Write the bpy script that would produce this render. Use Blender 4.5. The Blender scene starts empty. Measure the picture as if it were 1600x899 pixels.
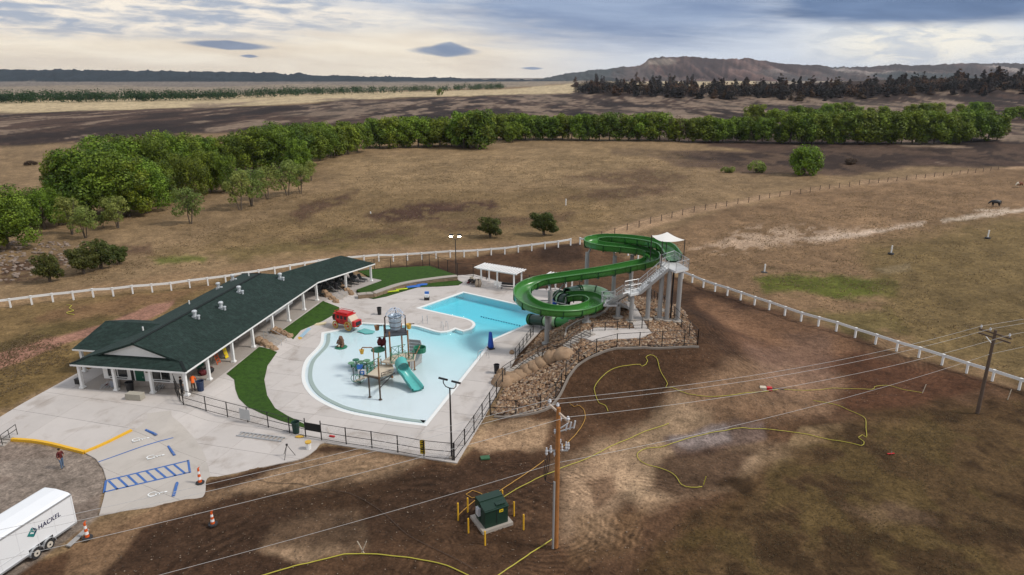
import bpy, bmesh, math, random
import numpy as np
from mathutils import Vector, Matrix
R = math.radians
rng = random.Random(7)
S = bpy.context.scene
COL = S.collection

# ------------------------------------------------------------------ camera, world, sun, exposure
F_PX, CAM_H = 1069.0, 30.0
PITCH = math.atan(331 / F_PX)
cam = bpy.data.cameras.new('camera')
cam.sensor_width = 36.0
cam.lens = F_PX / 1600 * 36.0
cam.clip_start, cam.clip_end = 0.5, 60000
cam_o = bpy.data.objects.new('camera', cam)
COL.objects.link(cam_o)
cam_o.location = (0, 0, CAM_H)
cam_o.rotation_euler = (math.pi / 2 - PITCH, 0, 0)
S.camera = cam_o

SUN_EL, SUN_AZ = R(47), R(100)          # azimuth measured from +Y towards +X
sun = bpy.data.lights.new('sun', 'SUN')
sun.energy = 2.2
sun.angle = R(10)
sun.color = (1.0, 0.95, 0.88)
sun_o = bpy.data.objects.new('sun', sun)
COL.objects.link(sun_o)
sd = Vector((math.sin(SUN_AZ) * math.cos(SUN_EL), math.cos(SUN_AZ) * math.cos(SUN_EL), math.sin(SUN_EL)))
sun_o.rotation_euler = sd.to_track_quat('Z', 'Y').to_euler()
sun_o.location = sd * 200

S.view_settings.view_transform = 'Standard'
S.view_settings.look = 'None'
S.view_settings.exposure = 0.24
S.view_settings.gamma = 1.0


def lin(r, g, b, k=1.0):
    f = lambda c: ((c / 255) / 12.92 if c / 255 <= 0.04045 else ((c / 255 + 0.055) / 1.055) ** 2.4) * k
    return (f(r), f(g), f(b), 1.0)


class NT:
    """small helper for node trees"""
    def __init__(self, tree):
        self.t = tree
        self.n, self.l = tree.nodes, tree.links
        self.n.clear()

    def add(self, typ, **kw):
        nd = self.n.new(typ)
        for k, v in kw.items():
            setattr(nd, k, v)
        return nd

    def put(self, sock, v):
        if isinstance(v, bpy.types.NodeSocket):
            self.l.new(v, sock)
        else:
            sock.default_value = v

    def math(self, op, a, b=0.0, c=0.0, clamp=False):
        nd = self.add('ShaderNodeMath', operation=op, use_clamp=clamp)
        for i, v in enumerate((a, b, c)):
            self.put(nd.inputs[i], v)
        return nd.outputs[0]

    def ramp(self, v, lo, hi):
        """smooth 0..1 step"""
        nd = self.add('ShaderNodeMapRange', interpolation_type='SMOOTHSTEP')
        self.put(nd.inputs[0], v)
        nd.inputs[1].default_value, nd.inputs[2].default_value = lo, hi
        nd.inputs[3].default_value, nd.inputs[4].default_value = 0, 1
        return nd.outputs[0]

    def mix(self, f, a, b, blend='MIX'):
        nd = self.add('ShaderNodeMix', data_type='RGBA', blend_type=blend)
        self.put(nd.inputs[0], f)
        self.put(nd.inputs[6], a)
        self.put(nd.inputs[7], b)
        return nd.outputs[2]

    def noise(self, vec, scale, detail=4.0, rough=0.55, dist=0.0):
        nd = self.add('ShaderNodeTexNoise')
        if vec is not None:
            self.put(nd.inputs['Vector'], vec)
        nd.inputs['Scale'].default_value = scale
        nd.inputs['Detail'].default_value = detail
        nd.inputs['Roughness'].default_value = rough
        nd.inputs['Distortion'].default_value = dist
        return nd.outputs['Fac']

    def xyz(self, x, y, z):
        nd = self.add('ShaderNodeCombineXYZ')
        for i, v in enumerate((x, y, z)):
            self.put(nd.inputs[i], v)
        return nd.outputs[0]


def pix_dir(u, v):
    x, y = (u - 800) / F_PX, -(v - 449.5) / F_PX
    d = Vector((x, math.cos(PITCH) + y * math.sin(PITCH), -math.sin(PITCH) + y * math.cos(PITCH)))
    return d.normalized()


def az_el(u, v):
    d = pix_dir(u, v)
    return math.atan2(d.x, d.y), math.asin(d.z)


world = bpy.data.worlds.new('World')
S.world = world
world.use_nodes = True
W = NT(world.node_tree)
tc = W.add('ShaderNodeTexCoord')
sep = W.add('ShaderNodeSeparateXYZ')
W.l.new(tc.outputs['Generated'], sep.inputs[0])
AZ = W.math('ARCTAN2', sep.outputs[0], sep.outputs[1])
EL = W.math('ARCSINE', sep.outputs[2])
# cloud layer projected on a plane overhead: streaks flatten towards the horizon as real cloud decks do
den = W.math('ADD', W.math('MAXIMUM', sep.outputs[2], 0.0), 0.06)
plane = W.xyz(W.math('DIVIDE', sep.outputs[0], den), W.math('DIVIDE', sep.outputs[1], den), 0.0)
n_deck = W.noise(plane, 0.55, 6, 0.6, 0.6)
n_big = W.noise(plane, 0.16, 4, 0.5, 0.3)
wisp = W.noise(W.xyz(W.math('ADD', W.math('MULTIPLY', AZ, 4.0), W.math('MULTIPLY', EL, 9.0)), W.math('MULTIPLY', EL, 24.0), 1.3), 1.4, 7, 0.6, 0.25)
puff = W.noise(W.xyz(W.math('MULTIPLY', AZ, 12.0), W.math('MULTIPLY', EL, 42.0), 5.1), 1.7, 8, 0.6, 0.5)

sky = W.add('ShaderNodeTexSky', sky_type='NISHITA')
sky.sun_disc = False
sky.sun_elevation = SUN_EL
sky.sun_rotation = SUN_AZ
sky.air_density, sky.dust_density = 1.0, 2.0

SK = 8.9   # the Background runs at 0.1
cream, white = lin(238, 226, 208, SK), lin(236, 234, 232, SK)
bluegrey, slate = lin(165, 184, 212, SK), lin(112, 138, 176, SK)
palegrey = lin(208, 215, 225, SK)


def blob(u, v, hu, hv, soft_lo=1.0, soft_hi=0.25, wob=0.6, tilt=0.0, src=None, lens=False):
    """soft elliptical cloud bank in azimuth and elevation with a ragged rim"""
    a, e = az_el(u, v)
    a2, _ = az_el(u + hu, v)
    _, e2 = az_el(u, v - hv)
    da = W.math('DIVIDE', W.math('SUBTRACT', AZ, a), a2 - a)
    de = W.math('DIVIDE', W.math('SUBTRACT', W.math('SUBTRACT', EL, e), W.math('MULTIPLY', W.math('SUBTRACT', AZ, a), tilt)), e2 - e)
    if lens:
        r = W.math('ADD', W.math('ABSOLUTE', da), W.math('MULTIPLY', de, de))
    else:
        r = W.math('SQRT', W.math('ADD', W.math('MULTIPLY', da, da), W.math('MULTIPLY', de, de)))
    r = W.math('ADD', r, W.math('MULTIPLY', W.math('SUBTRACT', src or wisp, 0.5), wob))
    return W.ramp(r, soft_lo, soft_hi)


# broken high overcast everywhere
mid = W.mix(W.ramp(n_deck, 0.36, 0.62), bluegrey, white)
mid = W.mix(W.ramp(n_big, 0.42, 0.7), mid, palegrey)
# low band near the horizon: warm and bright to the west (left), paler to the right
low = W.mix(W.ramp(AZ, -0.1, 0.25), W.mix(W.ramp(wisp, 0.3, 0.7), lin(232, 216, 194, SK), lin(255, 243, 222, SK)), lin(214, 222, 234, SK))
col = W.mix(W.ramp(EL, 0.11, 0.03), mid, low)
# in view: broken white cloud at the left, blue-grey sheet in the middle, dark bank over the right
diag = W.noise(W.xyz(W.math('ADD', W.math('MULTIPLY', AZ, 7.0), W.math('MULTIPLY', EL, 30.0)), W.math('MULTIPLY', EL, 60.0), 2.2), 1.5, 9, 0.62, 0.25)
left_puffs = W.mix(W.ramp(W.math('ADD', W.math('MULTIPLY', diag, 0.5), W.math('MULTIPLY', puff, 0.5)), 0.40, 0.60), lin(166, 176, 194, SK), lin(255, 243, 226, SK))
col = W.mix(W.math('MULTIPLY', blob(150, 8, 520, 58, 1.2, 0.45, 0.6, src=diag), 0.95), col, left_puffs)
col = W.mix(W.math('MULTIPLY', blob(980, 0, 400, 96, 1.15, 0.4, 0.7, src=diag), 0.95), col, W.mix(W.ramp(wisp, 0.25, 0.75), lin(112, 134, 172, SK), lin(154, 172, 202, SK)))
col = W.mix(W.math('MULTIPLY', blob(1440, 68, 250, 50, 1.2, 0.35, 1.2, src=puff), 0.92), col, W.mix(W.ramp(puff, 0.35, 0.6), lin(204, 209, 216, SK), lin(255, 248, 232, SK)))
col = W.mix(W.math('MULTIPLY', blob(1450, -12, 350, 62, 1.0, 0.68, 0.5), 0.97), col, W.mix(W.ramp(wisp, 0.3, 0.7), lin(72, 100, 142, SK), lin(104, 130, 170, SK)))
# two lenticular clouds low over the plain and a few scraps
len_col = W.mix(W.ramp(wisp, 0.3, 0.7), lin(112, 130, 160, SK), lin(140, 156, 182, SK))
for (u, v, hu, hv, tl) in ((357, 71, 84, 8.5, -0.045), (697, 80, 66, 11, -0.02), (704, 76, 34, 12, -0.06), (390, 88, 18, 3.2, -0.03), (832, 107, 22, 2.6, -0.02)):
    col = W.mix(W.math('MULTIPLY', blob(u, v, hu, hv, 1.0, 0.45, 0.55, tl, src=puff, lens=True), 0.92), col, len_col)
# higher up the deck is thicker lit from above
up = W.ramp(EL, 0.12, 1.2)
col = W.mix(1.0, col, W.mix(up, (1, 1, 1, 1), (1.0, 0.98, 0.95, 1)), 'MULTIPLY')
skymix = W.mix(0.93, sky.outputs[0], col)
bg = W.add('ShaderNodeBackground')
W.l.new(skymix, bg.inputs[0])
bg.inputs[1].default_value = 0.1
wo = W.add('ShaderNodeOutputWorld')
W.l.new(bg.outputs[0], wo.inputs[0])

# ------------------------------------------------------------------ helpers
OFF = {}


def tag(o, label=None, cat=None, group=None, kind=None):
    if label: o['label'] = label
    if cat: o['category'] = cat
    if group: o['group'] = group
    if kind: o['kind'] = kind
    return o


def thing(name, label, cat, loc=(0, 0, 0), rz=0.0, group=None):
    o = bpy.data.objects.new(name, None)
    o.empty_display_size = 0.3
    COL.objects.link(o)
    o.location = loc
    o.rotation_euler = (0, 0, rz)
    OFF[o.name] = Vector(loc)
    return tag(o, label, cat, group)


def link_mesh(name, me, parent=None, label=None):
    o = bpy.data.objects.new(name, me)
    COL.objects.link(o)
    if parent is not None:
        o.parent = parent
        OFF[o.name] = OFF.get(parent.name, Vector())
    if label: o['label'] = label
    return o


def copy_tree(o, parent=None):
    c = o.copy()
    COL.objects.link(c)
    c.parent = parent
    for ch in o.children:
        copy_tree(ch, c)
    return c


class MB:
    """collects shapes for ONE mesh object"""
    def __init__(self):
        self.v, self.f, self.m, self.s = [], [], [], []
        self.mi, self.sm = 0, False

    def quad(self, *pts):
        b = len(self.v)
        self.v += [tuple(p) for p in pts]
        self.f.append(tuple(range(b, b + len(pts))))
        self.m.append(self.mi); self.s.append(self.sm)
        return self

    def faces(self, vs, fs):
        b = len(self.v)
        self.v += [tuple(p) for p in vs]
        for f in fs:
            self.f.append(tuple(i + b for i in f))
            self.m.append(self.mi); self.s.append(self.sm)
        return self

    def box(self, c, s, rz=0.0, mat=None):
        hx, hy, hz = s[0] / 2, s[1] / 2, s[2] / 2
        vs = [Vector((x, y, z)) for z in (-hz, hz) for x, y in ((-hx, -hy), (hx, -hy), (hx, hy), (-hx, hy))]
        M = mat if mat is not None else Matrix.Rotation(rz, 3, 'Z')
        vs = [M @ p + Vector(c) for p in vs]
        return self.faces(vs, [(3, 2, 1, 0), (4, 5, 6, 7), (0, 1, 5, 4), (1, 2, 6, 5), (2, 3, 7, 6), (3, 0, 4, 7)])

    def bar(self, a, b, w, h, up=(0, 0, 1)):
        """rectangular bar from a to b, w sideways, h along up"""
        a, b = Vector(a), Vector(b)
        d = (b - a).normalized()
        s = d.cross(Vector(up))
        if s.length < 1e-5: s = Vector((1, 0, 0))
        s.normalize()
        n = s.cross(d)
        vs = []
        for p in (a, b):
            for x, y in ((-1, -1), (1, -1), (1, 1), (-1, 1)):
                vs.append(p + s * (w / 2 * x) + n * (h / 2 * y))
        return self.faces(vs, [(0, 1, 2, 3), (7, 6, 5, 4), (0, 4, 5, 1), (1, 5, 6, 2), (2, 6, 7, 3), (3, 7, 4, 0)])

    def tube(self, pts, r, n=6, cap=True, closed=False):
        pts = [Vector(p) for p in pts]
        rs = r if isinstance(r, (list, tuple)) else [r] * len(pts)
        vs, fs, prev = [], [], None
        N = len(pts)
        for i, p in enumerate(pts):
            if closed: d = pts[(i + 1) % N] - pts[i - 1]
            else: d = pts[min(i + 1, N - 1)] - pts[max(i - 1, 0)]
            d = d.normalized() if d.length > 1e-9 else Vector((0, 0, 1))
            if prev is None:
                s = d.cross(Vector((0, 0, 1)))
                if s.length < 1e-3: s = Vector((1, 0, 0))
            else:
                s = prev - d * prev.dot(d)
            s.normalize(); prev = s
            t = d.cross(s)
            for k in range(n):
                a = 2 * math.pi * k / n
                vs.append(p + (s * math.cos(a) + t * math.sin(a)) * rs[i])
        for i in range(N if closed else N - 1):
            j = (i + 1) % N
            for k in range(n):
                fs.append((i * n + k, i * n + (k + 1) % n, j * n + (k + 1) % n, j * n + k))
        if cap and not closed:
            fs.append(tuple(range(n - 1, -1, -1)))
            fs.append(tuple((N - 1) * n + k for k in range(n)))
        return self.faces(vs, fs)

    def lathe(self, prof, c=(0, 0, 0), n=12, cap=True):
        vs, fs = [], []
        for r, z in prof:
            for k in range(n):
                a = 2 * math.pi * k / n
                vs.append((c[0] + r * math.cos(a), c[1] + r * math.sin(a), c[2] + z))
        for i in range(len(prof) - 1):
            for k in range(n):
                fs.append((i * n + k, i * n + (k + 1) % n, (i + 1) * n + (k + 1) % n, (i + 1) * n + k))
        if cap:
            fs.append(tuple(range(n - 1, -1, -1)))
            fs.append(tuple((len(prof) - 1) * n + k for k in range(n)))
        return self.faces(vs, fs)

    def prism(self, poly, z0, z1):
        """upright prism on a plan outline given anticlockwise"""
        n = len(poly)
        vs = [(p[0], p[1], z0) for p in poly] + [(p[0], p[1], z1) for p in poly]
        fs = [tuple(range(n - 1, -1, -1)), tuple(range(n, 2 * n))]
        fs += [(i, (i + 1) % n, n + (i + 1) % n, n + i) for i in range(n)]
        return self.faces(vs, fs)

    def blob(self, c, s, n=8, m=5, seed=0, rough=0.12):
        r = random.Random(seed)
        vs, fs = [], []
        for i in range(m + 1):
            th = math.pi * i / m
            for k in range(n):
                a = 2 * math.pi * k / n
                q = 1 + rough * (r.random() * 2 - 1)
                vs.append((c[0] + s[0] * math.sin(th) * math.cos(a) * q, c[1] + s[1] * math.sin(th) * math.sin(a) * q, c[2] + s[2] * math.cos(th) * q))
        for i in range(m):
            for k in range(n):
                fs.append((i * n + k, (i + 1) * n + k, (i + 1) * n + (k + 1) % n, i * n + (k + 1) % n))
        return self.faces(vs, fs)

    def mesh(self, name, mats, off=Vector()):
        me = bpy.data.meshes.new(name)
        ox, oy, oz = off
        me.from_pydata([(p[0] - ox, p[1] - oy, p[2] - oz) for p in self.v], [], self.f)
        for m in (mats if isinstance(mats, (list, tuple)) else [mats]):
            me.materials.append(m)
        me.polygons.foreach_set('material_index', self.m)
        me.polygons.foreach_set('use_smooth', self.s)
        me.update()
        return me

    def build(self, name, mats, parent=None, label=None):
        off = OFF.get(parent.name, Vector()) if parent is not None else Vector()
        return link_mesh(name, self.mesh(name, mats, off), parent, label)


def smooth_path(pts, step, closed=False):
    """Catmull-Rom through pts, resampled about every step metres"""
    P = [Vector(p) if len(p) == 3 else Vector((p[0], p[1], 0)) for p in pts]
    out = []
    n = len(P)
    for i in range(n if closed else n - 1):
        p0 = P[i - 1] if (i > 0 or closed) else P[0] * 2 - P[1]
        p1, p2 = P[i], P[(i + 1) % n]
        p3 = P[(i + 2) % n] if (i + 2 < n or closed) else p2 * 2 - p1
        k = max(1, int((p2 - p1).length / step))
        for j in range(k):
            t = j / k
            out.append(0.5 * ((2 * p1) + (p2 - p0) * t + (2 * p0 - 5 * p1 + 4 * p2 - p3) * t * t + (3 * p1 - p0 - 3 * p2 + p3) * t ** 3))
    if not closed: out.append(P[-1])
    return out


def resample(pts, step):
    P = [Vector(p) for p in pts]
    out, acc = [P[0]], 0.0
    for a, b in zip(P, P[1:]):
        L = (b - a).length
        d = step - acc
        while d <= L:
            out.append(a.lerp(b, d / L)); d += step
        acc = L - (d - step)
    return out


# ------------------------------------------------------------------ terrain height
def _h(ix, iy, seed):
    n = (ix * 374761393 + iy * 668265263 + seed * 974634777) & 0xFFFFFFFF
    n = ((n ^ (n >> 13)) * 1274126177) & 0xFFFFFFFF
    return ((n ^ (n >> 16)) & 0xFFFFFF) / float(0xFFFFFF)


def vnoise(x, y, seed=0):
    x, y = np.asarray(x, dtype=np.float64), np.asarray(y, dtype=np.float64)
    ix, iy = np.floor(x).astype(np.int64), np.floor(y).astype(np.int64)
    fx, fy = x - ix, y - iy
    fx, fy = fx * fx * (3 - 2 * fx), fy * fy * (3 - 2 * fy)
    a, b = _h(ix, iy, seed), _h(ix + 1, iy, seed)
    c, d = _h(ix, iy + 1, seed), _h(ix + 1, iy + 1, seed)
    return (a * (1 - fx) + b * fx) * (1 - fy) + (c * (1 - fx) + d * fx) * fy


def fbm(x, y, seed=0, octv=4, gain=0.5):
    s, a, t = 0.0, 1.0, 0.0
    for o in range(octv):
        s = s + a * vnoise(np.asarray(x) * 2 ** o, np.asarray(y) * 2 ** o, seed + o * 17)
        t += a; a *= gain
    return s / t


def sstep(x, lo, hi):
    t = np.clip((np.asarray(x, dtype=np.float64) - lo) / (hi - lo), 0, 1)
    return t * t * (3 - 2 * t)


def poly_dist(x, y, poly):
    """signed distance to a polygon outline: negative inside"""
    x, y = np.asarray(x, dtype=np.float64), np.asarray(y, dtype=np.float64)
    d = np.full(x.shape, 1e18)
    ins = np.zeros(x.shape, bool)
    n = len(poly)
    for i in range(n):
        ax, ay = poly[i]; bx, by = poly[(i + 1) % n]
        ex, ey = bx - ax, by - ay
        L = ex * ex + ey * ey + 1e-12
        t = np.clip(((x - ax) * ex + (y - ay) * ey) / L, 0, 1)
        d = np.minimum(d, (x - ax - t * ex) ** 2 + (y - ay - t * ey) ** 2)
        if ay != by:
            c = ((ay > y) != (by > y)) & (x < ex * (y - ay) / (by - ay) + ax)
            ins ^= c
    d = np.sqrt(d)
    return np.where(ins, -d, d)


def flat(u, v, z=0.0):
    d = pix_dir(u, v)
    t = (z - CAM_H) / d.z
    return (d.x * t, d.y * t)


EAVE = 3.3                                # eave height: the porch floor stands 0.6 m over the pool deck
FR = Vector((*flat(290, 582, EAVE), 0))   # front corner of the eaves by the pool
KINK = Vector((*flat(497, 441, EAVE), 0))
PEND = Vector((*flat(586, 412, EAVE), 0))
BU = (KINK - FR).normalized()             # along the building
BV = Vector((-BU.y, BU.x, 0))             # across it, away from the pool
BLEN = (KINK - FR).length
BW = 12.2


def bl(s, t, z=0.0):
    return FR + BU * s + BV * t + Vector((0, 0, z))


DECK_E = [flat(*p) for p in ((714, 724), (757, 652), (790, 590), (808, 556), (846, 517), (884, 499), (910, 480), (908, 462), (870, 450), (830, 452), (795, 443), (740, 428), (700, 425), (640, 420), (540, 470), (470, 560), (470, 690), (560, 712))]
MOUND = [(8.6, 67.3), (18.6, 67.6), (19.0, 73.5), (17.5, 78), (12.5, 79), (9.6, 75)]


def tz(x, y, fine=True):
    x, y = np.asarray(x, dtype=np.float64), np.asarray(y, dtype=np.float64)
    s = (x - FR.x) * BU.x + (y - FR.y) * BU.y
    t = (x - FR.x) * BV.x + (y - FR.y) * BV.y
    # porch terrace 0.6 m above the pool, falling to the car park in front and to the open land beyond
    z = 0.6 * sstep(t, -4.2, -0.4) * sstep(s, -12.5, -3) * sstep(t, 60, 22) * sstep(s, 75, 36)
    up = 0.5 * sstep(s, 36.5, 39) * sstep(t, -16, -12.5) * sstep(s, 60, 50) * sstep(t, 6, -2)
    z = np.maximum(z, up * 0)
    # mound that carries the slide tower
    d = np.maximum(poly_dist(x, y, MOUND), 0)
    dd = np.maximum(poly_dist(x, y, DECK_E), 0)
    m = np.minimum(dd / (dd + d + 1e-6), 1 - d / 12.5)
    z = z + 3.2 * sstep(m, 0.0, 0.97)
    # low spoil heap and swells in the bare yard
    z = z + 1.0 * np.exp(-(((x - 19) / 5.5) ** 2 + ((y - 58) / 4.0) ** 2))
    z = z + 0.9 * np.exp(-(((x - 12) / 10) ** 2 + ((y - 119) / 5) ** 2)) * sstep(dd, 1, 8)
    # timbered ridge and the rising land behind it
    rx = sstep(x, 20, 170) * (11 + 15 * sstep(x, 200, 620))
    z = z + rx * np.exp(-((y - 1000 - 0.05 * x) / 150) ** 2)
    far = sstep(np.hypot(x, y), 130, 400)
    z = z + far * (fbm(x / 130, y / 130, 3, 3) - 0.5) * 2.0
    if fine:
        yard = sstep(dd, 0.5, 5) * sstep(t, -4.5, -5.5) + sstep(t, 14, 18) + sstep(s, -16, -20)
        yard = np.clip(yard, 0, 1)
        z = z + yard * ((fbm(x / 5.5, y / 5.5, 11, 4) - 0.5) * 0.55 + (fbm(x / 1.1, y / 1.1, 5, 3) - 0.5) * 0.16)
    return z


def tz1(x, y, fine=True):
    return float(tz(np.array([x]), np.array([y]), fine)[0])


def gps(uv, fine=False):
    """ground points seen at the given places of the survey picture (ray march on the terrain)"""
    D = np.array([tuple(pix_dir(u, v)) for u, v in uv])
    lo = (CAM_H - 6.0) / np.maximum(-D[:, 2], 1e-4)
    lo = np.where(lo > 700, lo * 0.2, lo)
    hi = (CAM_H + 0.6) / np.maximum(-D[:, 2], 1e-4)
    for n_ in (49, 33, 33):
        f = np.linspace(0, 1, n_)[None]
        t = lo[:, None] + (hi - lo)[:, None] * f
        below = (CAM_H + D[:, 2:3] * t) < tz(D[:, 0:1] * t, D[:, 1:2] * t, fine)
        below[:, -1] = True; below[:, 0] = False
        k = np.argmax(below, 1); r_ = np.arange(len(k))
        lo, hi = t[r_, k - 1], t[r_, k]
    return [Vector((D[i, 0] * hi[i], D[i, 1] * hi[i], CAM_H + D[i, 2] * hi[i])) for i in range(len(uv))]


def gp(u, v, fine=False):
    return gps([(u, v)], fine)[0]


def hgt(base, v_top):
    """height of an upright thing at base whose top is seen at row v_top"""
    d = pix_dir(800, v_top)
    return CAM_H + base.y * d.z / d.y - base.z


def pz(u, v, z):
    p = flat(u, v, z)
    return Vector((p[0], p[1], z))


def px_of(x, y, z):
    f = y * math.cos(PITCH) - (z - CAM_H) * math.sin(PITCH)
    u = y * math.sin(PITCH) + (z - CAM_H) * math.cos(PITCH)
    return 800 + F_PX * x / f, 449.5 - F_PX * u / f


# ------------------------------------------------------------------ materials
MATS = {}


def mat(name, rgb, rough=0.6, var=0.12, scale=3.0, bump=0.0, bscale=None, metal=0.0, spec=0.35, rand=0.0, space='Object', dirt=None, trans=0.0):
    """procedural principled material: base colour broken up by noise, optional grime colour, relief"""
    if name in MATS: return MATS[name]
    m = bpy.data.materials.new(name)
    m.use_nodes = True
    T = NT(m.node_tree)
    out = T.add('ShaderNodeOutputMaterial')
    b = T.add('ShaderNodeBsdfPrincipled')
    c = T.add('ShaderNodeTexCoord')
    vec = c.outputs[space]
    n1 = T.noise(vec, scale, 5, 0.6)
    k = T.math('MULTIPLY_ADD', n1, 2 * var, 1 - var)
    if rand:
        oi = T.add('ShaderNodeObjectInfo')
        k = T.math('MULTIPLY', k, T.math('MULTIPLY_ADD', oi.outputs['Random'], 2 * rand, 1 - rand))
    colr = T.mix(1.0, tuple(rgb[:3]) + (1,), T.xyz(k, k, k), 'MULTIPLY')
    if dirt:
        n2 = T.noise(vec, scale * 0.37, 6, 0.65, 0.5)
        colr = T.mix(T.math('MULTIPLY', T.ramp(n2, dirt[1], dirt[2]), dirt[3]), colr, tuple(dirt[0][:3]) + (1,))
    T.put(b.inputs['Base Color'], colr)
    T.put(b.inputs['Roughness'], T.math('MULTIPLY_ADD', n1, 0.2, max(0.02, rough - 0.1)))
    b.inputs['Metallic'].default_value = metal
    b.inputs['Specular IOR Level'].default_value = spec
    if bump:
        bp = T.add('ShaderNodeBump')
        bp.inputs['Strength'].default_value = min(1.0, bump)
        bp.inputs['Distance'].default_value = 0.05
        T.put(bp.inputs['Height'], T.noise(vec, bscale or scale * 4, 6, 0.6))
        T.put(b.inputs['Normal'], bp.outputs[0])
    T.l.new(b.outputs[0], out.inputs[0])
    MATS[name] = m
    return m


def leaf_mat(name, dark, light, scale=0.35, rand=0.18, transl=0.45, rough=0.6):
    if name in MATS: return MATS[name]
    m = bpy.data.materials.new(name)
    m.use_nodes = True
    T = NT(m.node_tree)
    out = T.add('ShaderNodeOutputMaterial')
    c = T.add('ShaderNodeTexCoord')
    oi = T.add('ShaderNodeObjectInfo')
    n1 = T.noise(c.outputs['Object'], scale, 3, 0.6)
    n2 = T.noise(c.outputs['Object'], scale * 9, 2, 0.6)
    f = T.math('ADD', T.math('MULTIPLY', n1, 0.6), T.math('MULTIPLY', n2, 0.5))
    colr = T.mix(T.ramp(f, 0.35, 0.75), dark, light)
    k = T.math('MULTIPLY_ADD', oi.outputs['Random'], 2 * rand, 1 - rand)
    r2 = T.math('FRACT', T.math('MULTIPLY', oi.outputs['Random'], 7.31))
    colr = T.mix(1.0, colr, T.xyz(T.math('MULTIPLY', k, T.math('MULTIPLY_ADD', r2, 1.3 * rand, 1 - 0.4 * rand)), k, T.math('MULTIPLY', k, 0.95)), 'MULTIPLY')
    d = T.add('ShaderNodeBsdfPrincipled')
    d.inputs['Roughness'].default_value = rough
    d.inputs['Specular IOR Level'].default_value = 0.25
    t = T.add('ShaderNodeBsdfTranslucent')
    T.put(d.inputs['Base Color'], colr)
    T.put(t.inputs['Color'], colr)
    mx = T.add('ShaderNodeMixShader')
    mx.inputs[0].default_value = transl
    T.l.new(d.outputs[0], mx.inputs[1]); T.l.new(t.outputs[0], mx.inputs[2])
    T.l.new(mx.outputs[0], out.inputs[0])
    MATS[name] = m
    return m


def mesh_wire_mat(name, rgb, cell=0.06, wire=0.2):
    """woven wire: solid strands with clear gaps between, laid out in the panel's own metres"""
    if name in MATS: return MATS[name]
    m = bpy.data.materials.new(name)
    m.use_nodes = True
    T = NT(m.node_tree)
    out = T.add('ShaderNodeOutputMaterial')
    b = T.add('ShaderNodeBsdfPrincipled')
    b.inputs['Base Color'].default_value = tuple(rgb[:3]) + (1,)
    b.inputs['Roughness'].default_value = 0.5
    uv = T.add('ShaderNodeUVMap')
    sp = T.add('ShaderNodeSeparateXYZ')
    T.l.new(uv.outputs[0], sp.inputs[0])
    a = T.math('FRACT', T.math('DIVIDE', T.math('ADD', sp.outputs[0], sp.outputs[1]), cell))
    c = T.math('FRACT', T.math('DIVIDE', T.math('SUBTRACT', sp.outputs[0], sp.outputs[1]), cell))
    w = T.math('MAXIMUM', T.math('LESS_THAN', a, wire / 2), T.math('LESS_THAN', c, wire / 2))
    tr = T.add('ShaderNodeBsdfTransparent')
    mx = T.add('ShaderNodeMixShader')
    T.put(mx.inputs[0], w)
    T.l.new(tr.outputs[0], mx.inputs[1]); T.l.new(b.outputs[0], mx.inputs[2])
    T.l.new(mx.outputs[0], out.inputs[0])
    MATS[name] = m
    return m


M_WHITE = mat('white_paint', (0.78, 0.77, 0.75), 0.45, 0.05, 2.0, dirt=((0.5, 0.45, 0.38), 0.55, 0.8, 0.35))
M_BLACK = mat('black_coating', (0.018, 0.018, 0.02), 0.45, 0.1)
M_DKMETAL = mat('dark_bronze_metal', (0.03, 0.026, 0.024), 0.5, 0.15)
M_GALV = mat('galvanised_steel', (0.50, 0.51, 0.52), 0.42, 0.12, 4.0, metal=0.55)
M_GREYCOL = mat('grey_painted_steel', (0.31, 0.30, 0.29), 0.5, 0.10, 1.5, dirt=((0.25, 0.22, 0.2), 0.55, 0.8, 0.3))
M_CONC = mat('deck_concrete', (0.49, 0.445, 0.41), 0.85, 0.09, 0.9, bump=0.12, bscale=25, rand=0.05, dirt=((0.29, 0.24, 0.20), 0.5, 0.72, 0.65))
M_CONC2 = mat('kerb_concrete', (0.36, 0.315, 0.27), 0.85, 0.10, 1.5, bump=0.15, bscale=25)
M_GRASS = mat('turf', (0.038, 0.084, 0.011), 0.85, 0.35, 5.0, bump=0.8, bscale=28, spec=0.15, dirt=((0.022, 0.05, 0.009), 0.42, 0.66, 0.85))

# ------------------------------------------------------------------ ground sheet
KA = 0.84   # photograph tone -> surface albedo


def alb(r, g, b):
    return np.array(lin(r, g, b)[:3]) * KA


def off_poly(poly, d):
    """outline moved sideways by d (positive = inside for anticlockwise outlines)"""
    P = [Vector((p[0], p[1])) for p in poly]
    n, out = len(P), []
    for i in range(n):
        a, b, c = P[i - 1], P[i], P[(i + 1) % n]
        e1, e2 = (b - a).normalized(), (c - b).normalized()
        n1, n2 = Vector((-e1.y, e1.x)), Vector((-e2.y, e2.x))
        m = n1 + n2
        m = m / max(0.35, m.dot(m) / 2) if m.length > 1e-6 else n1
        q = b + m * d
        out.append((q.x, q.y))
    return out


def _fl(L):
    return [flat(*p) for p in L]


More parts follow.
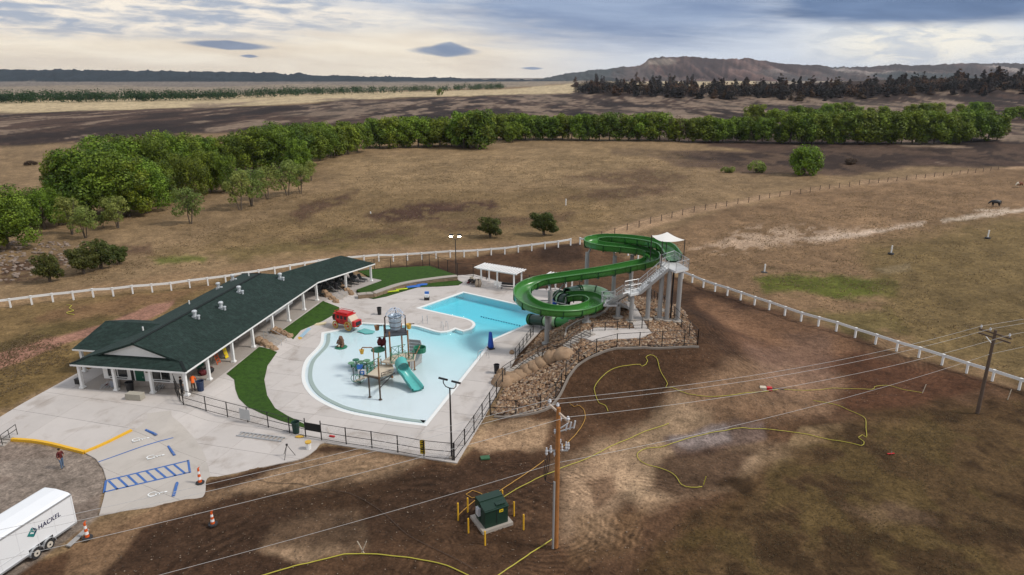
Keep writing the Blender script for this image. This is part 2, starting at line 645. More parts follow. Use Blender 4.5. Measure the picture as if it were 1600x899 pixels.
beach = smooth_path(_fl([(501.7, 520), (498, 539), (477, 562.5), (470.5, 584), (473.6, 603), (489, 622), (520, 639), (549, 648), (581, 654), (623.5, 661.5), (667, 667)]), 0.5)
tip = smooth_path(_fl([(725, 499), (734, 502.5), (738, 507.5), (733, 513.5), (724, 516), (711, 512), (702.5, 515.5), (689, 518), (671, 513.5), (653.5, 508.6), (636, 507), (600, 506), (565, 504)]), 0.5)
POOL = [(p.x, p.y) for p in beach] + _fl([(774, 531), (871, 489), (723.5, 455.7), (649, 482)]) + [(p.x, p.y) for p in tip] + _fl([(548, 511)])
POOL_CARVE = off_poly(POOL, -0.9)

DECK = [tuple(gp(*p)[:2]) for p in ((714, 724), (506.5, 692), (500, 694), (494, 702), (484, 710), (474, 715.5), (464, 719), (328, 748), (322, 780), (155, 805), (163, 776), (166.5, 752), (161, 733), (150, 718), (133, 708), (108, 702), (80, 695), (50, 690), (20, 689), (-60, 676), (-50, 684), (22, 639), (122, 583))]
DECK += [tuple(bl(3, 14.5)[:2]), tuple(bl(27, 12)[:2]), tuple(bl(33, 9)[:2])]
DECK += [tuple(gp(*p)[:2]) for p in ((592, 442), (560, 462), (573, 466), (584, 468), (604, 464), (627, 457), (653.5, 449.5), (685, 448.5), (716, 446.5), (723.5, 442), (716, 438), (713, 431), (740, 429), (795, 444), (830, 453), (870, 450), (908, 462), (909, 479), (884, 498), (846, 516), (808, 556), (790, 590), (757, 652))]
DECK = [p for i, p in enumerate(DECK) if math.dist(p, DECK[i - 1]) > 0.05]
vs_ = [1400, 1200, 1080, 1000, 940] + list(np.arange(905, 300, -3.0)) + list(np.arange(300, 200, -2.0)) + list(np.arange(200, 119.5, -0.75))
Yr = [-120, -70, -30, -5, 8] + [flat(800, v)[1] for v in vs_ if v < 1100 and flat(800, v)[1] < 9300] + [9500.0]
us_ = list(np.arange(-2600, -200, 120)) + list(np.arange(-200, -20, 20)) + list(np.arange(-20, 1620, 3.0)) + list(np.arange(1620, 1800, 20)) + list(np.arange(1800, 4300, 120))
Yr = np.array(sorted(set(Yr)))
dep = np.maximum(Yr * math.cos(PITCH) + CAM_H * math.sin(PITCH), 34.0)
A_ = (np.array(us_) - 800) / F_PX
GX = A_[None, :] * dep[:, None]
GY = np.repeat(Yr[:, None], len(us_), 1)
GZ = tz(GX, GY) - 0.05
near = (GY < 140) & (GY > 30) & (abs(GX) < 70)
pd = np.full(GX.shape, 9.0)
pd[near] = poly_dist(GX[near], GY[near], POOL_CARVE)
GZ = GZ - 2.4 * (pd < 0.0)
dkd = np.full(GX.shape, 9.0)
dkd[near] = np.minimum(poly_dist(GX[near], GY[near], DECK), poly_dist(GX[near], GY[near], [tuple(bl(*q)[:2]) for q in ((-0.5, -0.5), (33, -0.5), (33, 13), (-0.5, 13))]))
GZ = GZ - 0.22 * sstep(dkd, -0.05, -0.5)
# the land drops away under the far hills only through distance: sheet runs on to the horizon
fU, fV = px_of(GX, np.maximum(GY, 12.0), np.zeros_like(GX))

colr = np.zeros(GX.shape + (3,))
colr[:] = alb(135, 112, 84)
N1 = fbm(GX / 26, GY / 26, 21, 4) - 0.5
N2 = fbm(GX / 7, GY / 9, 31, 4) - 0.5
N3 = fbm(GX / 160, GY / 420, 41, 4) - 0.5
N4 = fbm(GX / 45, GY / 190, 51, 5) - 0.5
N5 = fbm(GX / 2.2, GY / 2.2, 61, 3) - 0.5


def patch(poly, rgb, soft=4, wob=14, alpha=1.0, noise=None, cut=None):
    """tone of the soil or grass inside an outline, with a ragged rim"""
    global colr
    n = N2 if noise is None else noise
    us = [p[0] for p in poly]; vs = [p[1] for p in poly]
    w = (fU > min(us) - 60) & (fU < max(us) + 60) & (fV > min(vs) - 60) & (fV < max(vs) + 60)
    if not w.any(): return
    soft = soft * 0.8
    d = poly_dist(fU[w], fV[w], poly) + (n[w] * 1.15 + N5[w] * 0.6 * sstep(GY[w], 260, 110)) * wob * 2
    m = sstep(d, soft, -soft) * alpha
    if cut is not None:
        m = m * sstep(cut[0][w], cut[1], cut[2])
    colr[w] = colr[w] * (1 - m[..., None]) + alb(*rgb) * m[..., None]


BIG = 9000
# field and plains
patch([(-BIG, 119), (BIG, 119), (BIG, 139), (880, 132), (800, 138), (0, 158), (-BIG, 170)], (142, 128, 110), 1.5, 3, noise=N3)
patch([(-BIG, 122), (900, 122), (820, 130), (0, 136), (-BIG, 140)], (122, 112, 102), 1.5, 4, noise=N3)
patch([(-BIG, 160), (-400, 165), (0, 158.5), (500, 147), (800, 138.5), (890, 130.5), (1000, 128), (1180, 126), (1180, 133), (900, 143), (890, 147), (640, 152), (300, 169), (0, 177.5), (-BIG, 190)], (188, 168, 134), 1.2, 1.5, noise=N3)
patch([(-60, 178), (300, 170), (640, 153), (890, 147), (940, 140), (1800, 130), (1900, 262), (1320, 258), (1100, 224), (700, 200), (420, 203), (330, 209), (120, 223), (-60, 230)], (78, 61, 52), 2.0, 4, noise=N4)
patch([(-60, 178), (300, 170), (640, 153), (890, 147), (1800, 130), (1900, 250), (1100, 224), (700, 200), (420, 203), (-60, 230)], (50, 40, 36), 2.0, 3, 0.85, noise=N4, cut=(N4 + N2 * 0.3, 0.0, 0.09))
patch([(300, 165), (640, 158), (900, 150), (1500, 150), (1500, 200), (900, 185), (600, 185)], (132, 114, 98), 6, 10, 0.8, noise=N4, cut=(N4 - N2 * 0.7, -0.0, -0.08))
N6 = fbm(GX / 14, GY / 60, 71, 4) - 0.5
burnt = [(-60, 178), (300, 170), (640, 153), (890, 147), (940, 140), (1800, 130), (1900, 262), (1320, 258), (1100, 224), (700, 200), (420, 203), (330, 209), (120, 223), (-60, 230)]
patch(burnt, (142, 122, 104), 3, 3, 0.75, noise=N6, cut=(N6, 0.08, 0.17))
patch(burnt, (38, 31, 29), 3, 3, 0.7, noise=N6, cut=(N6, -0.06, -0.16))
# burnt ground running from the right under and beyond the tree line
patch([(960, 236), (1250, 232), (1700, 226), (1700, 252), (1450, 254), (1330, 274), (1180, 276), (1050, 262)], (90, 72, 60), 4, 14, 0.9, noise=N1)
patch([(1000, 240), (1700, 226), (1700, 250), (1450, 252), (1300, 272), (1100, 256)], (54, 43, 38), 4, 10, 0.9, noise=N1, cut=(N1 + N2 * 0.6 + N6, -0.05, 0.05))
patch([(900, 141), (1100, 138), (1300, 134), (1450, 126), (1660, 118), (1660, 156), (1250, 160), (890, 155)], (56, 45, 40), 3, 5, 0.85, noise=N6)
# scorched streaks and tufty ground in the middle field
patch([(240, 405), (520, 300), (880, 290), (1000, 330), (900, 372), (600, 400), (420, 412)], (118, 97, 64), 20, 25, 0.5, noise=N1)
patch([(230, 405), (290, 396), (330, 402), (320, 416), (250, 420)], (92, 98, 42), 6, 8, 0.8)
patch([(310, 395), (560, 360), (640, 372), (520, 392), (360, 412)], (110, 96, 60), 10, 14, 0.6)
patch([(480, 250), (760, 238), (1000, 232), (1100, 250), (860, 290), (560, 300)], (158, 133, 98), 18, 20, 0.4, noise=N1)
for pl, a in (([(570, 338), (640, 318), (770, 312), (780, 322), (700, 342), (600, 348)], 0.85), ([(450, 336), (470, 318), (560, 298), (540, 318), (470, 345)], 0.7),
              ([(860, 312), (940, 296), (1040, 288), (1060, 300), (960, 312)], 0.6), ([(880, 276), (1010, 262), (1080, 276), (1000, 296)], 0.55),
              ([(460, 372), (640, 355), (650, 366), (470, 385)], 0.5), ([(660, 352), (800, 338), (900, 330), (890, 345), (700, 362)], 0.5),
              ([(0, 410), (90, 395), (130, 400), (60, 440), (0, 448)], 0.7), ([(170, 385), (240, 378), (240, 400), (180, 404)], 0.6)):
    patch(pl, (78, 57, 47), 6, 6, min(1, a * 1.15), cut=(N5 * 0.9 + N2 * 0.8, -0.26, -0.08))
# tracks
patch([(868, 392), (960, 357), (1080, 326), (1240, 297), (1420, 278), (1610, 258), (1610, 264), (1430, 284), (1250, 303), (1090, 333), (980, 366), (930, 392)], (172, 142, 112), 3, 4, 0.9)
patch([(-20, 472), (300, 428), (560, 396), (900, 372), (908, 384), (560, 412), (300, 450), (-20, 490)], (150, 122, 92), 5, 8, 0.7)
# pasture on the right
patch([(930, 388), (1250, 302), (1620, 262), (3600, 200), (3600, 1100), (1620, 618), (1350, 530), (1085, 438)], (132, 106, 80), 8, 10, 0.95, noise=N1)
patch([(1070, 392), (1170, 352), (1330, 352), (1440, 346), (1440, 354), (1300, 378), (1130, 398)], (178, 154, 132), 8, 12, 0.75, cut=(N5 + N2, -0.05, 0.08))
patch([(1240, 372), (1300, 366), (1445, 347), (1440, 352), (1310, 376)], (196, 174, 154), 2, 3, 0.85)
patch([(1470, 343), (1560, 331), (1610, 325), (1610, 329), (1560, 337), (1475, 347)], (204, 184, 164), 1.5, 2, 0.9)
patch([(1520, 328), (1575, 326), (1580, 330), (1540, 332)], (200, 180, 160), 1.5, 2, 0.8)
patch([(1370, 420), (1420, 412), (1425, 420), (1390, 426)], (178, 158, 136), 3, 6, 0.7)
patch([(1180, 435), (1300, 428), (1400, 440), (1400, 470), (1310, 470), (1200, 452)], (92, 98, 40), 8, 14, 0.9)
patch([(1260, 480), (1400, 478), (1420, 520), (1330, 520)], (98, 92, 48), 10, 18, 0.6)
patch([(1350, 380), (1620, 330), (2400, 300), (2400, 760), (1620, 600), (1430, 540)], (112, 96, 60), 25, 25, 0.7, noise=N1)
# bare yard inside the rail fence
yard = [(590, 418), (905, 384), (1080, 441), (1350, 536), (1620, 620), (2400, 860), (2400, 900), (1620, 650), (1250, 668), (1010, 1000), (900, 1500), (-600, 1500), (-200, 960), (100, 860), (330, 752), (480, 712), (510, 694), (712, 724), (780, 655), (790, 590)]
patch(yard, (94, 70, 52), 4, 5)
patch(yard, (62, 45, 34), 6, 8, 0.8, noise=N1, cut=(N1 + 0.5 * N2, -0.03, 0.08))
patch([(735, 420), (900, 392), (1010, 410), (1040, 460), (870, 440)], (98, 74, 55), 8, 10, 0.8)
patch([(830, 398), (905, 386), (915, 408), (870, 414)], (58, 44, 36), 8, 8, 0.8)
patch([(905, 550), (980, 548), (1090, 545), (1120, 590), (1070, 640), (960, 660), (870, 650), (880, 610)], (78, 57, 42), 18, 14, 0.85)
patch([(1090, 470), (1280, 520), (1400, 570), (1500, 590), (1380, 630), (1240, 612), (1140, 560)], (104, 76, 58), 22, 16, 0.7)
patch([(1240, 560), (1330, 548), (1540, 600), (1400, 650), (1270, 632)], (92, 62, 45), 10, 12, 0.85)
patch([(1130, 470), (1180, 482), (1300, 530), (1290, 540), (1180, 500)], (66, 48, 38), 4, 7, 0.8)
patch([(1090, 470), (1280, 515), (1340, 545), (1260, 560), (1130, 520)], (142, 108, 82), 8, 12, 0.5)
patch([(1060, 640), (1130, 600), (1230, 570), (1310, 600), (1290, 650), (1180, 650), (1110, 668)], (152, 122, 96), 22, 20, 0.62)
patch([(1150, 545), (1290, 535), (1300, 600), (1200, 610)], (140, 112, 96), 22, 18, 0.45)
patch([(930, 700), (1040, 668), (1060, 640), (1090, 660), (1050, 690), (1200, 706), (1330, 668), (1300, 690), (1180, 735), (1060, 775), (1000, 800), (940, 780)], (182, 154, 124), 22, 22, 0.72)
patch([(1040, 690), (1190, 668), (1195, 684), (1110, 706), (1060, 712)], (122, 102, 92), 6, 8, 0.9)
patch([(1050, 688), (1130, 676), (1140, 690), (1080, 704)], (156, 142, 136), 5, 8, 0.7)
patch([(1040, 716), (1130, 702), (1180, 705), (1140, 752), (1060, 778), (1010, 770)], (80, 59, 45), 14, 14, 0.85)
patch([(700, 690), (800, 655), (860, 660), (850, 700), (760, 712)], (176, 146, 116), 8, 14, 0.75)
patch([(860, 735), (950, 690), (1000, 740), (950, 830), (880, 840)], (180, 150, 121), 24, 20, 0.68)
patch([(905, 745), (960, 735), (975, 775), (930, 800)], (96, 72, 55), 8, 12, 0.7)
patch([(390, 752), (490, 714), (560, 704), (660, 722), (600, 748), (480, 765), (330, 776)], (160, 132, 104), 8, 14, 0.85)
patch([(430, 816), (500, 795), (560, 796), (572, 850), (470, 880), (400, 860)], (166, 138, 110), 10, 14, 0.85)
patch([(560, 762), (650, 728), (740, 736), (700, 800), (600, 850), (420, 860), (130, 912), (100, 900), (330, 800), (480, 775)], (66, 49, 37), 18, 18, 0.8)
patch([(350, 770), (500, 760), (640, 750), (560, 790), (400, 800)], (70, 52, 38), 10, 14, 0.7)
patch([(700, 800), (860, 760), (870, 880), (740, 905), (600, 900), (640, 850)], (78, 58, 43), 14, 18, 0.6)
patch([(900, 800), (1010, 790), (1000, 850), (900, 870)], (120, 94, 68), 14, 20, 0.5)
patch([(100, 905), (110, 830), (160, 812), (330, 765), (360, 775), (220, 830), (150, 905)], (138, 110, 84), 8, 10, 0.7)
# grass at the lower right
gr = [(1240, 690), (1420, 640), (1640, 615), (3600, 900), (3600, 1500), (1700, 1300), (980, 1000), (1000, 880), (1100, 800)]
patch(gr, (86, 66, 43), 30, 40, 0.9, noise=N1)
patch(gr, (74, 64, 33), 14, 30, 0.4, noise=N2, cut=(N2 + N5 * 0.8, 0.0, 0.14))
patch(gr, (62, 46, 31), 14, 30, 0.7, noise=N2, cut=(N1 - N5, 0.02, 0.16))
patch([(1300, 790), (1420, 760), (1470, 820), (1370, 840)], (118, 95, 76), 14, 26, 0.4)
# west of the building
patch([(-200, 700), (-200, 470), (0, 482), (300, 452), (360, 440), (330, 500), (120, 585), (20, 642)], (122, 100, 68), 6, 8)
patch([(60, 500), (150, 478), (330, 452), (240, 480), (120, 510)], (128, 98, 72), 8, 10, 0.7)
patch([(-200, 640), (0, 590), (110, 545), (140, 560), (118, 586), (20, 642)], (112, 92, 58), 8, 10, 0.8)
patch([(0, 545), (80, 515), (150, 500), (180, 506), (100, 530), (0, 560)], (84, 74, 44), 8, 10, 0.6)
patch([(-250, 640), (0, 560), (90, 535), (160, 516), (200, 500), (240, 483), (272, 478), (262, 494), (220, 512), (150, 530), (60, 562), (0, 584), (-250, 670)], (158, 118, 100), 2.5, 3)
# gravel car park
lot = [(-300, 700), (0, 684), (20, 689), (132, 708), (150, 718), (166, 745), (155, 806), (120, 832), (20, 900), (-300, 1000)]
patch(lot, (146, 132, 120), 5, 6)
patch(lot, (112, 98, 88), 8, 8, 0.7, cut=(N2 + N5, 0.0, 0.12))
# a little soil variation everywhere
colr *= (1 + 0.3 * N1 + 0.55 * N2 + 0.6 * N5)[..., None]
lum = colr.mean(-1, keepdims=True)
colr = np.clip(lum + (colr - lum) * 1.03, 0.008, 0.8)

nr, nc = GX.shape
idx = np.arange(nr * nc).reshape(nr, nc)
F4 = np.stack([idx[:-1, :-1], idx[:-1, 1:], idx[1:, 1:], idx[1:, :-1]], -1).reshape(-1, 4)


def grid_mesh(name, X, Y, Z, faces, cols, m):
    me = bpy.data.meshes.new(name)
    co = np.stack([X, Y, Z], -1).reshape(-1, 3).astype(np.float32)
    me.vertices.add(len(co)); me.vertices.foreach_set('co', co.ravel())
    me.loops.add(faces.size); me.loops.foreach_set('vertex_index', faces.ravel().astype(np.int32))
    me.polygons.add(len(faces))
    k = faces.shape[1]
    me.polygons.foreach_set('loop_start', np.arange(0, faces.size, k, dtype=np.int32))
    me.polygons.foreach_set('use_smooth', np.ones(len(faces), bool))
    if cols is not None:
        a = me.attributes.new('tone', 'FLOAT_COLOR', 'POINT')
        a.data.foreach_set('color', np.concatenate([cols.reshape(-1, 3), np.ones((len(co), 1))], 1).astype(np.float32).ravel())
    me.materials.append(m)
    me.update(calc_edges=True)
    return me


def ground_mat(name, fine=((0.35, 0.35), (1.6, 0.5), (9.0, 0.5)), bump=0.5, ring=None):
    m = bpy.data.materials.new(name)
    m.use_nodes = True
    T = NT(m.node_tree)
    out = T.add('ShaderNodeOutputMaterial')
    b = T.add('ShaderNodeBsdfPrincipled')
    a = T.add('ShaderNodeAttribute', attribute_name='tone')
    c = T.add('ShaderNodeTexCoord')
    k = 1.0
    nlast = None
    for sc, am in fine:
        n = T.noise(c.outputs['Object'], sc, 6, 0.68, 0.3)
        k = T.math('MULTIPLY', k, T.math('MAXIMUM', T.math('MULTIPLY_ADD', T.math('SUBTRACT', n, 0.5), 2.4 * am, 1.0), 0.2))
        nlast = n
    for cen, r0, r1, per, amp in (ring or ()):      # wheel tracks of machines that turned on the bare soil
        dv = T.add('ShaderNodeVectorMath', operation='DISTANCE')
        T.put(dv.inputs[0], c.outputs['Object']); dv.inputs[1].default_value = cen
        dist = T.math('ADD', dv.outputs['Value'], T.math('MULTIPLY', T.noise(c.outputs['Object'], 0.35, 2, 0.5), 1.6))
        w = T.math('SINE', T.math('MULTIPLY', dist, 6.2832 / per))
        e = (r1 - r0) * .3
        msk = T.math('MULTIPLY', T.math('MULTIPLY', T.ramp(dv.outputs['Value'], r0, r0 + e), T.ramp(dv.outputs['Value'], r1, r1 - e)), T.ramp(T.noise(c.outputs['Object'], 0.22, 3, 0.5), 0.46, 0.6))
        k = T.math('MULTIPLY', k, T.math('ADD', 1.0, T.math('MULTIPLY', T.math('MULTIPLY', w, msk), amp)))
    colr_ = T.mix(1.0, a.outputs['Color'], T.xyz(k, k, k), 'MULTIPLY')
    T.put(b.inputs['Base Color'], colr_)
    b.inputs['Roughness'].default_value = 0.95
    b.inputs['Specular IOR Level'].default_value = 0.1
    bp = T.add('ShaderNodeBump')
    bp.inputs['Strength'].default_value = bump
    bp.inputs['Distance'].default_value = 0.12
    T.put(bp.inputs['Height'], T.noise(c.outputs['Object'], 2.4, 8, 0.7, 0.2))
    T.put(b.inputs['Normal'], bp.outputs[0])
    T.l.new(b.outputs[0], out.inputs[0])
    return m


M_GROUND = ground_mat('soil_and_dry_grass', ((0.30, 0.45), (1.5, 0.8), (6.0, 0.8)), 0.9, [(gp(842, 806), 2.2, 9.0, .42, .24), (gp(1010, 930), 9, 17, .5, .2), (gp(700, 560), 9, 17, .45, .2), (gp(600, 1000), 12, 21, .9, .25), (gp(1250, 540), 8, 16, .5, .16)])
tag(link_mesh('ground', grid_mesh('ground', GX, GY, GZ, F4, colr, M_GROUND)), kind='structure')

# ------------------------------------------------------------------ far hills
M_HILL = ground_mat('hill_slopes', ((0.004, 0.45), (0.02, 0.5), (0.09, 0.4)), 0.0)


def hill(name, contour, dist, depth, rough, colfn, z_base=-6.0, nx=520, ny=26, seed=1):
    """a ridge whose crest follows a profile, with gullied slopes towards the plain"""
    us = np.array([p[0] for p in contour], float); vs = np.array([p[1] for p in contour], float)
    u = np.linspace(us[0], us[-1], nx)
    v = np.interp(u, us, vs)
    x0 = np.array([pix_dir(a, 118).x / pix_dir(a, 118).y for a in u]) * dist
    top = CAM_H + dist * np.array([pix_dir(800, b).z / pix_dir(800, b).y for b in v])
    top = top + (fbm(x0 / 40, x0 * 0 + 3, seed, 5) - 0.5) * rough + np.maximum(fbm(x0 / 9, x0 * 0 + 7, seed + 2, 2) - 0.55, 0) * rough * 1.3
    s = np.concatenate([np.linspace(0, 1, ny), np.linspace(1.03, 1.5, 7)])
    X = np.repeat(x0[None], len(s), 0) * (1 + (s[:, None] - 1) * depth / dist)
    Y = dist + (s[:, None] - 1) * depth + X * 0
    prof = np.where(s < 1, 0.12 * s + 0.88 * np.clip((s - 0.25) / 0.75, 0, 1) ** 1.6, 1.0 - (s - 1) * 0.6)
    n = fbm(X / (depth * 0.10), Y / (depth * 0.35), seed + 3, 5) - 0.5
    g = np.abs(fbm(X / (depth * 0.05), Y / (depth * 0.5), seed + 5, 4) - 0.5)
    mid_ = np.clip(s * (1 - s) * 4, 0, 1)[:, None]
    g = g + 0.6 * np.abs(fbm(X / (depth * 0.018), Y / (depth * 0.3), seed + 8, 3) - 0.5)
    Z = z_base + (top[None] - z_base) * np.clip(prof[:, None] + n * 0.5 * mid_ - g * 0.9 * mid_, 0, 1.1)
    C = colfn(np.repeat(u[None], len(s), 0), np.repeat(s[:, None], nx, 1), n, g)
    r, c = X.shape
    ii = np.arange(r * c).reshape(r, c)
    Fh = np.stack([ii[:-1, :-1], ii[:-1, 1:], ii[1:, 1:], ii[1:, :-1]], -1).reshape(-1, 4)
    return tag(link_mesh(name, grid_mesh(name, X, Y, Z, Fh, np.clip(C, 0.005, 0.7), M_HILL)), kind='structure')


def col_west(u, s, n, g):
    c = np.zeros(u.shape + (3,)); c[:] = alb(36, 47, 52)
    w = sstep(s + n * 0.9, 0.45, 0.3)
    return c * (1 - w[..., None]) + alb(150, 138, 120) * w[..., None] * (1 + n[..., None])


def col_butte(u, s, n, g):
    c = np.zeros(u.shape + (3,)); c[:] = alb(118, 92, 82)
    st = vnoise(u / 3.2, s * 5, 31) - 0.5
    c = c * np.clip(1 + 2.6 * n - 2.4 * g + 0.7 * st * sstep(s, 0.35, 0.7), 0.3, 1.9)[..., None]  # relief shading put into the colour: gullies and hollows darker, spurs lighter
    wood = sstep(u + n * 260, 1020, 940) + 0.6 * sstep(n, 0.04, 0.12) + 0.4 * sstep(u, 1200, 1330)
    c = c * (1 - np.clip(wood, 0, 1)[..., None]) + alb(66, 70, 68) * np.clip(wood, 0, 1)[..., None]
    cliff = 0.8 * sstep(s, 0.84, 0.88) * sstep(s, 0.985, 0.95) * sstep(u, 1000, 1012) * sstep(u + n * 200, 1085, 1050) * sstep(n, -0.12, 0.05)
    c = c * (1 - cliff[..., None]) + alb(176, 160, 142) * cliff[..., None] * (1 - g * 1.6)[..., None]
    pale = sstep(u, 1190, 1230) * sstep(s, 0.7, 0.8) * sstep(s, 0.97, 0.9) * sstep(n, 0.02, 0.1)
    c = c * (1 - pale[..., None]) + alb(160, 146, 136) * pale[..., None]
    foot = sstep(s + n * 0.6, 0.34, 0.2)
    return c * (1 - foot[..., None]) + alb(176, 160, 138) * foot[..., None]


hill('western_hills', [(-1500, 106), (-300, 107), (0, 109), (200, 111), (330, 112), (435, 114.5), (452, 117), (470, 114.2), (486, 118), (600, 120), (700, 122), (760, 124), (900, 127), (1100, 130)], 4200, 900, 15, col_west, seed=4, nx=900)
hill('butte', [(740, 134), (790, 130), (850, 122), (905, 112), (960, 106.5), (1000, 103), (1008, 97), (1012, 91.5), (1040, 90), (1066, 88.5), (1088, 90), (1100, 92.5), (1125, 92), (1165, 92), (1185, 94), (1215, 99), (1240, 101), (1275, 101.5), (1300, 106), (1350, 105), (1395, 101), (1440, 103), (1490, 100), (1540, 99), (1600, 99), (1750, 98), (2100, 103), (2900, 104)], 5200, 2100, 16, col_butte, seed=9, nx=1100, ny=44)

# ------------------------------------------------------------------ flat work: slabs, sheets, pool


def fill_sheet(outer, holes=(), cuts=(), z=None):
    """bmesh of a flat outline with holes, cut along the lines (point, normal)"""
    bm = bmesh.new()
    edges = []
    for loop in [outer] + list(holes):
        vv = [bm.verts.new((p[0], p[1], 0)) for p in loop]
        edges += [bm.edges.new((vv[i], vv[(i + 1) % len(vv)])) for i in range(len(vv))]
    bmesh.ops.triangle_fill(bm, use_beauty=True, use_dissolve=True, edges=edges, normal=(0, 0, 1))
    for co, no in cuts:
        bmesh.ops.bisect_plane(bm, geom=bm.verts[:] + bm.edges[:] + bm.faces[:], plane_co=co, plane_no=no, dist=1e-5)
    for f in bm.faces:
        if f.normal.z < 0: f.normal_flip()
    return bm


def grid_cuts(outer, ang, step, gap=0.0):
    c, s = math.cos(ang), math.sin(ang)
    cuts = []
    for ax in (Vector((c, s, 0)), Vector((-s, c, 0))):
        q = [p[0] * ax.x + p[1] * ax.y for p in outer]
        k0, k1 = math.floor(min(q) / step), math.ceil(max(q) / step)
        for k in range(k0, k1 + 1):
            if gap:
                cuts += [(ax * (k * step - gap), ax), (ax * (k * step + gap), ax)]
            else:
                cuts.append((ax * (k * step), ax))
    return cuts


def slabs(root, outer, holes, ang, step, m, dz, thick=0.13, gap=0.014, name='slab'):
    """concrete poured in bays: every bay its own part with a real joint round it"""
    c, s = math.cos(ang), math.sin(ang)
    bm = fill_sheet(outer, holes, grid_cuts(outer, ang, step, gap) + grid_cuts(outer, ang, step / 5))
    cells = {}
    for f in bm.faces:
        p = f.calc_center_median()
        qa, qb = (p.x * c + p.y * s) / step, (-p.x * s + p.y * c) / step
        if abs(qa - round(qa)) * step < gap * 0.9 or abs(qb - round(qb)) * step < gap * 0.9: continue
        cells.setdefault((math.floor(qa), math.floor(qb)), []).append(f)
    off = OFF.get(root.name, Vector())
    for key, fs in cells.items():
        vid, V, Fc, cnt = {}, [], [], {}
        for f in fs:
            ids = []
            for v in f.verts:
                if v.index not in vid or True:
                    k = (round(v.co.x, 4), round(v.co.y, 4))
                    if k not in vid:
                        vid[k] = len(V); V.append(k)
                    ids.append(vid[k])
            Fc.append(ids)
            for i in range(len(ids)):
                e = (ids[i], ids[(i + 1) % len(ids)])
                cnt[e] = cnt.get(e, 0) + 1
        area = sum(f.calc_area() for f in fs)
        if area < 0.05: continue
        zz = tz(np.array([v[0] for v in V]), np.array([v[1] for v in V]), False)
        dzr = dz + rng.uniform(-0.004, 0.004)
        n = len(V)
        vs = [(V[i][0] - off.x, V[i][1] - off.y, zz[i] + dzr - off.z) for i in range(n)]
        vs += [(x, y, z - thick) for x, y, z in vs]
        faces = [tuple(f) for f in Fc]
        for (a, b_) in cnt:
            if (b_, a) not in cnt:
                faces.append((b_, a, a + n, b_ + n))
        me = bpy.data.meshes.new(name)
        me.from_pydata(vs, [], faces); me.materials.append(m)
        o = bpy.data.objects.new(name, me); COL.objects.link(o); o.parent = root
    bm.free()


def sheet(name, outer, m, dz, holes=(), step=1.0, thick=0.1, zfun=None, parent=None, kind=None, label=None):
    """ground cover following the terrain, with an edge"""
    bm = fill_sheet(outer, holes, grid_cuts(outer, 0.3, step))
    vs = bm.verts[:]
    X, Y = np.array([v.co.x for v in vs]), np.array([v.co.y for v in vs])
    Z = (tz(X, Y, False) if zfun is None else zfun(X, Y)) + dz
    for v, z in zip(vs, Z): v.co.z = z
    be = [e for e in bm.edges if e.is_boundary]
    r = bmesh.ops.extrude_edge_only(bm, edges=be)
    for g in r['geom']:
        if isinstance(g, bmesh.types.BMVert): g.co.z -= thick
    bmesh.ops.recalc_face_normals(bm, faces=bm.faces)
    me = bpy.data.meshes.new(name); bm.to_mesh(me); bm.free(); me.materials.append(m)
    o = link_mesh(name, me, parent, label)
    return tag(o, kind=kind)


POOL_ANG = math.atan2(POOL[len(beach)][1] - POOL[len(beach) - 1][1], POOL[len(beach)][0] - POOL[len(beach) - 1][0])

deck = thing('pool_deck', None, None, (0, 0, 0))
deck['kind'] = 'structure'
slabs(deck, DECK, [off_poly(POOL, 0.02)], POOL_ANG, 3.6, M_CONC, 0.03)

# pool: coping, tile band, floor, walls, water
M_COPING = mat('white_coping', (0.74, 0.74, 0.71), 0.6, 0.05, 3.0)
M_BAND = mat('grey_green_tile_band', (0.30, 0.37, 0.34), 0.55, 0.08, 3.0)
M_PLASTER = mat('pool_plaster', (0.70, 0.76, 0.785), 0.7, 0.05, 0.5)
DA = Vector(flat(480, 590)); DB = Vector(flat(765, 478))
DD = (DB - DA).normalized(); DL = (DB - DA).length


def pool_depth(X, Y):
    q = ((np.asarray(X) - DA.x) * DD.x + (np.asarray(Y) - DA.y) * DD.y) / DL
    return 0.04 + 0.10 * sstep(q, 0.1, 0.55) + 0.30 * sstep(q, 0.42, 0.74) + 0.50 * sstep(q, 0.66, 0.95)


pool = thing('swimming_pool', None, None)
pool['kind'] = 'structure'


def band(name, i0, i1, d0, d1, m, z, parent):
    a, b = off_poly(POOL, d0), off_poly(POOL, d1)
    n = len(POOL)
    B = MB()
    rng_ = range(i0, i1)
    for i in rng_:
        j = (i + 1) % n
        B.quad((*a[i], z), (*a[j], z), (*b[j], z), (*b[i], z))
        B.quad((*b[i], z), (*b[j], z), (*b[j], z - 0.12), (*b[i], z - 0.12))
        B.quad((*a[i], z - 0.12), (*a[j], z - 0.12), (*a[j], z), (*a[i], z))
    return B.build(name, m, parent)


NB = len(beach)
band('coping', 0, len(POOL), 0.04, 0.40, M_COPING, 0.035, pool)
band('tile_band', 0, NB - 1, 0.72, 1.12, M_BAND, -0.02, pool)
inner = off_poly(POOL, 0.39)
fl_o = sheet('pool_floor', inner, M_PLASTER, 0.0, zfun=lambda X, Y: -0.04 - pool_depth(X, Y), parent=pool, thick=0.02)
B = MB()
for i in range(len(inner)):
    a, b = inner[i], inner[(i + 1) % len(inner)]
    B.quad((*a, 0.0), (*b, 0.0), (*b, -2.0), (*a, -2.0))
B.build('pool_wall', M_PLASTER, pool)


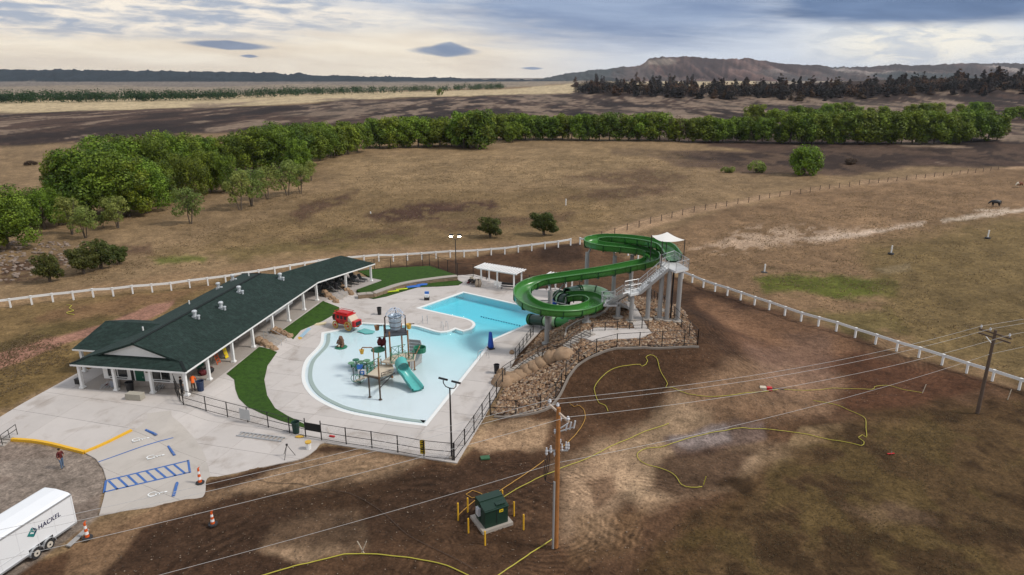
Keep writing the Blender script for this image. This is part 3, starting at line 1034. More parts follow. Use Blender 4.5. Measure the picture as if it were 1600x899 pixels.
def water_mat():
    m = bpy.data.materials.new('pool_water')
    m.use_nodes = True
    T = NT(m.node_tree)
    out = T.add('ShaderNodeOutputMaterial')
    c = T.add('ShaderNodeTexCoord')
    bp = T.add('ShaderNodeBump')
    bp.inputs['Strength'].default_value = 0.6
    bp.inputs['Distance'].default_value = 0.03
    T.put(bp.inputs['Height'], T.noise(c.outputs['Object'], 2.2, 4, 0.55, 0.4))
    fr = T.add('ShaderNodeFresnel'); fr.inputs[0].default_value = 1.33
    T.l.new(bp.outputs[0], fr.inputs['Normal'])
    gl = T.add('ShaderNodeBsdfGlossy'); gl.inputs['Roughness'].default_value = 0.06
    T.l.new(bp.outputs[0], gl.inputs['Normal'])
    tr = T.add('ShaderNodeBsdfTransparent')
    mx = T.add('ShaderNodeMixShader')
    T.l.new(fr.outputs[0], mx.inputs[0]); T.l.new(tr.outputs[0], mx.inputs[1]); T.l.new(gl.outputs[0], mx.inputs[2])
    T.l.new(mx.outputs[0], out.inputs['Surface'])
    va = T.add('ShaderNodeVolumeAbsorption')
    va.inputs['Color'].default_value = (0.0, 0.90, 0.975, 1)
    va.inputs['Density'].default_value = 0.55
    T.l.new(va.outputs[0], out.inputs['Volume'])
    return m


bm = fill_sheet(off_poly(POOL, 0.395), (), grid_cuts(inner, 0.3, 1.5))
top_f = bm.faces[:]
for v in bm.verts: v.co.z = -0.06
r = bmesh.ops.duplicate(bm, geom=bm.faces[:])
low_v = [g for g in r['geom'] if isinstance(g, bmesh.types.BMVert)]
Zl = -0.07 - pool_depth([v.co.x for v in low_v], [v.co.y for v in low_v])
for v, z in zip(low_v, Zl): v.co.z = z
low_f = [g for g in r['geom'] if isinstance(g, bmesh.types.BMFace)]
bmesh.ops.reverse_faces(bm, faces=low_f)
be = [e for e in bm.edges if e.is_boundary]
bmesh.ops.bridge_loops(bm, edges=be)
bmesh.ops.recalc_face_normals(bm, faces=bm.faces)
me = bpy.data.meshes.new('pool_water'); bm.to_mesh(me); bm.free()
me.materials.append(water_mat())
tag(link_mesh('pool_water', me), kind='structure')

# turf
for pts in ([(354, 585), (405, 543), (433, 551), (418, 572), (413, 594), (417.6, 619), (430, 639), (448, 650), (474, 663), (498, 671), (500, 673.5), (474, 669), (435, 657), (409, 647), (386, 636), (373, 623), (368, 609), (366, 594)],
            [(441, 517), (505, 471), (509, 473), (530, 481), (531, 487), (505, 502), (470, 517), (458, 531)],
            [(573, 465.6), (584.5, 467.4), (604.5, 463.6), (627, 456.4), (653.5, 449.2), (685, 448), (716, 445.8), (723, 441.6), (716, 439.2), (676, 442.4), (638, 449.5), (611, 458.5), (582, 464)]):
    P = [tuple(gp(*p)[:2]) for p in pts]
    tag(sheet('lawn', P, M_GRASS, 0.075), kind='structure')
UL = [pz(u, v, 0.55) for u, v in ((560, 424), (587, 420), (671, 415.5), (715, 430), (676, 434.5), (633, 440.5), (604.5, 448), (578, 457.5), (566, 459), (556, 452), (592, 439))]
tag(sheet('upper_lawn', [tuple(p[:2]) for p in UL], M_GRASS, 0.0, zfun=lambda X, Y: 0.55 + X * 0, thick=0.7), kind='structure')

# car park pad, markings, kerb
M_PAD = mat('pad_concrete', (0.45, 0.405, 0.36), 0.85, 0.08, 0.8, bump=0.1, bscale=25, rand=0.03, dirt=((.27, .235, .2), .5, .75, .5))
arc1 = [(206, 676), (222, 662), (228, 652), (224, 646)]
def arc_px(pts, step=.5):
    return [tuple(q[:2]) for q in smooth_path([gp(*p) for p in pts], step)]


PAD = arc_px([(156, 804), (163, 776), (166.5, 752), (161, 733), (150, 718), (134, 709)])
PAD += arc_px([(206, 675), (221, 665), (230, 655), (229, 647)]) + arc_px([(268, 642), (269, 652), (283, 663), (304, 686), (320, 712), (328, 742), (329, 750), (322, 779)])
PAD.reverse()
padr = thing('parking_pad', None, None); padr['kind'] = 'structure'
slabs(padr, PAD, [], R(62), 4.5, M_PAD, 0.05, thick=0.03, gap=0.012)

M_BLUE = mat('blue_road_paint', (0.05, 0.13, 0.36), 0.7, 0.2, 6.0, dirt=((.28, .28, .3), .55, .72, .6))
M_WPAINT = mat('white_road_paint', (0.75, 0.75, 0.73), 0.7, 0.08, 6.0)
M_YPAINT = mat('yellow_kerb_paint', (0.72, 0.40, 0.025), 0.6, 0.08, 3.0)


def strip(B, p, q, w, dz=0.062):
    a, b = gp(*p), gp(*q)
    d = (b - a); d.z = 0; d.normalize()
    s = Vector((-d.y, d.x, 0)) * w / 2
    n = max(1, int((b - a).length / 1.0))
    for i in range(n):
        A, C = a.lerp(b, i / n), a.lerp(b, (i + 1) / n)
        q4 = [A - s, C - s, C + s, A + s]
        B.quad(*[(v.x, v.y, tz1(v.x, v.y, False) + dz) for v in q4])


B = MB(); strip(B, (154, 723), (271, 685), 0.12)
tag(B.build('parking_line', M_BLUE), 'single thin blue bay line between the two upper accessible bays', 'painted line')
B = MB()
for p, q in (((163, 770), (297, 739)), ((166, 752), (294, 721)), ((163, 771), (166, 752)), ((297, 740), (294, 720)),
             ((170, 752.5), (184, 766)), ((185, 748), (200, 762)), ((200, 744.5), (215, 758.5)), ((214, 741), (229.5, 755)), ((229, 737.5), (245, 751.5)), ((243, 734), (260, 748)), ((258, 730.5), (275, 744.5)), ((272, 727), (289.5, 741))):
    strip(B, p, q, 0.17)
tag(B.build('hatched_aisle', M_BLUE), 'blue hatched access aisle painted between accessible bays', 'road marking')


def wheelchair(u, v, which):
    """the seated figure of an accessible bay, painted flat"""
    c = gp(u, v)
    o = thing('accessible_symbol', which, 'road marking', (c.x, c.y, tz1(c.x, c.y, False) + 0.085), R(-76), 'accessible bay symbols')
    o.scale = (0.6, 0.72, 1)
    B = MB()
    def arc(cx, cy, r, a0, a1, w, n=16):
        for k in range(n):
            t0, t1 = R(a0 + (a1 - a0) * k / n), R(a0 + (a1 - a0) * (k + 1) / n)
            B.quad(*[(cx + rr * math.cos(t), cy + rr * math.sin(t), 0) for rr, t in ((r, t0), (r + w, t0), (r + w, t1), (r, t1))])
    def seg(x0, y0, x1, y1, w):
        d = Vector((x1 - x0, y1 - y0)).normalized(); s = Vector((-d.y, d.x)) * w / 2
        B.quad((x0 - s.x, y0 - s.y, .001), (x1 - s.x, y1 - s.y, .001), (x1 + s.x, y1 + s.y, .001), (x0 + s.x, y0 + s.y, .001))
    arc(0, -0.25, 0.36, 140, 400, 0.14)
    seg(-0.12, 0.75, -0.05, 0.05, 0.17)
    seg(-0.08, 0.1, 0.42, 0.1, 0.16); seg(0.38, 0.1, 0.56, -0.5, 0.16); seg(0.5, -0.5, 0.72, -0.45, 0.12)
    seg(-0.1, 0.42, 0.3, 0.42, 0.12)
    arc(-0.14, 0.98, 0.0, 0, 360, 0.16)
    link_mesh('figure', B.mesh('figure', M_WPAINT), o)


wheelchair(217, 688, 'white wheelchair symbol in the bay beside the yellow kerb')
wheelchair(240, 715, 'white wheelchair symbol between thin blue line and hatched aisle')
wheelchair(243, 773, 'white wheelchair symbol below the hatched aisle, nearest the dirt')


def wheel_stop(p, q, label):
    a, b = gp(*p), gp(*q)
    c = (a + b) / 2; d = b - a
    L = d.length
    o = thing('wheel_stop', label, 'wheel stop', (c.x, c.y, tz1(c.x, c.y, False) + 0.05), math.atan2(d.y, d.x), 'blue wheel stops of the accessible bays')
    B = MB()
    prof = [(-0.11, 0), (0.11, 0), (0.07, 0.11), (-0.07, 0.11)]
    vs = [(x, y, z) for x in (-L / 2, L / 2) for y, z in prof]
    B.faces(vs, [(0, 1, 2, 3)[::-1], (4, 5, 6, 7), (0, 1, 5, 4), (1, 2, 6, 5), (2, 3, 7, 6), (3, 0, 4, 7)])
    link_mesh('block', B.mesh('block', M_BLUE), o)
    for x in (-L * 0.32, L * 0.32):
        B = MB(); B.lathe([(0.025, 0.108), (0.025, 0.118), (0.012, 0.122)], (x, 0, 0), 6); link_mesh('anchor_pin', B.mesh('anchor_pin', M_GALV), o)


wheel_stop((228, 673), (245, 682), 'blue wheel stop nearest the yellow kerb')
wheel_stop((263, 698), (273, 713), 'blue wheel stop above the end of the hatched aisle')
wheel_stop((277, 756), (271, 777), 'blue wheel stop nearest the dirt, below the orange striped cone')

# yellow kerb
KP = [gp(*p) for p in ((18, 688), (50, 690), (80, 695), (108, 702), (132, 708))] + [gp(*p) for p in ((150, 701), (170, 692), (188, 683), (206, 674))]
kr = thing('yellow_kerb', 'low kerb painted yellow between gravel lot and pavement', 'kerb', KP[0])
for name, pts in (('curved_run', smooth_path(KP[:5], 0.8)), ('straight_run', KP[4:])):
    B = MB()
    for a, b in zip(pts, pts[1:]):
        za, zb = tz1(a.x, a.y, False), tz1(b.x, b.y, False)
        B.bar((a.x, a.y, za + 0.06), (b.x, b.y, zb + 0.06), 0.26, 0.24)
    B.build(name, M_YPAINT, kr)

# ------------------------------------------------------------------ bathhouse
M_ROOF = mat('dark_green_shingles', (0.016, 0.031, 0.025), 0.8, 0.5, 3.0, bump=0.25, bscale=30, spec=0.25, dirt=((0.03, 0.05, 0.044), 0.45, 0.7, 0.6))
def shingle_texture(m):
    T = m.node_tree
    b = [n for n in T.nodes if n.type == 'BSDF_PRINCIPLED'][0]
    src = b.inputs['Base Color'].links[0].from_socket
    c = [n for n in T.nodes if n.type == 'TEX_COORD'][0]
    v = T.nodes.new('ShaderNodeTexVoronoi'); v.inputs['Scale'].default_value = 4.2
    T.links.new(c.outputs['Object'], v.inputs['Vector'])
    s_ = T.nodes.new('ShaderNodeSeparateColor'); T.links.new(v.outputs['Color'], s_.inputs[0])
    mr = T.nodes.new('ShaderNodeMapRange'); mr.inputs[3].default_value, mr.inputs[4].default_value = 0.75, 1.3
    T.links.new(s_.outputs[0], mr.inputs[0])
    mx = T.nodes.new('ShaderNodeMix'); mx.data_type = 'RGBA'; mx.blend_type = 'MULTIPLY'; mx.inputs[0].default_value = 1.0
    T.links.new(src, mx.inputs[6]); T.links.new(mr.outputs[0], mx.inputs[7]); T.links.new(mx.outputs[2], b.inputs['Base Color'])


shingle_texture(M_ROOF)
M_WALL = mat('white_siding', (0.80, 0.78, 0.75), 0.6, 0.04, 2.0)
M_STONE_W = mat('grey_stone_wainscot', (0.32, 0.275, 0.24), 0.85, 0.3, 3.0, bump=0.4, bscale=6)
M_GREEN = mat('dark_green_door', (0.012, 0.085, 0.05), 0.5, 0.1)
M_GLASS = mat('dark_window_glass', (0.012, 0.014, 0.016), 0.12, 0.1, spec=0.6)
M_TRIM = mat('black_window_trim', (0.02, 0.02, 0.02), 0.5, 0.1)
M_VENT = mat('vent_metal', (0.55, 0.57, 0.58), 0.4, 0.1, 5.0, metal=0.3)
M_FLOOR = mat('porch_floor', (0.34, 0.30, 0.265), 0.8, 0.14, 1.0, dirt=((0.18, 0.15, 0.13), 0.5, 0.75, 0.6))

bath = thing('bathhouse', 'long white bathhouse with dark green shingled roof and columned porch beside the pool', 'building', tuple(bl(0, 0, 0.6)))
RT = 1 / 3.0                        # roof pitch, rise over run


def clip_q(poly, g, lo, hi):
    """part of a convex outline with lo <= g(p) <= hi"""
    for sgn, lim in ((1, lo), (-1, -hi)):
        out = []
        for i in range(len(poly)):
            a, b = poly[i], poly[(i + 1) % len(poly)]
            ga, gb = sgn * g(a) - lim, sgn * g(b) - lim
            if ga >= 0: out.append(a)
            if (ga >= 0) != (gb >= 0): out.append(a.lerp(b, ga / (ga - gb)))
        poly = out
        if len(poly) < 3: return []
    return poly


def roof_plane(name, poly, parent, eave_a, eave_b, course=0.20):
    """shingled roof slope laid in overlapping courses, each a step proud of the one above"""
    P = [Vector(p) for p in poly]
    e = (Vector(eave_b) - Vector(eave_a)).normalized()
    n = (P[1] - P[0]).cross(P[2] - P[0]).normalized()
    if n.z < 0: n = -n
    upd = n.cross(e).normalized()
    if upd.z < 0: upd = -upd
    g = lambda p: (p - Vector(eave_a)).dot(upd)
    top = max(g(p) for p in P)
    B = MB()
    k = 0
    q = min(g(p) for p in P)
    tab = 0
    while q < top - 1e-4:
        c = clip_q(P, g, q, min(q + course, top))
        if len(c) >= 3:
            vs = [p + n * (0.02 + 0.024 * (1 - (g(p) - q) / course)) for p in c]
            nn = (vs[1] - vs[0]).cross(vs[2] - vs[0])
            if nn.dot(n) < 0: vs.reverse()
            B.quad(*vs)
            for i in range(len(vs)):
                a, b = vs[i], vs[(i + 1) % len(vs)]
                B.quad(a, a - n * 0.05, b - n * 0.05, b)
        q += course
    return B.build(name, M_ROOF, parent)


E_ = EAVE
HR = 6.1
ZR = E_ + HR * RT
# plan of the main roof: hipped skirt with a gable over it at the front, full hip at the far end
right1 = [bl(0, 0, E_), bl(1.3, 0, E_), bl(1.3, 1.3, E_ + 1.3 * RT)]
right2 = [bl(1.3, 0, E_), bl(32.1, 0, E_), bl(26, HR, ZR), bl(1.0, HR, ZR), bl(1.0, 1.3, E_ + 1.3 * RT)]
right2 = [bl(1.3, 0, E_), bl(32.1, 0, E_), bl(26, HR, ZR), bl(1.3, HR, ZR)]
left1 = [bl(0, BW, E_), bl(1.3, BW, E_), bl(1.3, BW - 1.3, E_ + 1.3 * RT)]
left2 = [bl(1.3, BW, E_), bl(32.1, BW, E_), bl(26, HR, ZR), bl(1.3, HR, ZR)]
roof = None
for nm, pl, ea, eb in (('roof', right2, bl(0, 0, E_), bl(5, 0, E_)), ('roof', right1, bl(0, 0, E_), bl(5, 0, E_)),
                       ('roof', left2, bl(0, BW, E_), bl(5, BW, E_)), ('roof', left1, bl(0, BW, E_), bl(5, BW, E_)),
                       ('hip_roof', [bl(32.1, 0, E_), bl(32.1, BW, E_), bl(26, HR, ZR)], bl(32.1, 0, E_), bl(32.1, BW, E_)),
                       ('skirt_roof', [bl(0, 0, E_), bl(0, BW, E_), bl(1.62, BW - 1.62, E_ + 1.62 * RT), bl(1.62, 1.62, E_ + 1.62 * RT)], bl(0, 0, E_), bl(0, BW, E_))):
    roof_plane(nm, pl, bath, ea, eb)
# front gable wall with dark barge boards
B = MB()
for zo in (0.0,):
    pts = [bl(1.6, 1.5, E_ + 1.55 * RT), bl(1.6, BW - 1.5, E_ + 1.55 * RT), bl(1.6, HR, ZR - 0.12)]
    B.quad(*pts); B.quad(*[p + BU * 0.08 for p in reversed(pts)])
B.build('gable_wall', M_WALL, bath)
B = MB()
for t0 in (0.6, BW - 0.6):
    B.bar(bl(1.28, t0, E_ + 0.6 * RT - 0.08), bl(1.28, HR, ZR - 0.06), 0.06, 0.2)
B.build('barge_board', M_ROOF, bath)
# ridge caps
B = MB()
B.bar(bl(1.25, HR, ZR + 0.04), bl(26, HR, ZR + 0.04), 0.3, 0.07)
for a, b in ((bl(26, HR, ZR + 0.04), bl(32.1, BW, E_ + 0.04)), (bl(0, 0, E_ + .05), bl(1.3, 1.3, E_ + 1.3 * RT + .05)), (bl(0, BW, E_ + .05), bl(1.3, BW - 1.3, E_ + 1.3 * RT + .05))):
    B.bar(a, b, 0.26, 0.06)
B.build('ridge_cap', mat('ridge_shingles', (0.006, 0.011, 0.010), 0.9, 0.2), bath)

# side wing towards the west, ridge across the main one
WS0, WS1, WT = 3.5, 12.4, 14.9
wr = (WS1 - WS0) / 2
wsm, wz = (WS0 + WS1) / 2, EAVE + wr * RT
tin = BW - wr - 0.3
roof_plane('wing_roof', [bl(WS0, WT, E_), bl(WS0, BW, E_), bl(wsm, tin, wz), bl(wsm, WT - 0.6, wz)], bath, bl(WS0, WT, E_), bl(WS0, BW, E_))
roof_plane('wing_roof', [bl(WS1, WT, E_), bl(WS1, BW, E_), bl(wsm, tin, wz), bl(wsm, WT - 0.6, wz)], bath, bl(WS1, WT, E_), bl(WS1, BW, E_))
B = MB()
B.quad(bl(WS0 + .4, WT - .4, E_ - .1), bl(WS1 - .4, WT - .4, E_ - .1), bl(wsm, WT - .5, wz - .12))
B.build('wing_gable', M_WALL, bath)

# open pavilion at the far end, turned towards the pool
PA = (PEND - KINK).normalized(); PB = Vector((-PA.y, PA.x, 0)); PL = (PEND - KINK).length; PH = 3.9


def pv(a, b, z=0.0):
    return KINK + PA * a + PB * b + Vector((0, 0, z))


pzr = E_ + PH * RT
st = -6.5
roof_plane('pavilion_roof', [pv(st, 0, E_), pv(PL, 0, E_), pv(PL - 2.9, PH, pzr), pv(st, PH, pzr)], bath, pv(0, 0, E_), pv(5, 0, E_))
roof_plane('pavilion_roof', [pv(st, 2 * PH, E_), pv(PL, 2 * PH, E_), pv(PL - 2.9, PH, pzr), pv(st, PH, pzr)], bath, pv(0, 2 * PH, E_), pv(5, 2 * PH, E_))
roof_plane('hip_roof', [pv(PL, 0, E_), pv(PL, 2 * PH, E_), pv(PL - 2.9, PH, pzr)], bath, pv(PL, 0, E_), pv(PL, 2 * PH, E_))

# white fascia boards and porch ceilings
B = MB()
zf = E_ - 0.07
for a, b in ((bl(0, 0), bl(BLEN, 0)), (bl(0, 0), bl(0, BW)), (bl(0, BW), bl(32, BW)), (bl(WS0, BW), bl(WS0, WT)), (bl(WS0, WT), bl(WS1, WT)), (pv(0, 0), pv(PL, 0)), (pv(PL, 0), pv(PL, 2 * PH)), (pv(3, 2 * PH), pv(PL, 2 * PH))):
    B = MB()
    B.bar(a + Vector((0, 0, zf)), b + Vector((0, 0, zf)), 0.06, 0.17)
    B.build('fascia', M_WHITE, bath)
B = MB()
zc = E_ - 0.08
B.prism([tuple(bl(0.1, .1)[:2]), tuple(bl(BLEN, .1)[:2]), tuple(bl(BLEN, BW - .1)[:2]), tuple(bl(.1, BW - .1)[:2])], zc - 0.03, zc)
B.build('porch_ceiling', M_WHITE, bath)
B = MB()
B.prism([tuple(p[:2]) for p in (pv(0.2, .1), pv(PL - .1, .1), pv(PL - .1, 2 * PH - .1), pv(0.2, 2 * PH - .1))], zc - 0.06, zc - 0.035)
B.build('pavilion_ceiling', M_WHITE, bath)

# floors
Z0 = 0.6
B = MB(); B.prism([tuple(bl(*p)[:2]) for p in ((0.3, -0.15), (BLEN - 0.2, -0.15), (BLEN - 0.2, BW), (0.3, BW))], Z0 - 0.5, Z0 + 0.055)
B.build('porch_floor', M_FLOOR, bath)
B = MB(); B.prism([tuple(p[:2]) for p in (pv(-0.4, -0.5), pv(PL + 0.6, -0.5), pv(PL + 0.6, 2 * PH + .3), pv(-0.4, 2 * PH + .3))], Z0 - 0.75, Z0 + 0.062)
B.build('pavilion_floor', mat('pavilion_floor', (0.40, 0.36, 0.33), 0.85, 0.1, 1.0), bath)

# columns: shaft with a stepped white base; places surveyed from the picture
cpx = [(133, 609), (195, 616), (258, 618.5), (296, 621.5), (333.5, 594), (367.5, 566), (398.5, 543), (426, 520), (451, 502), (474, 484.5), (494, 469.5), (542, 453.6), (587, 441)]
cols = [bl(0.45, BW - 0.5), bl(0.45, BW - 4.2), bl(0.45, BW - 8.1), bl(0.45, 0.5)]
for u, v in cpx[4:11]:
    p = pz(u, v, Z0 + .05)
    s = (p - FR).dot(BU)
    cols.append(bl(s, 0.4))
for u, v in cpx[11:]:
    p = pz(u, v, Z0 + .05)
    cols.append(pv((p - KINK).dot(PA), 0.4))
for a in (5.2, PL - 0.6):
    cols.append(pv(a, 2 * PH - 0.4))
cols.append(bl(WS0 + .5, WT - .5))
cm = None
for p in cols:
    ang = math.atan2(BU.y, BU.x)
    B = MB()
    zt = zc - 0.03
    for c, s_ in (((0, 0, 0.12), (0.46, 0.46, 0.13)), ((0, 0, 0.22), (0.36, 0.36, 0.08)), ((0, 0, (zt - Z0 + 0.26) / 2), (0.26, 0.26, zt - Z0 - 0.26)), ((0, 0, zt - Z0 - 0.08), (0.34, 0.34, 0.14))):
        B.box((c[0] + p.x, c[1] + p.y, c[2] + Z0), s_, ang)
    B.build('column', M_WHITE, bath)

# walls: front wall with windows and door, pool-side wall with roller doors
def wall(name, a, b, z0, z1, m, th=0.16):
    B = MB()
    d = (b - a).normalized(); s = Vector((-d.y, d.x, 0)) * th / 2
    B.prism([tuple((a - s)[:2]), tuple((b - s)[:2]), tuple((b + s)[:2]), tuple((a + s)[:2])], z0, z1)
    return B.build(name, m, bath)


zt = zc - 0.03
ws, wt = 1.75, 3.2
wall('wall', bl(ws, BW - 2.0), bl(ws, 1.7), Z0 + 0.62, zt, M_WALL)
wall('wainscot', bl(ws - .02, BW - 2.0), bl(ws - .02, 1.7), Z0, Z0 + 0.62, M_STONE_W, 0.24)
wall('wall', bl(ws, BW - 2.0), bl(26, BW - 2.0), Z0, zt, M_WALL)
wall('wall', bl(ws, 1.7), bl(3.6, wt), Z0, zt, M_WALL)
wall('wall', bl(26, wt), bl(26, BW - 2.0), Z0, zt, M_WALL)
# pool-side wall in bays
for s0, s1, kind in ((3.6, 6.0, 'w'), (6.0, 7.4, 'g'), (7.4, 9.0, 'w'), (9.0, 13.5, 'o'), (13.5, 14.2, 'w'), (14.2, 18.2, 'r'), (18.2, 18.9, 'w'), (18.9, 20.6, 'r'), (20.6, 26.0, 'w')):
    if kind == 'w':
        wall('wall', bl(s0, wt), bl(s1, wt), Z0 + 0.9, zt, M_WALL)
        wall('wainscot', bl(s0, wt - .02), bl(s1, wt - .02), Z0, Z0 + 0.9, M_STONE_W if s0 < 20 else M_WALL, 0.22)
    elif kind == 'g':
        wall('green_door', bl(s0, wt), bl(s1, wt), Z0, zt, M_GREEN)
    elif kind == 'r':
        B = MB()
        z = Z0 + 0.9
        while z < zt - 0.05:
            h = min(0.22, zt - z)
            B.bar(bl(s0 + .05, wt - 0.02, z + h / 2), bl(s1 - .05, wt - 0.02, z + h / 2), 0.1, h - 0.025)
            z += h
        B.build('roller_shutter', M_GREEN, bath)
        wall('counter', bl(s0, wt - .1), bl(s1, wt - .1), Z0, Z0 + 0.9, M_STONE_W, 0.3)
    else:
        wall('screen_wall', bl(s0, wt + 2.4), bl(s1, wt + 2.4), Z0, zt, M_STONE_W)
wall('white_panel', bl(20.9, 0.9 + 1.0), bl(25.8, 0.9 + 1.0), Z0 + 0.95, zt, M_WHITE, 0.1)


def window(t0, t1, z0, z1, s=ws - 0.09):
    B = MB()
    for a, b in (((t0, z0), (t1, z0)), ((t0, z1), (t1, z1)), ((t0, z0), (t0, z1)), ((t1, z0), (t1, z1))):
        if a[1] == b[1]: B.bar(bl(s, a[0] - .06, a[1]), bl(s, b[0] + .06, b[1]), 0.05, 0.1)
        else: B.box(tuple(bl(s, a[0], (z0 + z1) / 2)), (0.05, 0.1, z1 - z0 - 0.1), math.atan2(BU.y, BU.x))
    fr = B.build('window', M_TRIM, bath)
    B = MB()
    tm = (t0 + t1) / 2
    ang = math.atan2(BU.y, BU.x)
    for t in (t0 + .1, tm, t1 - .1):
        B.box(tuple(bl(s - .012, t, (z0 + z1) / 2)), (0.04, 0.07, z1 - z0 - .1), ang)
    for z in (z0 + .09, z1 - .09):
        B.box(tuple(bl(s - .012, tm, z)), (0.038, t1 - t0 - .12, 0.07), ang)
    B.build('sash', M_WHITE, fr)
    for ta, tb in ((t0, tm), (tm, t1)):
        B = MB()
        B.box(tuple(bl(s + .01, (ta + tb) / 2, (z0 + z1) / 2)), (0.02, abs(tb - ta) - .03, z1 - z0 - .08), ang)
        B.build('pane', M_GLASS, fr)


window(BW - 2.6, BW - 4.6, Z0 + 0.8, Z0 + 2.05)
window(BW - 7.4, BW - 9.2, Z0 + 0.8, Z0 + 2.05)
ang = math.atan2(BU.y, BU.x)
B = MB(); B.box(tuple(bl(ws - .1, BW - 6.0, Z0 + 1.1)), (0.06, 0.95, 2.1), ang)
dr = B.build('entrance_door', M_GREEN, bath)
B = MB(); B.box(tuple(bl(ws - .15, BW - 6.35, Z0 + 1.05)), (0.05, 0.05, 0.16), ang); B.build('handle', M_GALV, dr)
B = MB(); B.box(tuple(bl(ws - .1, BW - 5.2, Z0 + 1.1)), (0.05, 0.3, 2.1), ang); B.build('door_sidelight', M_TRIM, bath)
B = MB(); B.box(tuple(bl(ws - .11, BW - 6.9, Z0 + 1.6)), (0.03, 0.42, 0.12), ang); B.build('small_plaque', mat('plaque', (0.12, 0.09, 0.06), 0.6), bath)

# roof vents
def roof_hit(u, v, side):
    d = pix_dir(u, v)
    o = Vector((0, 0, CAM_H))
    n = (BV * -RT if side == 'r' else BV * RT) + Vector((0, 0, 1))
    p0 = bl(0, 0, E_) if side == 'r' else bl(0, BW, E_)
    t = (p0 - o).dot(n) / d.dot(n)
    return o + d * t


for u, v, sd_ in ((305, 497, 'r'), (346, 483, 'r'), (374, 458, 'r'), (341.5, 452, 'l'), (364, 439, 'l'), (438, 437, 'r')):
    p = roof_hit(u, v, sd_)
    B = MB()
    B.box((p.x, p.y, p.z + .08), (0.46, 0.46, 0.34), ang)
    B.lathe([(0.19, 0.2), (0.19, 0.62), (0.27, 0.64), (0.28, 0.80), (0.19, 0.88), (0.05, 0.92)], tuple(p), 12)
    vn = B.build('roof_vent', M_VENT, bath)
    B = MB(); q = p - BV * 0.42 + Vector((0, 0, -0.12))
    B.lathe([(0.13, 0), (0.13, 0.34), (0.19, 0.36), (0.17, 0.46)], tuple(q), 8)
    B.build('vent_outlet', M_VENT, vn)
for u, v, sd_ in ((296, 476, 'l'), (224, 518, 'l'), (389, 432, 'l')):
    p = roof_hit(u, v, sd_)
    B = MB(); B.lathe([(0.08, -0.1), (0.08, 0.5), (0.06, 0.5)], tuple(p), 8)
    B.build('vent_pipe', M_WHITE, bath)

# ------------------------------------------------------------------ steps flanked by boulders
M_ROCKW = mat('tan_boulder', (0.31, 0.205, 0.125), 0.85, 0.3, 2.5, bump=0.7, bscale=4, dirt=((0.22, 0.14, 0.085), 0.45, 0.7, 0.7), rand=0.12)
M_STEP = mat('step_concrete', (0.36, 0.32, 0.28), 0.85, 0.1, 2.0, rand=0.14)


def steps(label, top_l, top_r, bot_l, bot_r, n, z_top, z_bot, boulders=True, rails=2):
    tl, tr, bl_, br = (Vector((*flat(*top_l, z_top), 0)), Vector((*flat(*top_r, z_top), 0)), Vector((*flat(*bot_l, z_bot), 0)), Vector((*flat(*bot_r, z_bot), 0)))
    o = thing('steps', label, 'steps', (*((bl_ + br) / 2)[:2], z_bot))
    for k in range(n):
        f0, f1 = k / n, (k + 1) / n
        P = [tl.lerp(bl_, f0), tr.lerp(br, f0), tr.lerp(br, f1), tl.lerp(bl_, f1)]
        if (P[1] - P[0]).cross(P[2] - P[1]).z < 0: P.reverse()
        e_ = max(tz1(q_.x, q_.y, False) for q_ in P) + 0.05
        B = MB(); B.prism([tuple(p[:2]) for p in P], z_bot - 0.05, max(e_, z_top - (z_top - z_bot) * (k + 0.5) / n))
        B.build('tread', M_STEP, o)
    if boulders:
        for a, b, sg in ((tl, bl_, -1), (tr, br, 1)):
            side = (tr - tl).normalized() * sg
            for k in range(4):
                f = -0.1 + 1.1 * k / 3
                p = a.lerp(b, f) + side * 0.5
                B = MB(); B.sm = False
                B.blob((p.x, p.y, z_top + 0.25 - max(f, 0) * (z_top - z_bot) * 0.9), (0.52, 0.52, 0.5), 10, 7, seed=int(abs(p.x * 31 + p.y * 17)), rough=0.16)
                B.build('boulder', M_ROCKW, o)
    for f in ((0.3, 0.72) if rails == 2 else (0.5,)):
        a, b = tl.lerp(tr, f), bl_.lerp(br, f)
        B = MB()
        A, C = Vector((a.x, a.y, z_top + 0.92)), Vector((b.x, b.y, z_bot + 0.95))
        e = (C - A); e.z = 0; e.normalize()
        B.tube([(a.x - e.x * .4, a.y - e.y * .4, z_top), A - e * .4, A, C, C + e * .35, (b.x + e.x * .35, b.y + e.y * .35, z_bot)], 0.032, 6)
        B.build('handrail', M_GALV, o)
    return o


steps('wide steps with paired boulders rising from pool deck to porch middle', (411, 534), (428, 522), (432, 548), (449, 533), 4, Z0 + .05, 0.03)
steps('steps with boulders climbing to the pavilion of stacked chairs', (512, 460), (530, 451), (528, 474), (545, 464), 3, Z0 + .05, 0.03)

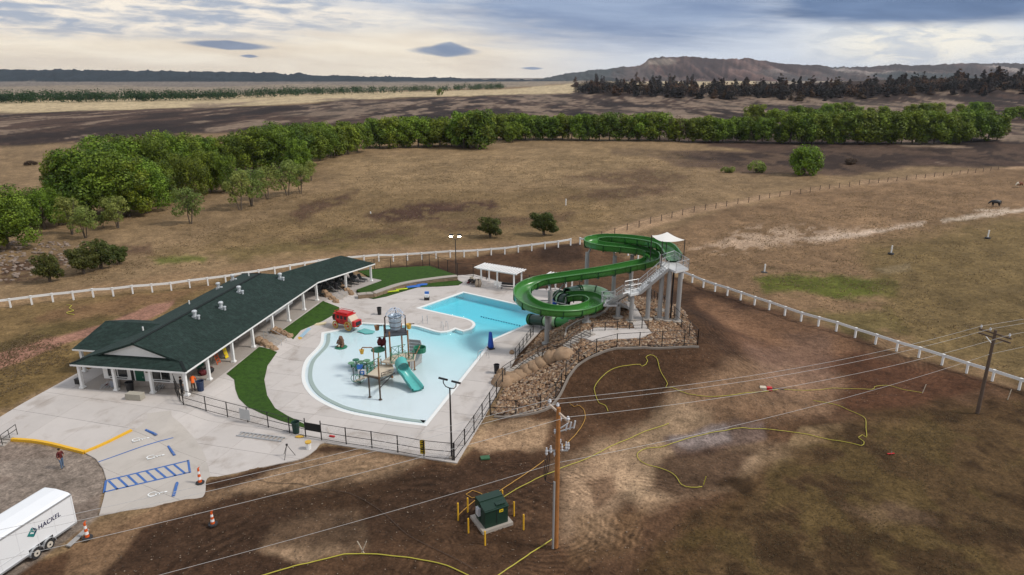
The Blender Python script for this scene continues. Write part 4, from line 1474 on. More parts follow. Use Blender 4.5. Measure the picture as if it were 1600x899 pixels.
# retaining wall of the upper lawn
M_RWALL = mat('retaining_stone', (0.26, 0.19, 0.125), 0.9, 0.3, 3.0, bump=0.4, bscale=6, rand=0.2)
rpts = smooth_path([Vector((*flat(u, v, 0.0), 0)) for u, v in ((560, 467.5), (573, 466), (584.5, 465.5), (604, 458.5), (633, 449.5), (676, 442.5), (700, 439.5), (715, 438))], 0.62)
rw = thing('retaining_wall', 'curved low stone retaining wall with concrete cap below the upper lawn', 'wall', rpts[0])
for a, b in zip(rpts, rpts[1:]):
    for c in range(2):
        h = 0.27
        B = MB(); B.bar(Vector((a.x, a.y, 0.03 + h * (c + .5))), Vector((b.x, b.y, 0.03 + h * (c + .5))) - (b - a).normalized() * 0.03, 0.24 + rng.uniform(-.03, .03), h - 0.02)
        B.build('stone', M_RWALL, rw)
B = MB()
inn = []
for i, p in enumerate(rpts):
    d = (rpts[min(i + 1, len(rpts) - 1)] - rpts[max(i - 1, 0)]).normalized()
    inn.append(p + Vector((-d.y, d.x, 0)) * 0.3)
for i in range(len(rpts) - 1):
    B.bar((inn[i].x, inn[i].y, 0.62), (inn[i + 1].x, inn[i + 1].y, 0.62), 0.95, 0.1)
B.build('cap', M_CONC2, rw)

# loungers stored under the pavilion
M_CHAIR = mat('black_mesh_fabric', (0.025, 0.028, 0.026), 0.6, 0.2)


def make_lounger():
    o = thing('lounge_chair', 'dark green lounge chair stacked under the pavilion', 'lounge chair', (0, 0, 0), 0, 'lounge chairs stored under the pavilion roof')
    def part(n, f):
        B = MB(); f(B); link_mesh(n, B.mesh(n, M_CHAIR), o)
    part('seat', lambda B: B.box((0, 0.35, 0.38), (0.62, 1.15, 0.06)))
    part('backrest', lambda B: B.bar((0, -0.2, 0.4), (0, -0.62, 1.05), 0.6, 0.06))
    for x in (-0.28, 0.28):
        part('side_frame', lambda B: B.tube([(x, 0.85, 0), (x, 0.75, 0.42), (x, -0.3, 0.44), (x, -0.5, 0)], 0.025, 5))
        part('armrest', lambda B: B.bar((x, 0.35, 0.62), (x, -0.35, 0.66), 0.07, 0.04))
    return o


lc = make_lounger()
spots, names_ = [], []
nth_ = lambda k: 'seventh sixth fifth fourth third second first'.split()[k]
for r_ in range(3):
    for k in range(7):
        if r_ == 2 and k in (0, 6): continue
        names_.append(nth_(k) + ' dark lounge chair from the open end, ' + ('front', 'middle', 'rear')[r_] + ' pavilion row')
        spots.append((1.6 + k * 1.35 + rng.uniform(-.15, .15), 1.6 + r_ * 1.9 + rng.uniform(-.2, .2)))
for i, (a, b) in enumerate(spots):
    o = lc if i == 0 else copy_tree(lc)
    p = pv(a, b, Z0 + 0.062)
    o['label'] = names_[i]
    o.location = p; o.rotation_euler.z = math.atan2(PA.y, PA.x) + R(180) + rng.uniform(-.35, .35)
    if rng.random() < 0.45:
        q = copy_tree(o); q['label'] = 'upper lounge chair stacked on the ' + names_[i].replace(' dark lounge chair', ' one'); q.location = p + Vector((0.05, 0.05, 0.22)); q.rotation_euler.z = o.rotation_euler.z

# ------------------------------------------------------------------ water slides
M_FLUME = mat('green_fibreglass', (0.045, 0.17, 0.03), 0.28, 0.10, 0.8, spec=0.5, rand=0.08)
M_FLUME_IN = mat('green_flume_inside', (0.05, 0.195, 0.036), 0.25, 0.10, 0.8, spec=0.5)
M_FLANGE = mat('dark_green_flange', (0.01, 0.06, 0.018), 0.4, 0.1)
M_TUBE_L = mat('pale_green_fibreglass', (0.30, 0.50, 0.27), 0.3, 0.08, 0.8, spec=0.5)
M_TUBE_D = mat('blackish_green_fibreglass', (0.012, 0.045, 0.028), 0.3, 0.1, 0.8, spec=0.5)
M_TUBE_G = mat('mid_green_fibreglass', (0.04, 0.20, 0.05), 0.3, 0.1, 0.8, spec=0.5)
M_DECKPL = mat('pale_steel_grating', (0.55, 0.55, 0.54), 0.55, 0.08, 3.0)


def frames(path):
    out = []
    N = len(path)
    for i, p in enumerate(path):
        d = (path[min(i + 1, N - 1)] - path[max(i - 1, 0)]).normalized()
        s = Vector((d.y, -d.x, 0)).normalized()
        out.append((p, d, s, s.cross(d)))
    return out


def sweep(B, fr, prof, closed=False):
    vs, fs = [], []
    n = len(prof)
    for p, d, s, u in fr:
        vs += [p + s * a + u * b for a, b in prof]
    for i in range(len(fr) - 1):
        for k in range(n if closed else n - 1):
            k2 = (k + 1) % n
            fs.append((i * n + k, i * n + k2, (i + 1) * n + k2, (i + 1) * n + k))
    B.sm = True
    B.faces(vs, fs)
    B.sm = False


def flume_profile(w, wall, th=0.07, n=7):
    """U section: outer skin, rolled rims, inner skin"""
    inn = []
    for k in range(n + 1):
        a = math.pi * k / n
        inn.append((-w / 2 * math.cos(a) * (1.0 if k not in (0, n) else 1.0), -0.42 * w * math.sin(a) ** 0.7 + 0.42 * w))
    inn = [(x, y * 0.55) for x, y in inn]
    inn = [(-w / 2, wall)] + inn + [(w / 2, wall)]
    return inn


def flume(root, path, w, wall, sec=2.4):
    path = resample(path, 0.4)
    fr = frames(path)
    inn = flume_profile(w, wall)
    k = max(1, int(sec / 0.4))
    for i in range(0, len(fr) - 1, k):
        f = fr[i:i + k + 1]
        B = MB()
        B.mi = 1
        sweep(B, f, inn)
        B.mi = 0
        out = [(x * 1.04 + math.copysign(0.06, x) if abs(x) > 1e-3 else 0, y - 0.10) for x, y in inn]
        out[0] = (inn[0][0] - 0.10, inn[0][1] - 0.02); out[-1] = (inn[-1][0] + 0.10, inn[-1][1] - 0.02)
        sweep(B, f, out[::-1])
        for sx in (-1, 1):     # rolled rim
            e = inn[0] if sx < 0 else inn[-1]
            sweep(B, f, [(e[0] + sx * 0.14, e[1] - 0.10), (e[0] + sx * 0.14, e[1] + 0.05), (e[0] - sx * 0.02, e[1] + 0.06), (e[0] - sx * 0.02, e[1] - 0.02)], True)
        so = B.build('flume_section', [M_FLUME, M_FLUME_IN], root)
        B = MB()
        p, d, s, u = f[-1]
        ff = [(p - d * 0.05, d, s, u), (p + d * 0.05, d, s, u)]
        o2 = [(x * 1.02 + (0.05 if x > 0 else -0.05), y - 0.16 if 0 < j < len(out) - 1 else y) for j, (x, y) in enumerate(out)]
        sweep(B, ff, out[::-1]); sweep(B, ff, o2)
        for q in (ff[0], ff[1]):
            pp, dd_, ss, uu = q
            for j in range(len(out) - 1):
                B.quad(*[pp + ss * a + uu * b for a, b in (out[j], out[j + 1], o2[j + 1], o2[j])])
        B.build('flange', M_FLANGE, so)


# big open flume: from the tower round the high loop, down the long straight, round the low loop
slide = thing('water_slide', 'large bright green open flume looping down from the steel tower to the pool edge', 'water slide', gp(860, 500))
AP = [(1052, 408, 9.6), (1040, 392, 9.5), (1020, 385, 9.4), (985, 379.5, 9.25), (950, 377.5, 9.1), (928, 380, 8.9), (924, 385, 8.75), (940, 390, 8.6), (975, 393.5, 8.4), (1005, 398, 8.1), (1018, 405, 7.8), (1014, 415, 7.5), (985, 422, 7.25), (940, 430.5, 6.9), (880, 439, 6.4), (840, 446, 6.0), (818, 458, 5.65), (818, 474, 5.3), (840, 487, 5.0), (872, 492.5, 4.75), (905, 491, 4.5), (927, 484, 4.3), (932, 477, 4.1), (922, 470, 3.95), (903, 468, 3.8), (884, 470, 3.6)]
APW = smooth_path([pz(*p) for p in AP], 0.4)
flume(slide, APW, 1.75, 0.8)
# support columns with splayed feet and arms
for u, v, ub, vb, zt_, zb in ((918, 392, 915, 500, 8.2, None), (988, 396, 987, 500, 8.0, None), (961, 398, 961, 470, 7.9, None), (855, 492, 857, 535, 4.4, None), (860, 452, 862, 470, 5.6, 0.0), (917, 490, 916, 515, 4.2, None)):
    if zb is None and (u, vb) in ((918, 500),): pass
    top = pz(u, v, zt_)
    zb_ = tz1(top.x, top.y)
    B = MB(); B.tube([(top.x, top.y, zb_ - 0.3), (top.x, top.y, zt_ - 0.2)], 0.27, 14)
    c = B.build('support_column', M_GREYCOL, slide)
    B = MB(); B.lathe([(0.55, -0.1), (0.55, 0.06), (0.5, 0.08)], (top.x, top.y, zb_ + 0.1), 12)
    B.build('base_plate', M_GREYCOL, c)
    B = MB()
    near_ = min(APW, key=lambda q: (q - top).length)
    B.bar((top.x, top.y, zt_ - 0.5), near_ - Vector((0, 0, 0.2)), 0.16, 0.2)
    B.build('support_arm', M_GREYCOL, c)
# brace frame inside the low loop
B = MB()
c0 = pz(860, 470, 3.0)
for u, v, z in ((830, 470, 5.2), (845, 480, 4.9), (900, 480, 4.4), (880, 445, 6.0)):
    B.tube([c0, pz(u, v, z)], 0.07, 6)
B.build('brace', M_GREYCOL, slide)

# tube slide: pale and dark sections winding round the back into the pool
tube = thing('tube_slide', 'striped pale and dark green enclosed tube slide ending in the lap pool', 'water slide', gp(880, 510))
TP = [(886, 469.5, 3.7), (879, 468, 3.65), (873, 463, 3.5)]
TP2 = [(886, 458, 3.2), (900, 454.5, 3.1), (920, 453, 3.0), (940, 457, 2.8), (951, 466, 2.6), (953, 479, 2.35), (944, 491, 2.1), (925, 498, 1.9), (905, 503, 1.7), (880, 504, 1.45), (855, 502, 1.2), (838, 500, 0.95), (828, 499, 0.8)]


def tube_run(root, pts, rad, mats, sec):
    path = resample(smooth_path([pz(*p) for p in pts], 0.3), 0.35)
    n = 14
    prof = [(rad * math.cos(2 * math.pi * k / n), rad * math.sin(2 * math.pi * k / n)) for k in range(n)]
    pin = [(x * 0.9, y * 0.9) for x, y in prof][::-1]
    fr = frames(path)
    i, j = 0, 0
    while i < len(fr) - 1:
        k = int(sec[j % len(sec)] / 0.35)
        f = fr[i:i + k + 1]
        if len(f) < 2: break
        B = MB(); sweep(B, f, prof, True); sweep(B, f, pin, True)
        so = B.build('tube_section', mats[j % len(mats)], root)
        B = MB()
        for q in (f[0], f[-1]):
            p, d, s, u = q
            ff = [(p - d * 0.06, d, s, u), (p + d * 0.06, d, s, u)]
            big = [(x * 1.12, y * 1.12) for x, y in prof]
            sweep(B, ff, big, True)
            for pp in (ff[0][0], ff[1][0]):
                for m_ in range(n):
                    B.quad(*[pp + s * a + u * b for a, b in (pin[m_], pin[(m_ + 1) % n], big[(n - 2 - m_) % n], big[(n - 1 - m_) % n])])
        B.build('joint_ring', M_FLANGE, so)
        i += k; j += 1


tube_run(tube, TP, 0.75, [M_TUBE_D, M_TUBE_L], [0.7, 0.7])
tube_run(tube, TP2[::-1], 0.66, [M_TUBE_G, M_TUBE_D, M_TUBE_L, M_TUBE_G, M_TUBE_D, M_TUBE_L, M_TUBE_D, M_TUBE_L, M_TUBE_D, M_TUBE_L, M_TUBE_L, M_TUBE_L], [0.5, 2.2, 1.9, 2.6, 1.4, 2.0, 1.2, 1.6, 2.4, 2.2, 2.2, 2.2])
for u, v, z in ((915, 462, 2.7), (942, 478, 2.3), (890, 507, 1.5), (845, 502, 1.0)):
    p = pz(u, v, z); zb_ = tz1(p.x, p.y)
    B = MB(); B.tube([(p.x, p.y, zb_ - .2), (p.x, p.y, max(z - 0.5, zb_ + .3))], 0.14, 8); B.build('tube_support', M_GREYCOL, tube)
# rolled mat bins standing beside the tube mouth
# ------------------------------------------------------------------ slide tower: platform, stairs, canopy
PZ = 9.4
tower = thing('slide_tower', 'tall grey steel slide tower with pale stairs, platform and white shade sail', 'slide tower', gp(1045, 515))
plat = [pz(u, v, PZ) for u, v in ((1031, 413), (1053, 406), (1076, 420), (1056, 424.5))]
B = MB()
pp = [tuple(p[:2]) for p in plat]
if (plat[1] - plat[0]).cross(plat[2] - plat[1]).z < 0: pp.reverse()
B.prism(pp, PZ - 0.22, PZ)
B.build('platform', M_DECKPL, tower)
LZ = 6.7
land = [pz(u, v, LZ) for u, v in ((976, 454), (997, 450), (1003, 457), (985, 461))]
pp = [tuple(p[:2]) for p in land]
if (land[1] - land[0]).cross(land[2] - land[1]).z < 0: pp.reverse()
B = MB(); B.prism(pp, LZ - 0.2, LZ); B.build('landing', M_DECKPL, tower)


def stair(a, b, width, n, nm='stair_flight', rail=True):
    a, b = Vector(a), Vector(b)
    d = b - a; h = Vector((d.x, d.y, 0)); L = h.length; h.normalize()
    s = Vector((-h.y, h.x, 0))
    B = MB()
    B.bar(a + s * width / 2, b + s * width / 2, 0.06, 0.3); B.bar(a - s * width / 2, b - s * width / 2, 0.06, 0.3)
    fl = B.build(nm, M_GREYCOL, tower)
    for k in range(n):
        p = a.lerp(b, (k + 0.5) / n)
        B = MB()
        B.bar(p - s * width / 2 + Vector((0, 0, .1)), p + s * width / 2 + Vector((0, 0, .1)), L / n * 1.02, 0.05)
        B.bar(p - s * width / 2 + h * (L / n / 2) + Vector((0, 0, .1 + d.z / n / 2)), p + s * width / 2 + h * (L / n / 2) + Vector((0, 0, .1 + d.z / n / 2)), 0.03, abs(d.z) / n)
        B.build('tread', M_WHITE, fl)
    if rail:
        for sg in (-1, 1):
            rail_run([a + s * sg * width / 2, b + s * sg * width / 2], fl)


def rail_run(pts, parent, h=1.07, gap=0.0, post=1.5, m=None, bal=0.14):
    """galvanised guard rail: top and bottom rails, posts, thin balusters"""
    m = m or M_GALV
    B = MB()
    for a, b in zip(pts, pts[1:]):
        a, b = Vector(a), Vector(b)
        for z in (0.12, h * 0.55, h):
            B.tube([a + Vector((0, 0, z)), b + Vector((0, 0, z))], 0.035 if z == h else 0.022, 5)
        L = (b - a).length
        n = max(1, round(L / post))
        for k in range(n + 1):
            p = a.lerp(b, k / n)
            B.tube([p, p + Vector((0, 0, h))], 0.032, 5)
        nb = int(L / bal)
        for k in range(1, nb):
            p = a.lerp(b, k / nb)
            B.tube([p + Vector((0, 0, .12)), p + Vector((0, 0, h))], 0.008, 3, cap=False)
    return B.build('guard_rail', m, parent)


def mid2(a, b): return (a + b) / 2


st_top = pz(1042, 418.5, PZ); st_bot = pz(999, 455, LZ)
stair(st_top, st_bot, 1.5, 15)
rail_run([plat[0], plat[1]], tower); rail_run([plat[1], plat[2], plat[3]], tower)
rail_run([land[0], land[1]], tower); rail_run([land[3], land[2]], tower)
low_p = pz(956, 473, 4.9)
stair(pz(981, 458, LZ), low_p, 1.6, 10)
LL = [low_p + Vector((x, y, 0)) for x, y in ((-1.1, -0.9), (0.5, -0.9), (0.5, 0.9), (-1.1, 0.9))]
B = MB(); B.prism([tuple(p[:2]) for p in LL], 4.72, 4.9); B.build('landing', M_DECKPL, tower)
rail_run([LL[1], LL[0], LL[3], LL[2]], tower)
bot = pz(978, 482, 3.35)
stair(low_p + Vector((0.4, -0.2, 0)), bot, 1.3, 8)
# tower columns, each on a footing
for (u, v, z) in ((988, 460, LZ - .2), (1015, 440, 7.9), (1035, 423, 9.1), (1047, 423, 9.2), (1064, 423.5, 9.2), (1036, 412, 9.2), (966, 478, 4.72)):
    p = pz(u, v, z); zb_ = tz1(p.x, p.y)
    B = MB(); B.tube([(p.x, p.y, zb_ - .3), (p.x, p.y, z)], 0.26, 14)
    c = B.build('tower_column', M_GREYCOL, tower)
    B = MB(); B.lathe([(0.62, -0.25), (0.62, 0.16), (0.56, 0.2)], (p.x, p.y, zb_), 12)
    B.build('footing', M_CONC2, c)
B = MB()
p = pz(1053, 424, 9.0); B.tube([(p.x, p.y, tz1(p.x, p.y)), (p.x, p.y, 9.0)], 0.10, 8)
B.build('water_pipe', M_BLACK, tower)
# shade sail on four posts
CZ = PZ + 2.6
cs = [pz(u, v, CZ) for u, v in ((1018, 371.5), (1042.5, 366), (1070, 378.5), (1035, 381))]
cc = sum(cs, Vector()) / 4
B = MB(); B.sm = True
n = 8
grid = []
for i in range(n + 1):
    for j in range(n + 1):
        a, b = i / n, j / n
        p = cs[0].lerp(cs[1], a).lerp(cs[3].lerp(cs[2], a), b)
        sag = 0.3 * (1 - (2 * a - 1) ** 2) * (1 - (2 * b - 1) ** 2) - 0.12 * ((1 - (2 * a - 1) ** 2) + (1 - (2 * b - 1) ** 2))
        grid.append(p + Vector((0, 0, sag + 0.25)))
B.faces(grid, [(i * (n + 1) + j, (i + 1) * (n + 1) + j, (i + 1) * (n + 1) + j + 1, i * (n + 1) + j + 1) for i in range(n) for j in range(n)])
B.build('shade_sail', mat('white_sail_fabric', (0.72, 0.69, 0.64), 0.8, 0.04), tower)
for p in cs:
    B = MB(); B.tube([(p.x, p.y, PZ - 0.2), (p.x, p.y, CZ + .28)], 0.055, 6); B.build('canopy_post', M_DKMETAL, tower)

# ------------------------------------------------------------------ mound dressing: river rock, walks, kerb, boulder wall
RB = [tuple(gp(u, v)[:2]) for u, v in ((764, 648), (792, 597), (812, 560), (846, 518), (872, 505), (915, 500), (945, 488), (958, 470), (985, 462), (1040, 470), (1086, 516), (1090, 538), (1030, 541), (960, 545), (930, 553), (905, 565), (885, 590), (872, 616), (858, 636), (838, 645), (800, 651))]
M_ROCKS = [mat('river_rock_%s' % n, c, 0.85, 0.25, 6.0, rand=0.0) for n, c in (('tan', (0.27, 0.165, 0.093)), ('brown', (0.14, 0.078, 0.045)), ('grey', (0.22, 0.165, 0.125)), ('pale', (0.40, 0.295, 0.2)))]
WALKS = []
walk1 = [gp(u, v) for u, v in ((905, 529), (930, 514), (1013, 516), (1018, 522), (1000, 530), (925, 535))]
walk2 = [gp(u, v) for u, v in ((972, 474), (986, 474), (1012, 515), (992, 517))]
for w in (walk1, walk2):
    P = [tuple(p[:2]) for p in w]
    WALKS.append(P)
    tag(sheet('walk', P, M_CONC, 0.16, step=0.8, thick=0.4), kind='structure')
STAIRP = [gp(u, v) for u, v in ((795, 590), (812, 577), (846, 556), (868, 549), (886, 545), (908, 529), (925, 522))]
SP2 = [tuple(p[:2]) for p in STAIRP]


def scatter_rocks(poly, n, smin, smax, seed):
    r = np.random.default_rng(seed)
    xs, ys = [p[0] for p in poly], [p[1] for p in poly]
    X, Y = r.uniform(min(xs), max(xs), n * 3), r.uniform(min(ys), max(ys), n * 3)
    ok = poly_dist(X, Y, poly) < -0.12
    for w in WALKS: ok &= poly_dist(X, Y, w) > 0.1
    X, Y = X[ok][:n], Y[ok][:n]
    Z = tz(X, Y)
    base = np.array([(0, 0, 1), (1, 0, 0), (0.31, 0.95, 0.1), (-0.81, 0.59, -0.05), (-0.81, -0.59, 0.08), (0.31, -0.95, 0), (0, 0, -1)], float)
    fcs = np.array([(0, 1, 2), (0, 2, 3), (0, 3, 4), (0, 4, 5), (0, 5, 1), (6, 2, 1), (6, 3, 2), (6, 4, 3), (6, 5, 4), (6, 1, 5)])
    m = len(X)
    V = base[None] * (1 + r.uniform(-.25, .25, (m, 7, 1)))
    sc = r.uniform(smin, smax, (m, 1, 1)) * r.uniform(0.7, 1.25, (m, 1, 3)) * np.array([1.15, 1.15, 0.7])
    V = V * sc
    a = r.uniform(0, 6.28, m); c, s = np.cos(a)[:, None], np.sin(a)[:, None]
    x = V[:, :, 0] * c - V[:, :, 1] * s; y = V[:, :, 0] * s + V[:, :, 1] * c
    V = np.stack([x + X[:, None], y + Y[:, None], V[:, :, 2] + Z[:, None] + sc[:, 0, 2][:, None] * 0.25], -1).reshape(-1, 3)
    Fc = (fcs[None] + (np.arange(m) * 7)[:, None, None]).reshape(-1, 3)
    me = bpy.data.meshes.new('river_rock')
    me.from_pydata(V.tolist(), [], Fc.tolist())
    for mm in M_ROCKS: me.materials.append(mm)
    me.polygons.foreach_set('material_index', np.repeat(r.choice([0, 0, 0, 1, 1, 2, 3], m), 10).astype(np.int32))
    me.update()
    return me


tag(link_mesh('river_rock', scatter_rocks(RB, 13000, 0.09, 0.20, 3)), kind='stuff')
# concrete mow kerb round the rock beds
MK = [gp(u, v) for u, v in ((772, 652), (800, 653), (840, 647), (860, 638), (875, 618), (888, 592), (908, 567), (932, 555), (962, 547), (1030, 543), (1092, 540))]
mk = thing('rock_bed_kerb', 'curved concrete kerb holding the brown rock bank at its dirt side', 'kerb', MK[0])
pts = smooth_path(MK, 0.7)
B = MB()
for a, b in zip(pts, pts[1:]): B.bar((a.x, a.y, tz1(a.x, a.y) + .03), (b.x, b.y, tz1(b.x, b.y) + .03), 0.2, 0.2)
B.build('kerb_run', mat('weathered_kerb', (.22, .185, .155), .9, .15), mk)
mk = thing('pathway_kerb', 'pale concrete edging curving beside the tube slide', 'kerb', gp(883, 525))
pts = smooth_path([gp(u, v) for u, v in ((883, 528), (886, 516), (897, 508), (912, 501), (935, 494), (955, 478))], 0.6)
B = MB()
for a, b in zip(pts, pts[1:]): B.bar((a.x, a.y, tz1(a.x, a.y) + .1), (b.x, b.y, tz1(b.x, b.y) + .1), 0.2, 0.4)
B.build('kerb_run', M_CONC2, mk)

# climbing stone steps with dark rails beside the carved rock wall
hs = thing('hillside_steps', 'grey stone steps with dark rails climbing from pool deck to tower mound', 'steps', STAIRP[0])
sp = resample(smooth_path(STAIRP, 0.3), 0.42)
for a, b in zip(sp, sp[1:]):
    B = MB(); z = tz1((a.x + b.x) / 2, (a.y + b.y) / 2)
    B.bar((a.x, a.y, z + 0.06), (b.x, b.y, z + 0.06), 1.5, 0.2); B.build('tread', M_STEP, hs)
for sg in (-0.8, 0.8):
    pr = []
    for i, p in enumerate(sp):
        d = (sp[min(i + 1, len(sp) - 1)] - sp[max(i - 1, 0)]); d.z = 0; d.normalize()
        q = p + Vector((-d.y, d.x, 0)) * sg
        pr.append(Vector((q.x, q.y, tz1(q.x, q.y))))
    pr = pr[::4]
    rail_run(pr, hs, 1.0, m=M_DKMETAL, post=1.6)
rk = thing('carved_rock_wall', 'tan artificial rock wall below the hillside steps', 'rock wall', gp(830, 575))
wp = smooth_path([gp(u, v) for u, v in ((786, 600), (800, 594), (822, 583), (845, 571), (862, 562), (882, 556))], 0.8)
for i, p in enumerate(wp):
    B = MB(); B.sm = True; B.blob((p.x, p.y, p.z + 0.05), (rng.uniform(.85, 1.2), rng.uniform(.8, 1.1), rng.uniform(.75, 1.0)), 14, 9, seed=i + 50, rough=0.14)
    B.build('boulder', M_ROCKW, rk)
for i, (u, v) in enumerate(((783, 585), (779, 592), (800, 553))):
    p = gp(u, v)
    bo = thing('boulder', ('upright tan boulder nearest the black bin on the pool deck', 'low tan boulder in front of the black bin beside the deck fence', 'small tan boulder at the deck fence gate')[i], 'boulder', p)
    B = MB(); B.blob((p.x, p.y, p.z + .2), (0.5, 0.45, 0.45) if i < 2 else (0.3, 0.3, 0.25), 9, 6, seed=i + 80, rough=0.2); B.build('stone', M_ROCKW, bo)

# ------------------------------------------------------------------ splash pool toys
ZW = -0.06
M_RUST = mat('weathered_orange_post', (0.28, 0.125, 0.045), 0.55, 0.35, 3.0, dirt=((0.09, 0.05, 0.03), 0.45, 0.65, 0.7))
M_BROWNP = mat('brown_post', (0.07, 0.045, 0.03), 0.55, 0.25, 3.0)
M_CREAM = mat('cream_decking', (0.55, 0.47, 0.36), 0.6, 0.1, 3.0)
M_TGREEN = mat('toy_green', (0.02, 0.16, 0.09), 0.4, 0.1)
M_LGREEN = mat('lily_green', (0.22, 0.48, 0.24), 0.45, 0.12)
M_TEAL = mat('teal_fibreglass', (0.09, 0.40, 0.37), 0.3, 0.06, spec=0.5)
M_BUCKET = mat('galvanised_bucket', (0.36, 0.44, 0.52), 0.35, 0.2, 5.0, metal=0.35)
M_HULL = mat('grey_hull_boards', (0.34, 0.33, 0.32), 0.6, 0.2, 2.0)
M_YEL = mat('toy_yellow', (0.60, 0.36, 0.05), 0.45, 0.12)
M_MAROON = mat('maroon_flags', (0.10, 0.012, 0.015), 0.7, 0.2)
M_SIGNB = mat('sign_blue', (0.04, 0.16, 0.50), 0.5, 0.06)
M_RED = mat('bright_red_paint', (0.50, 0.014, 0.014), 0.35, 0.12)
M_WHEEL = mat('ochre_wheel_paint', (0.52, 0.30, 0.05), 0.5, 0.15)

play = thing('splash_play_structure', 'tall splash play structure with tipping bucket, cream decks and teal slide', 'play structure', pz(605, 592, ZW))


def zat(u, v, v_base, zb=ZW):
    """height of a point seen at row v standing over the pool floor place seen at row v_base"""
    b = pz(u, v_base, zb)
    return b, zb + hgt(b, v)


def post(u, vb, h, r=0.07, m=M_RUST, nm='post', root=play, zb=ZW):
    p = pz(u, vb, zb)
    B = MB(); B.tube([(p.x, p.y, zb - 0.4), (p.x, p.y, zb + h)], r, 8)
    c = B.build(nm, m, root)
    B = MB(); B.lathe([(r * 2.2, 0.02), (r * 2.2, 0.06), (r * 1.4, 0.08)], (p.x, p.y, zb), 8); B.build('foot_plate', m, c)
    return p


# tower posts and bucket frame
T = [pz(u, v, ZW) for u, v in ((612, 588), (640, 585), (630, 572), (604, 575))]
for p in T:
    B = MB(); B.tube([(p.x, p.y, ZW - .4), (p.x, p.y, 4.9)], 0.085, 8); B.build('tower_post', M_RUST, play)
tc_ = sum(T, Vector()) / 4
ax = (T[1] - T[0]).normalized(); ay = Vector((-ax.y, ax.x, 0))
for sg in (-1, 1):
    b0 = tc_ + ax * sg * 1.05
    B = MB(); B.tube([(b0.x, b0.y, 4.4), (b0.x, b0.y, 6.1), *[tuple(b0 - ax * sg * 0.12 * k + Vector((0, 0, 6.1 + 0.18 * math.sin(k)))) for k in (0.6, 1.4)]], 0.07, 8)
    B.build('bucket_arm', M_BROWNP, play)
B = MB(); B.box((tc_.x, tc_.y, 4.35), (2.3, 2.0, 0.12), math.atan2(ax.y, ax.x))
B.build('splash_plate', mat('charcoal_plate', (0.05, 0.055, 0.065), 0.5, 0.15), play)
B = MB(); B.sm = True
B.lathe([(0.52, 0), (0.60, 0.5), (0.66, 1.05), (0.70, 1.42), (0.70, 1.48), (0.63, 1.48), (0.6, 1.0)], (tc_.x, tc_.y, 4.75), 20, cap=False)
B.sm = False; B.lathe([(0.52, 0.0), (0.52, 0.01)], (tc_.x, tc_.y, 4.75), 20)
bk = B.build('tipping_bucket', M_BUCKET, play)
for z in (0.3, 0.85, 1.4):
    B = MB(); B.tube([(tc_.x + (0.57 + z * 0.1) * math.cos(a / 20 * 6.2832), tc_.y + (0.57 + z * 0.1) * math.sin(a / 20 * 6.2832), 4.75 + z) for a in range(20)], 0.03, 5, closed=True)
    B.build('hoop', M_BROWNP, bk)
B = MB(); B.lathe([(0.02, 0), (0.62, 0.0)], (tc_.x, tc_.y, 4.75 + 1.1), 20)
B.build('bucket_water', mat('aerated_water', (0.6, 0.68, 0.74), 0.3, 0.2, 4.0), bk)
# falling curtain of water off the top pipe: many small beads
B = MB(); rr = random.Random(5)
for k in range(150):
    a = rr.uniform(0, 6.28); f = rr.random(); r_ = 0.25 + 0.85 * f
    B.blob((tc_.x + r_ * math.cos(a), tc_.y + r_ * math.sin(a), 6.95 - 0.95 * f * f + rr.uniform(-.05, .05)), (0.045, 0.045, 0.07), 5, 3, seed=k)
tag(B.build('water_spray', mat('spray_drops', (0.62, 0.68, 0.78), 0.2, 0.1), play), kind='stuff')
B = MB(); B.tube([(tc_.x, tc_.y + .75, 4.4), (tc_.x, tc_.y + .75, 6.8), (tc_.x, tc_.y, 6.95)], 0.06, 8); B.build('feed_pipe', M_BROWNP, play)
# decks
D1 = 1.25


def deckpoly(px, z, name='deck', m=M_CREAM, th=0.16):
    P = [tuple(flat(u, v, z)) for u, v in px]
    if sum(P[i - 1][0] * P[i][1] - P[i][0] * P[i - 1][1] for i in range(len(P))) < 0: P.reverse()
    B = MB(); B.prism(P, z - th, z); return B.build(name, m, play)


deckpoly([(573, 585.5), (594, 588), (612, 583), (616, 577), (613, 569.5), (594, 569.5), (585, 577)], D1)
deckpoly([(596, 565), (613, 568), (648, 561.5), (650, 553), (632, 551), (612, 555)], 1.75)
hull = [pz(u, v, ZW) for u, v in ((614, 590), (640, 588), (664, 570), (662, 556), (648, 556))]
# boat-like hull: boards following the bow
H2 = [(616, 583), (640, 580), (661, 565), (658, 554), (640, 552)]
for k in range(5):
    z0, z1 = ZW + 0.36 * k, ZW + 0.36 * k + 0.34
    f0 = 0.86 + 0.03 * k
    B = MB()
    hp = [pz(u, v, 0.0) for u, v in H2]
    c0 = sum(hp, Vector()) / len(hp)
    for a, b in zip(hp, hp[1:]):
        A, C = c0.lerp(a, f0), c0.lerp(b, f0)
        B.bar((A.x, A.y, (z0 + z1) / 2), (C.x, C.y, (z0 + z1) / 2), 0.07, z1 - z0)
    B.build('hull_board', M_HULL, play)
# under-deck posts
for u, v in ((590, 592), (613, 590), (575, 590), (648, 578), (596, 577)):
    post(u, v, 1.2, 0.06)


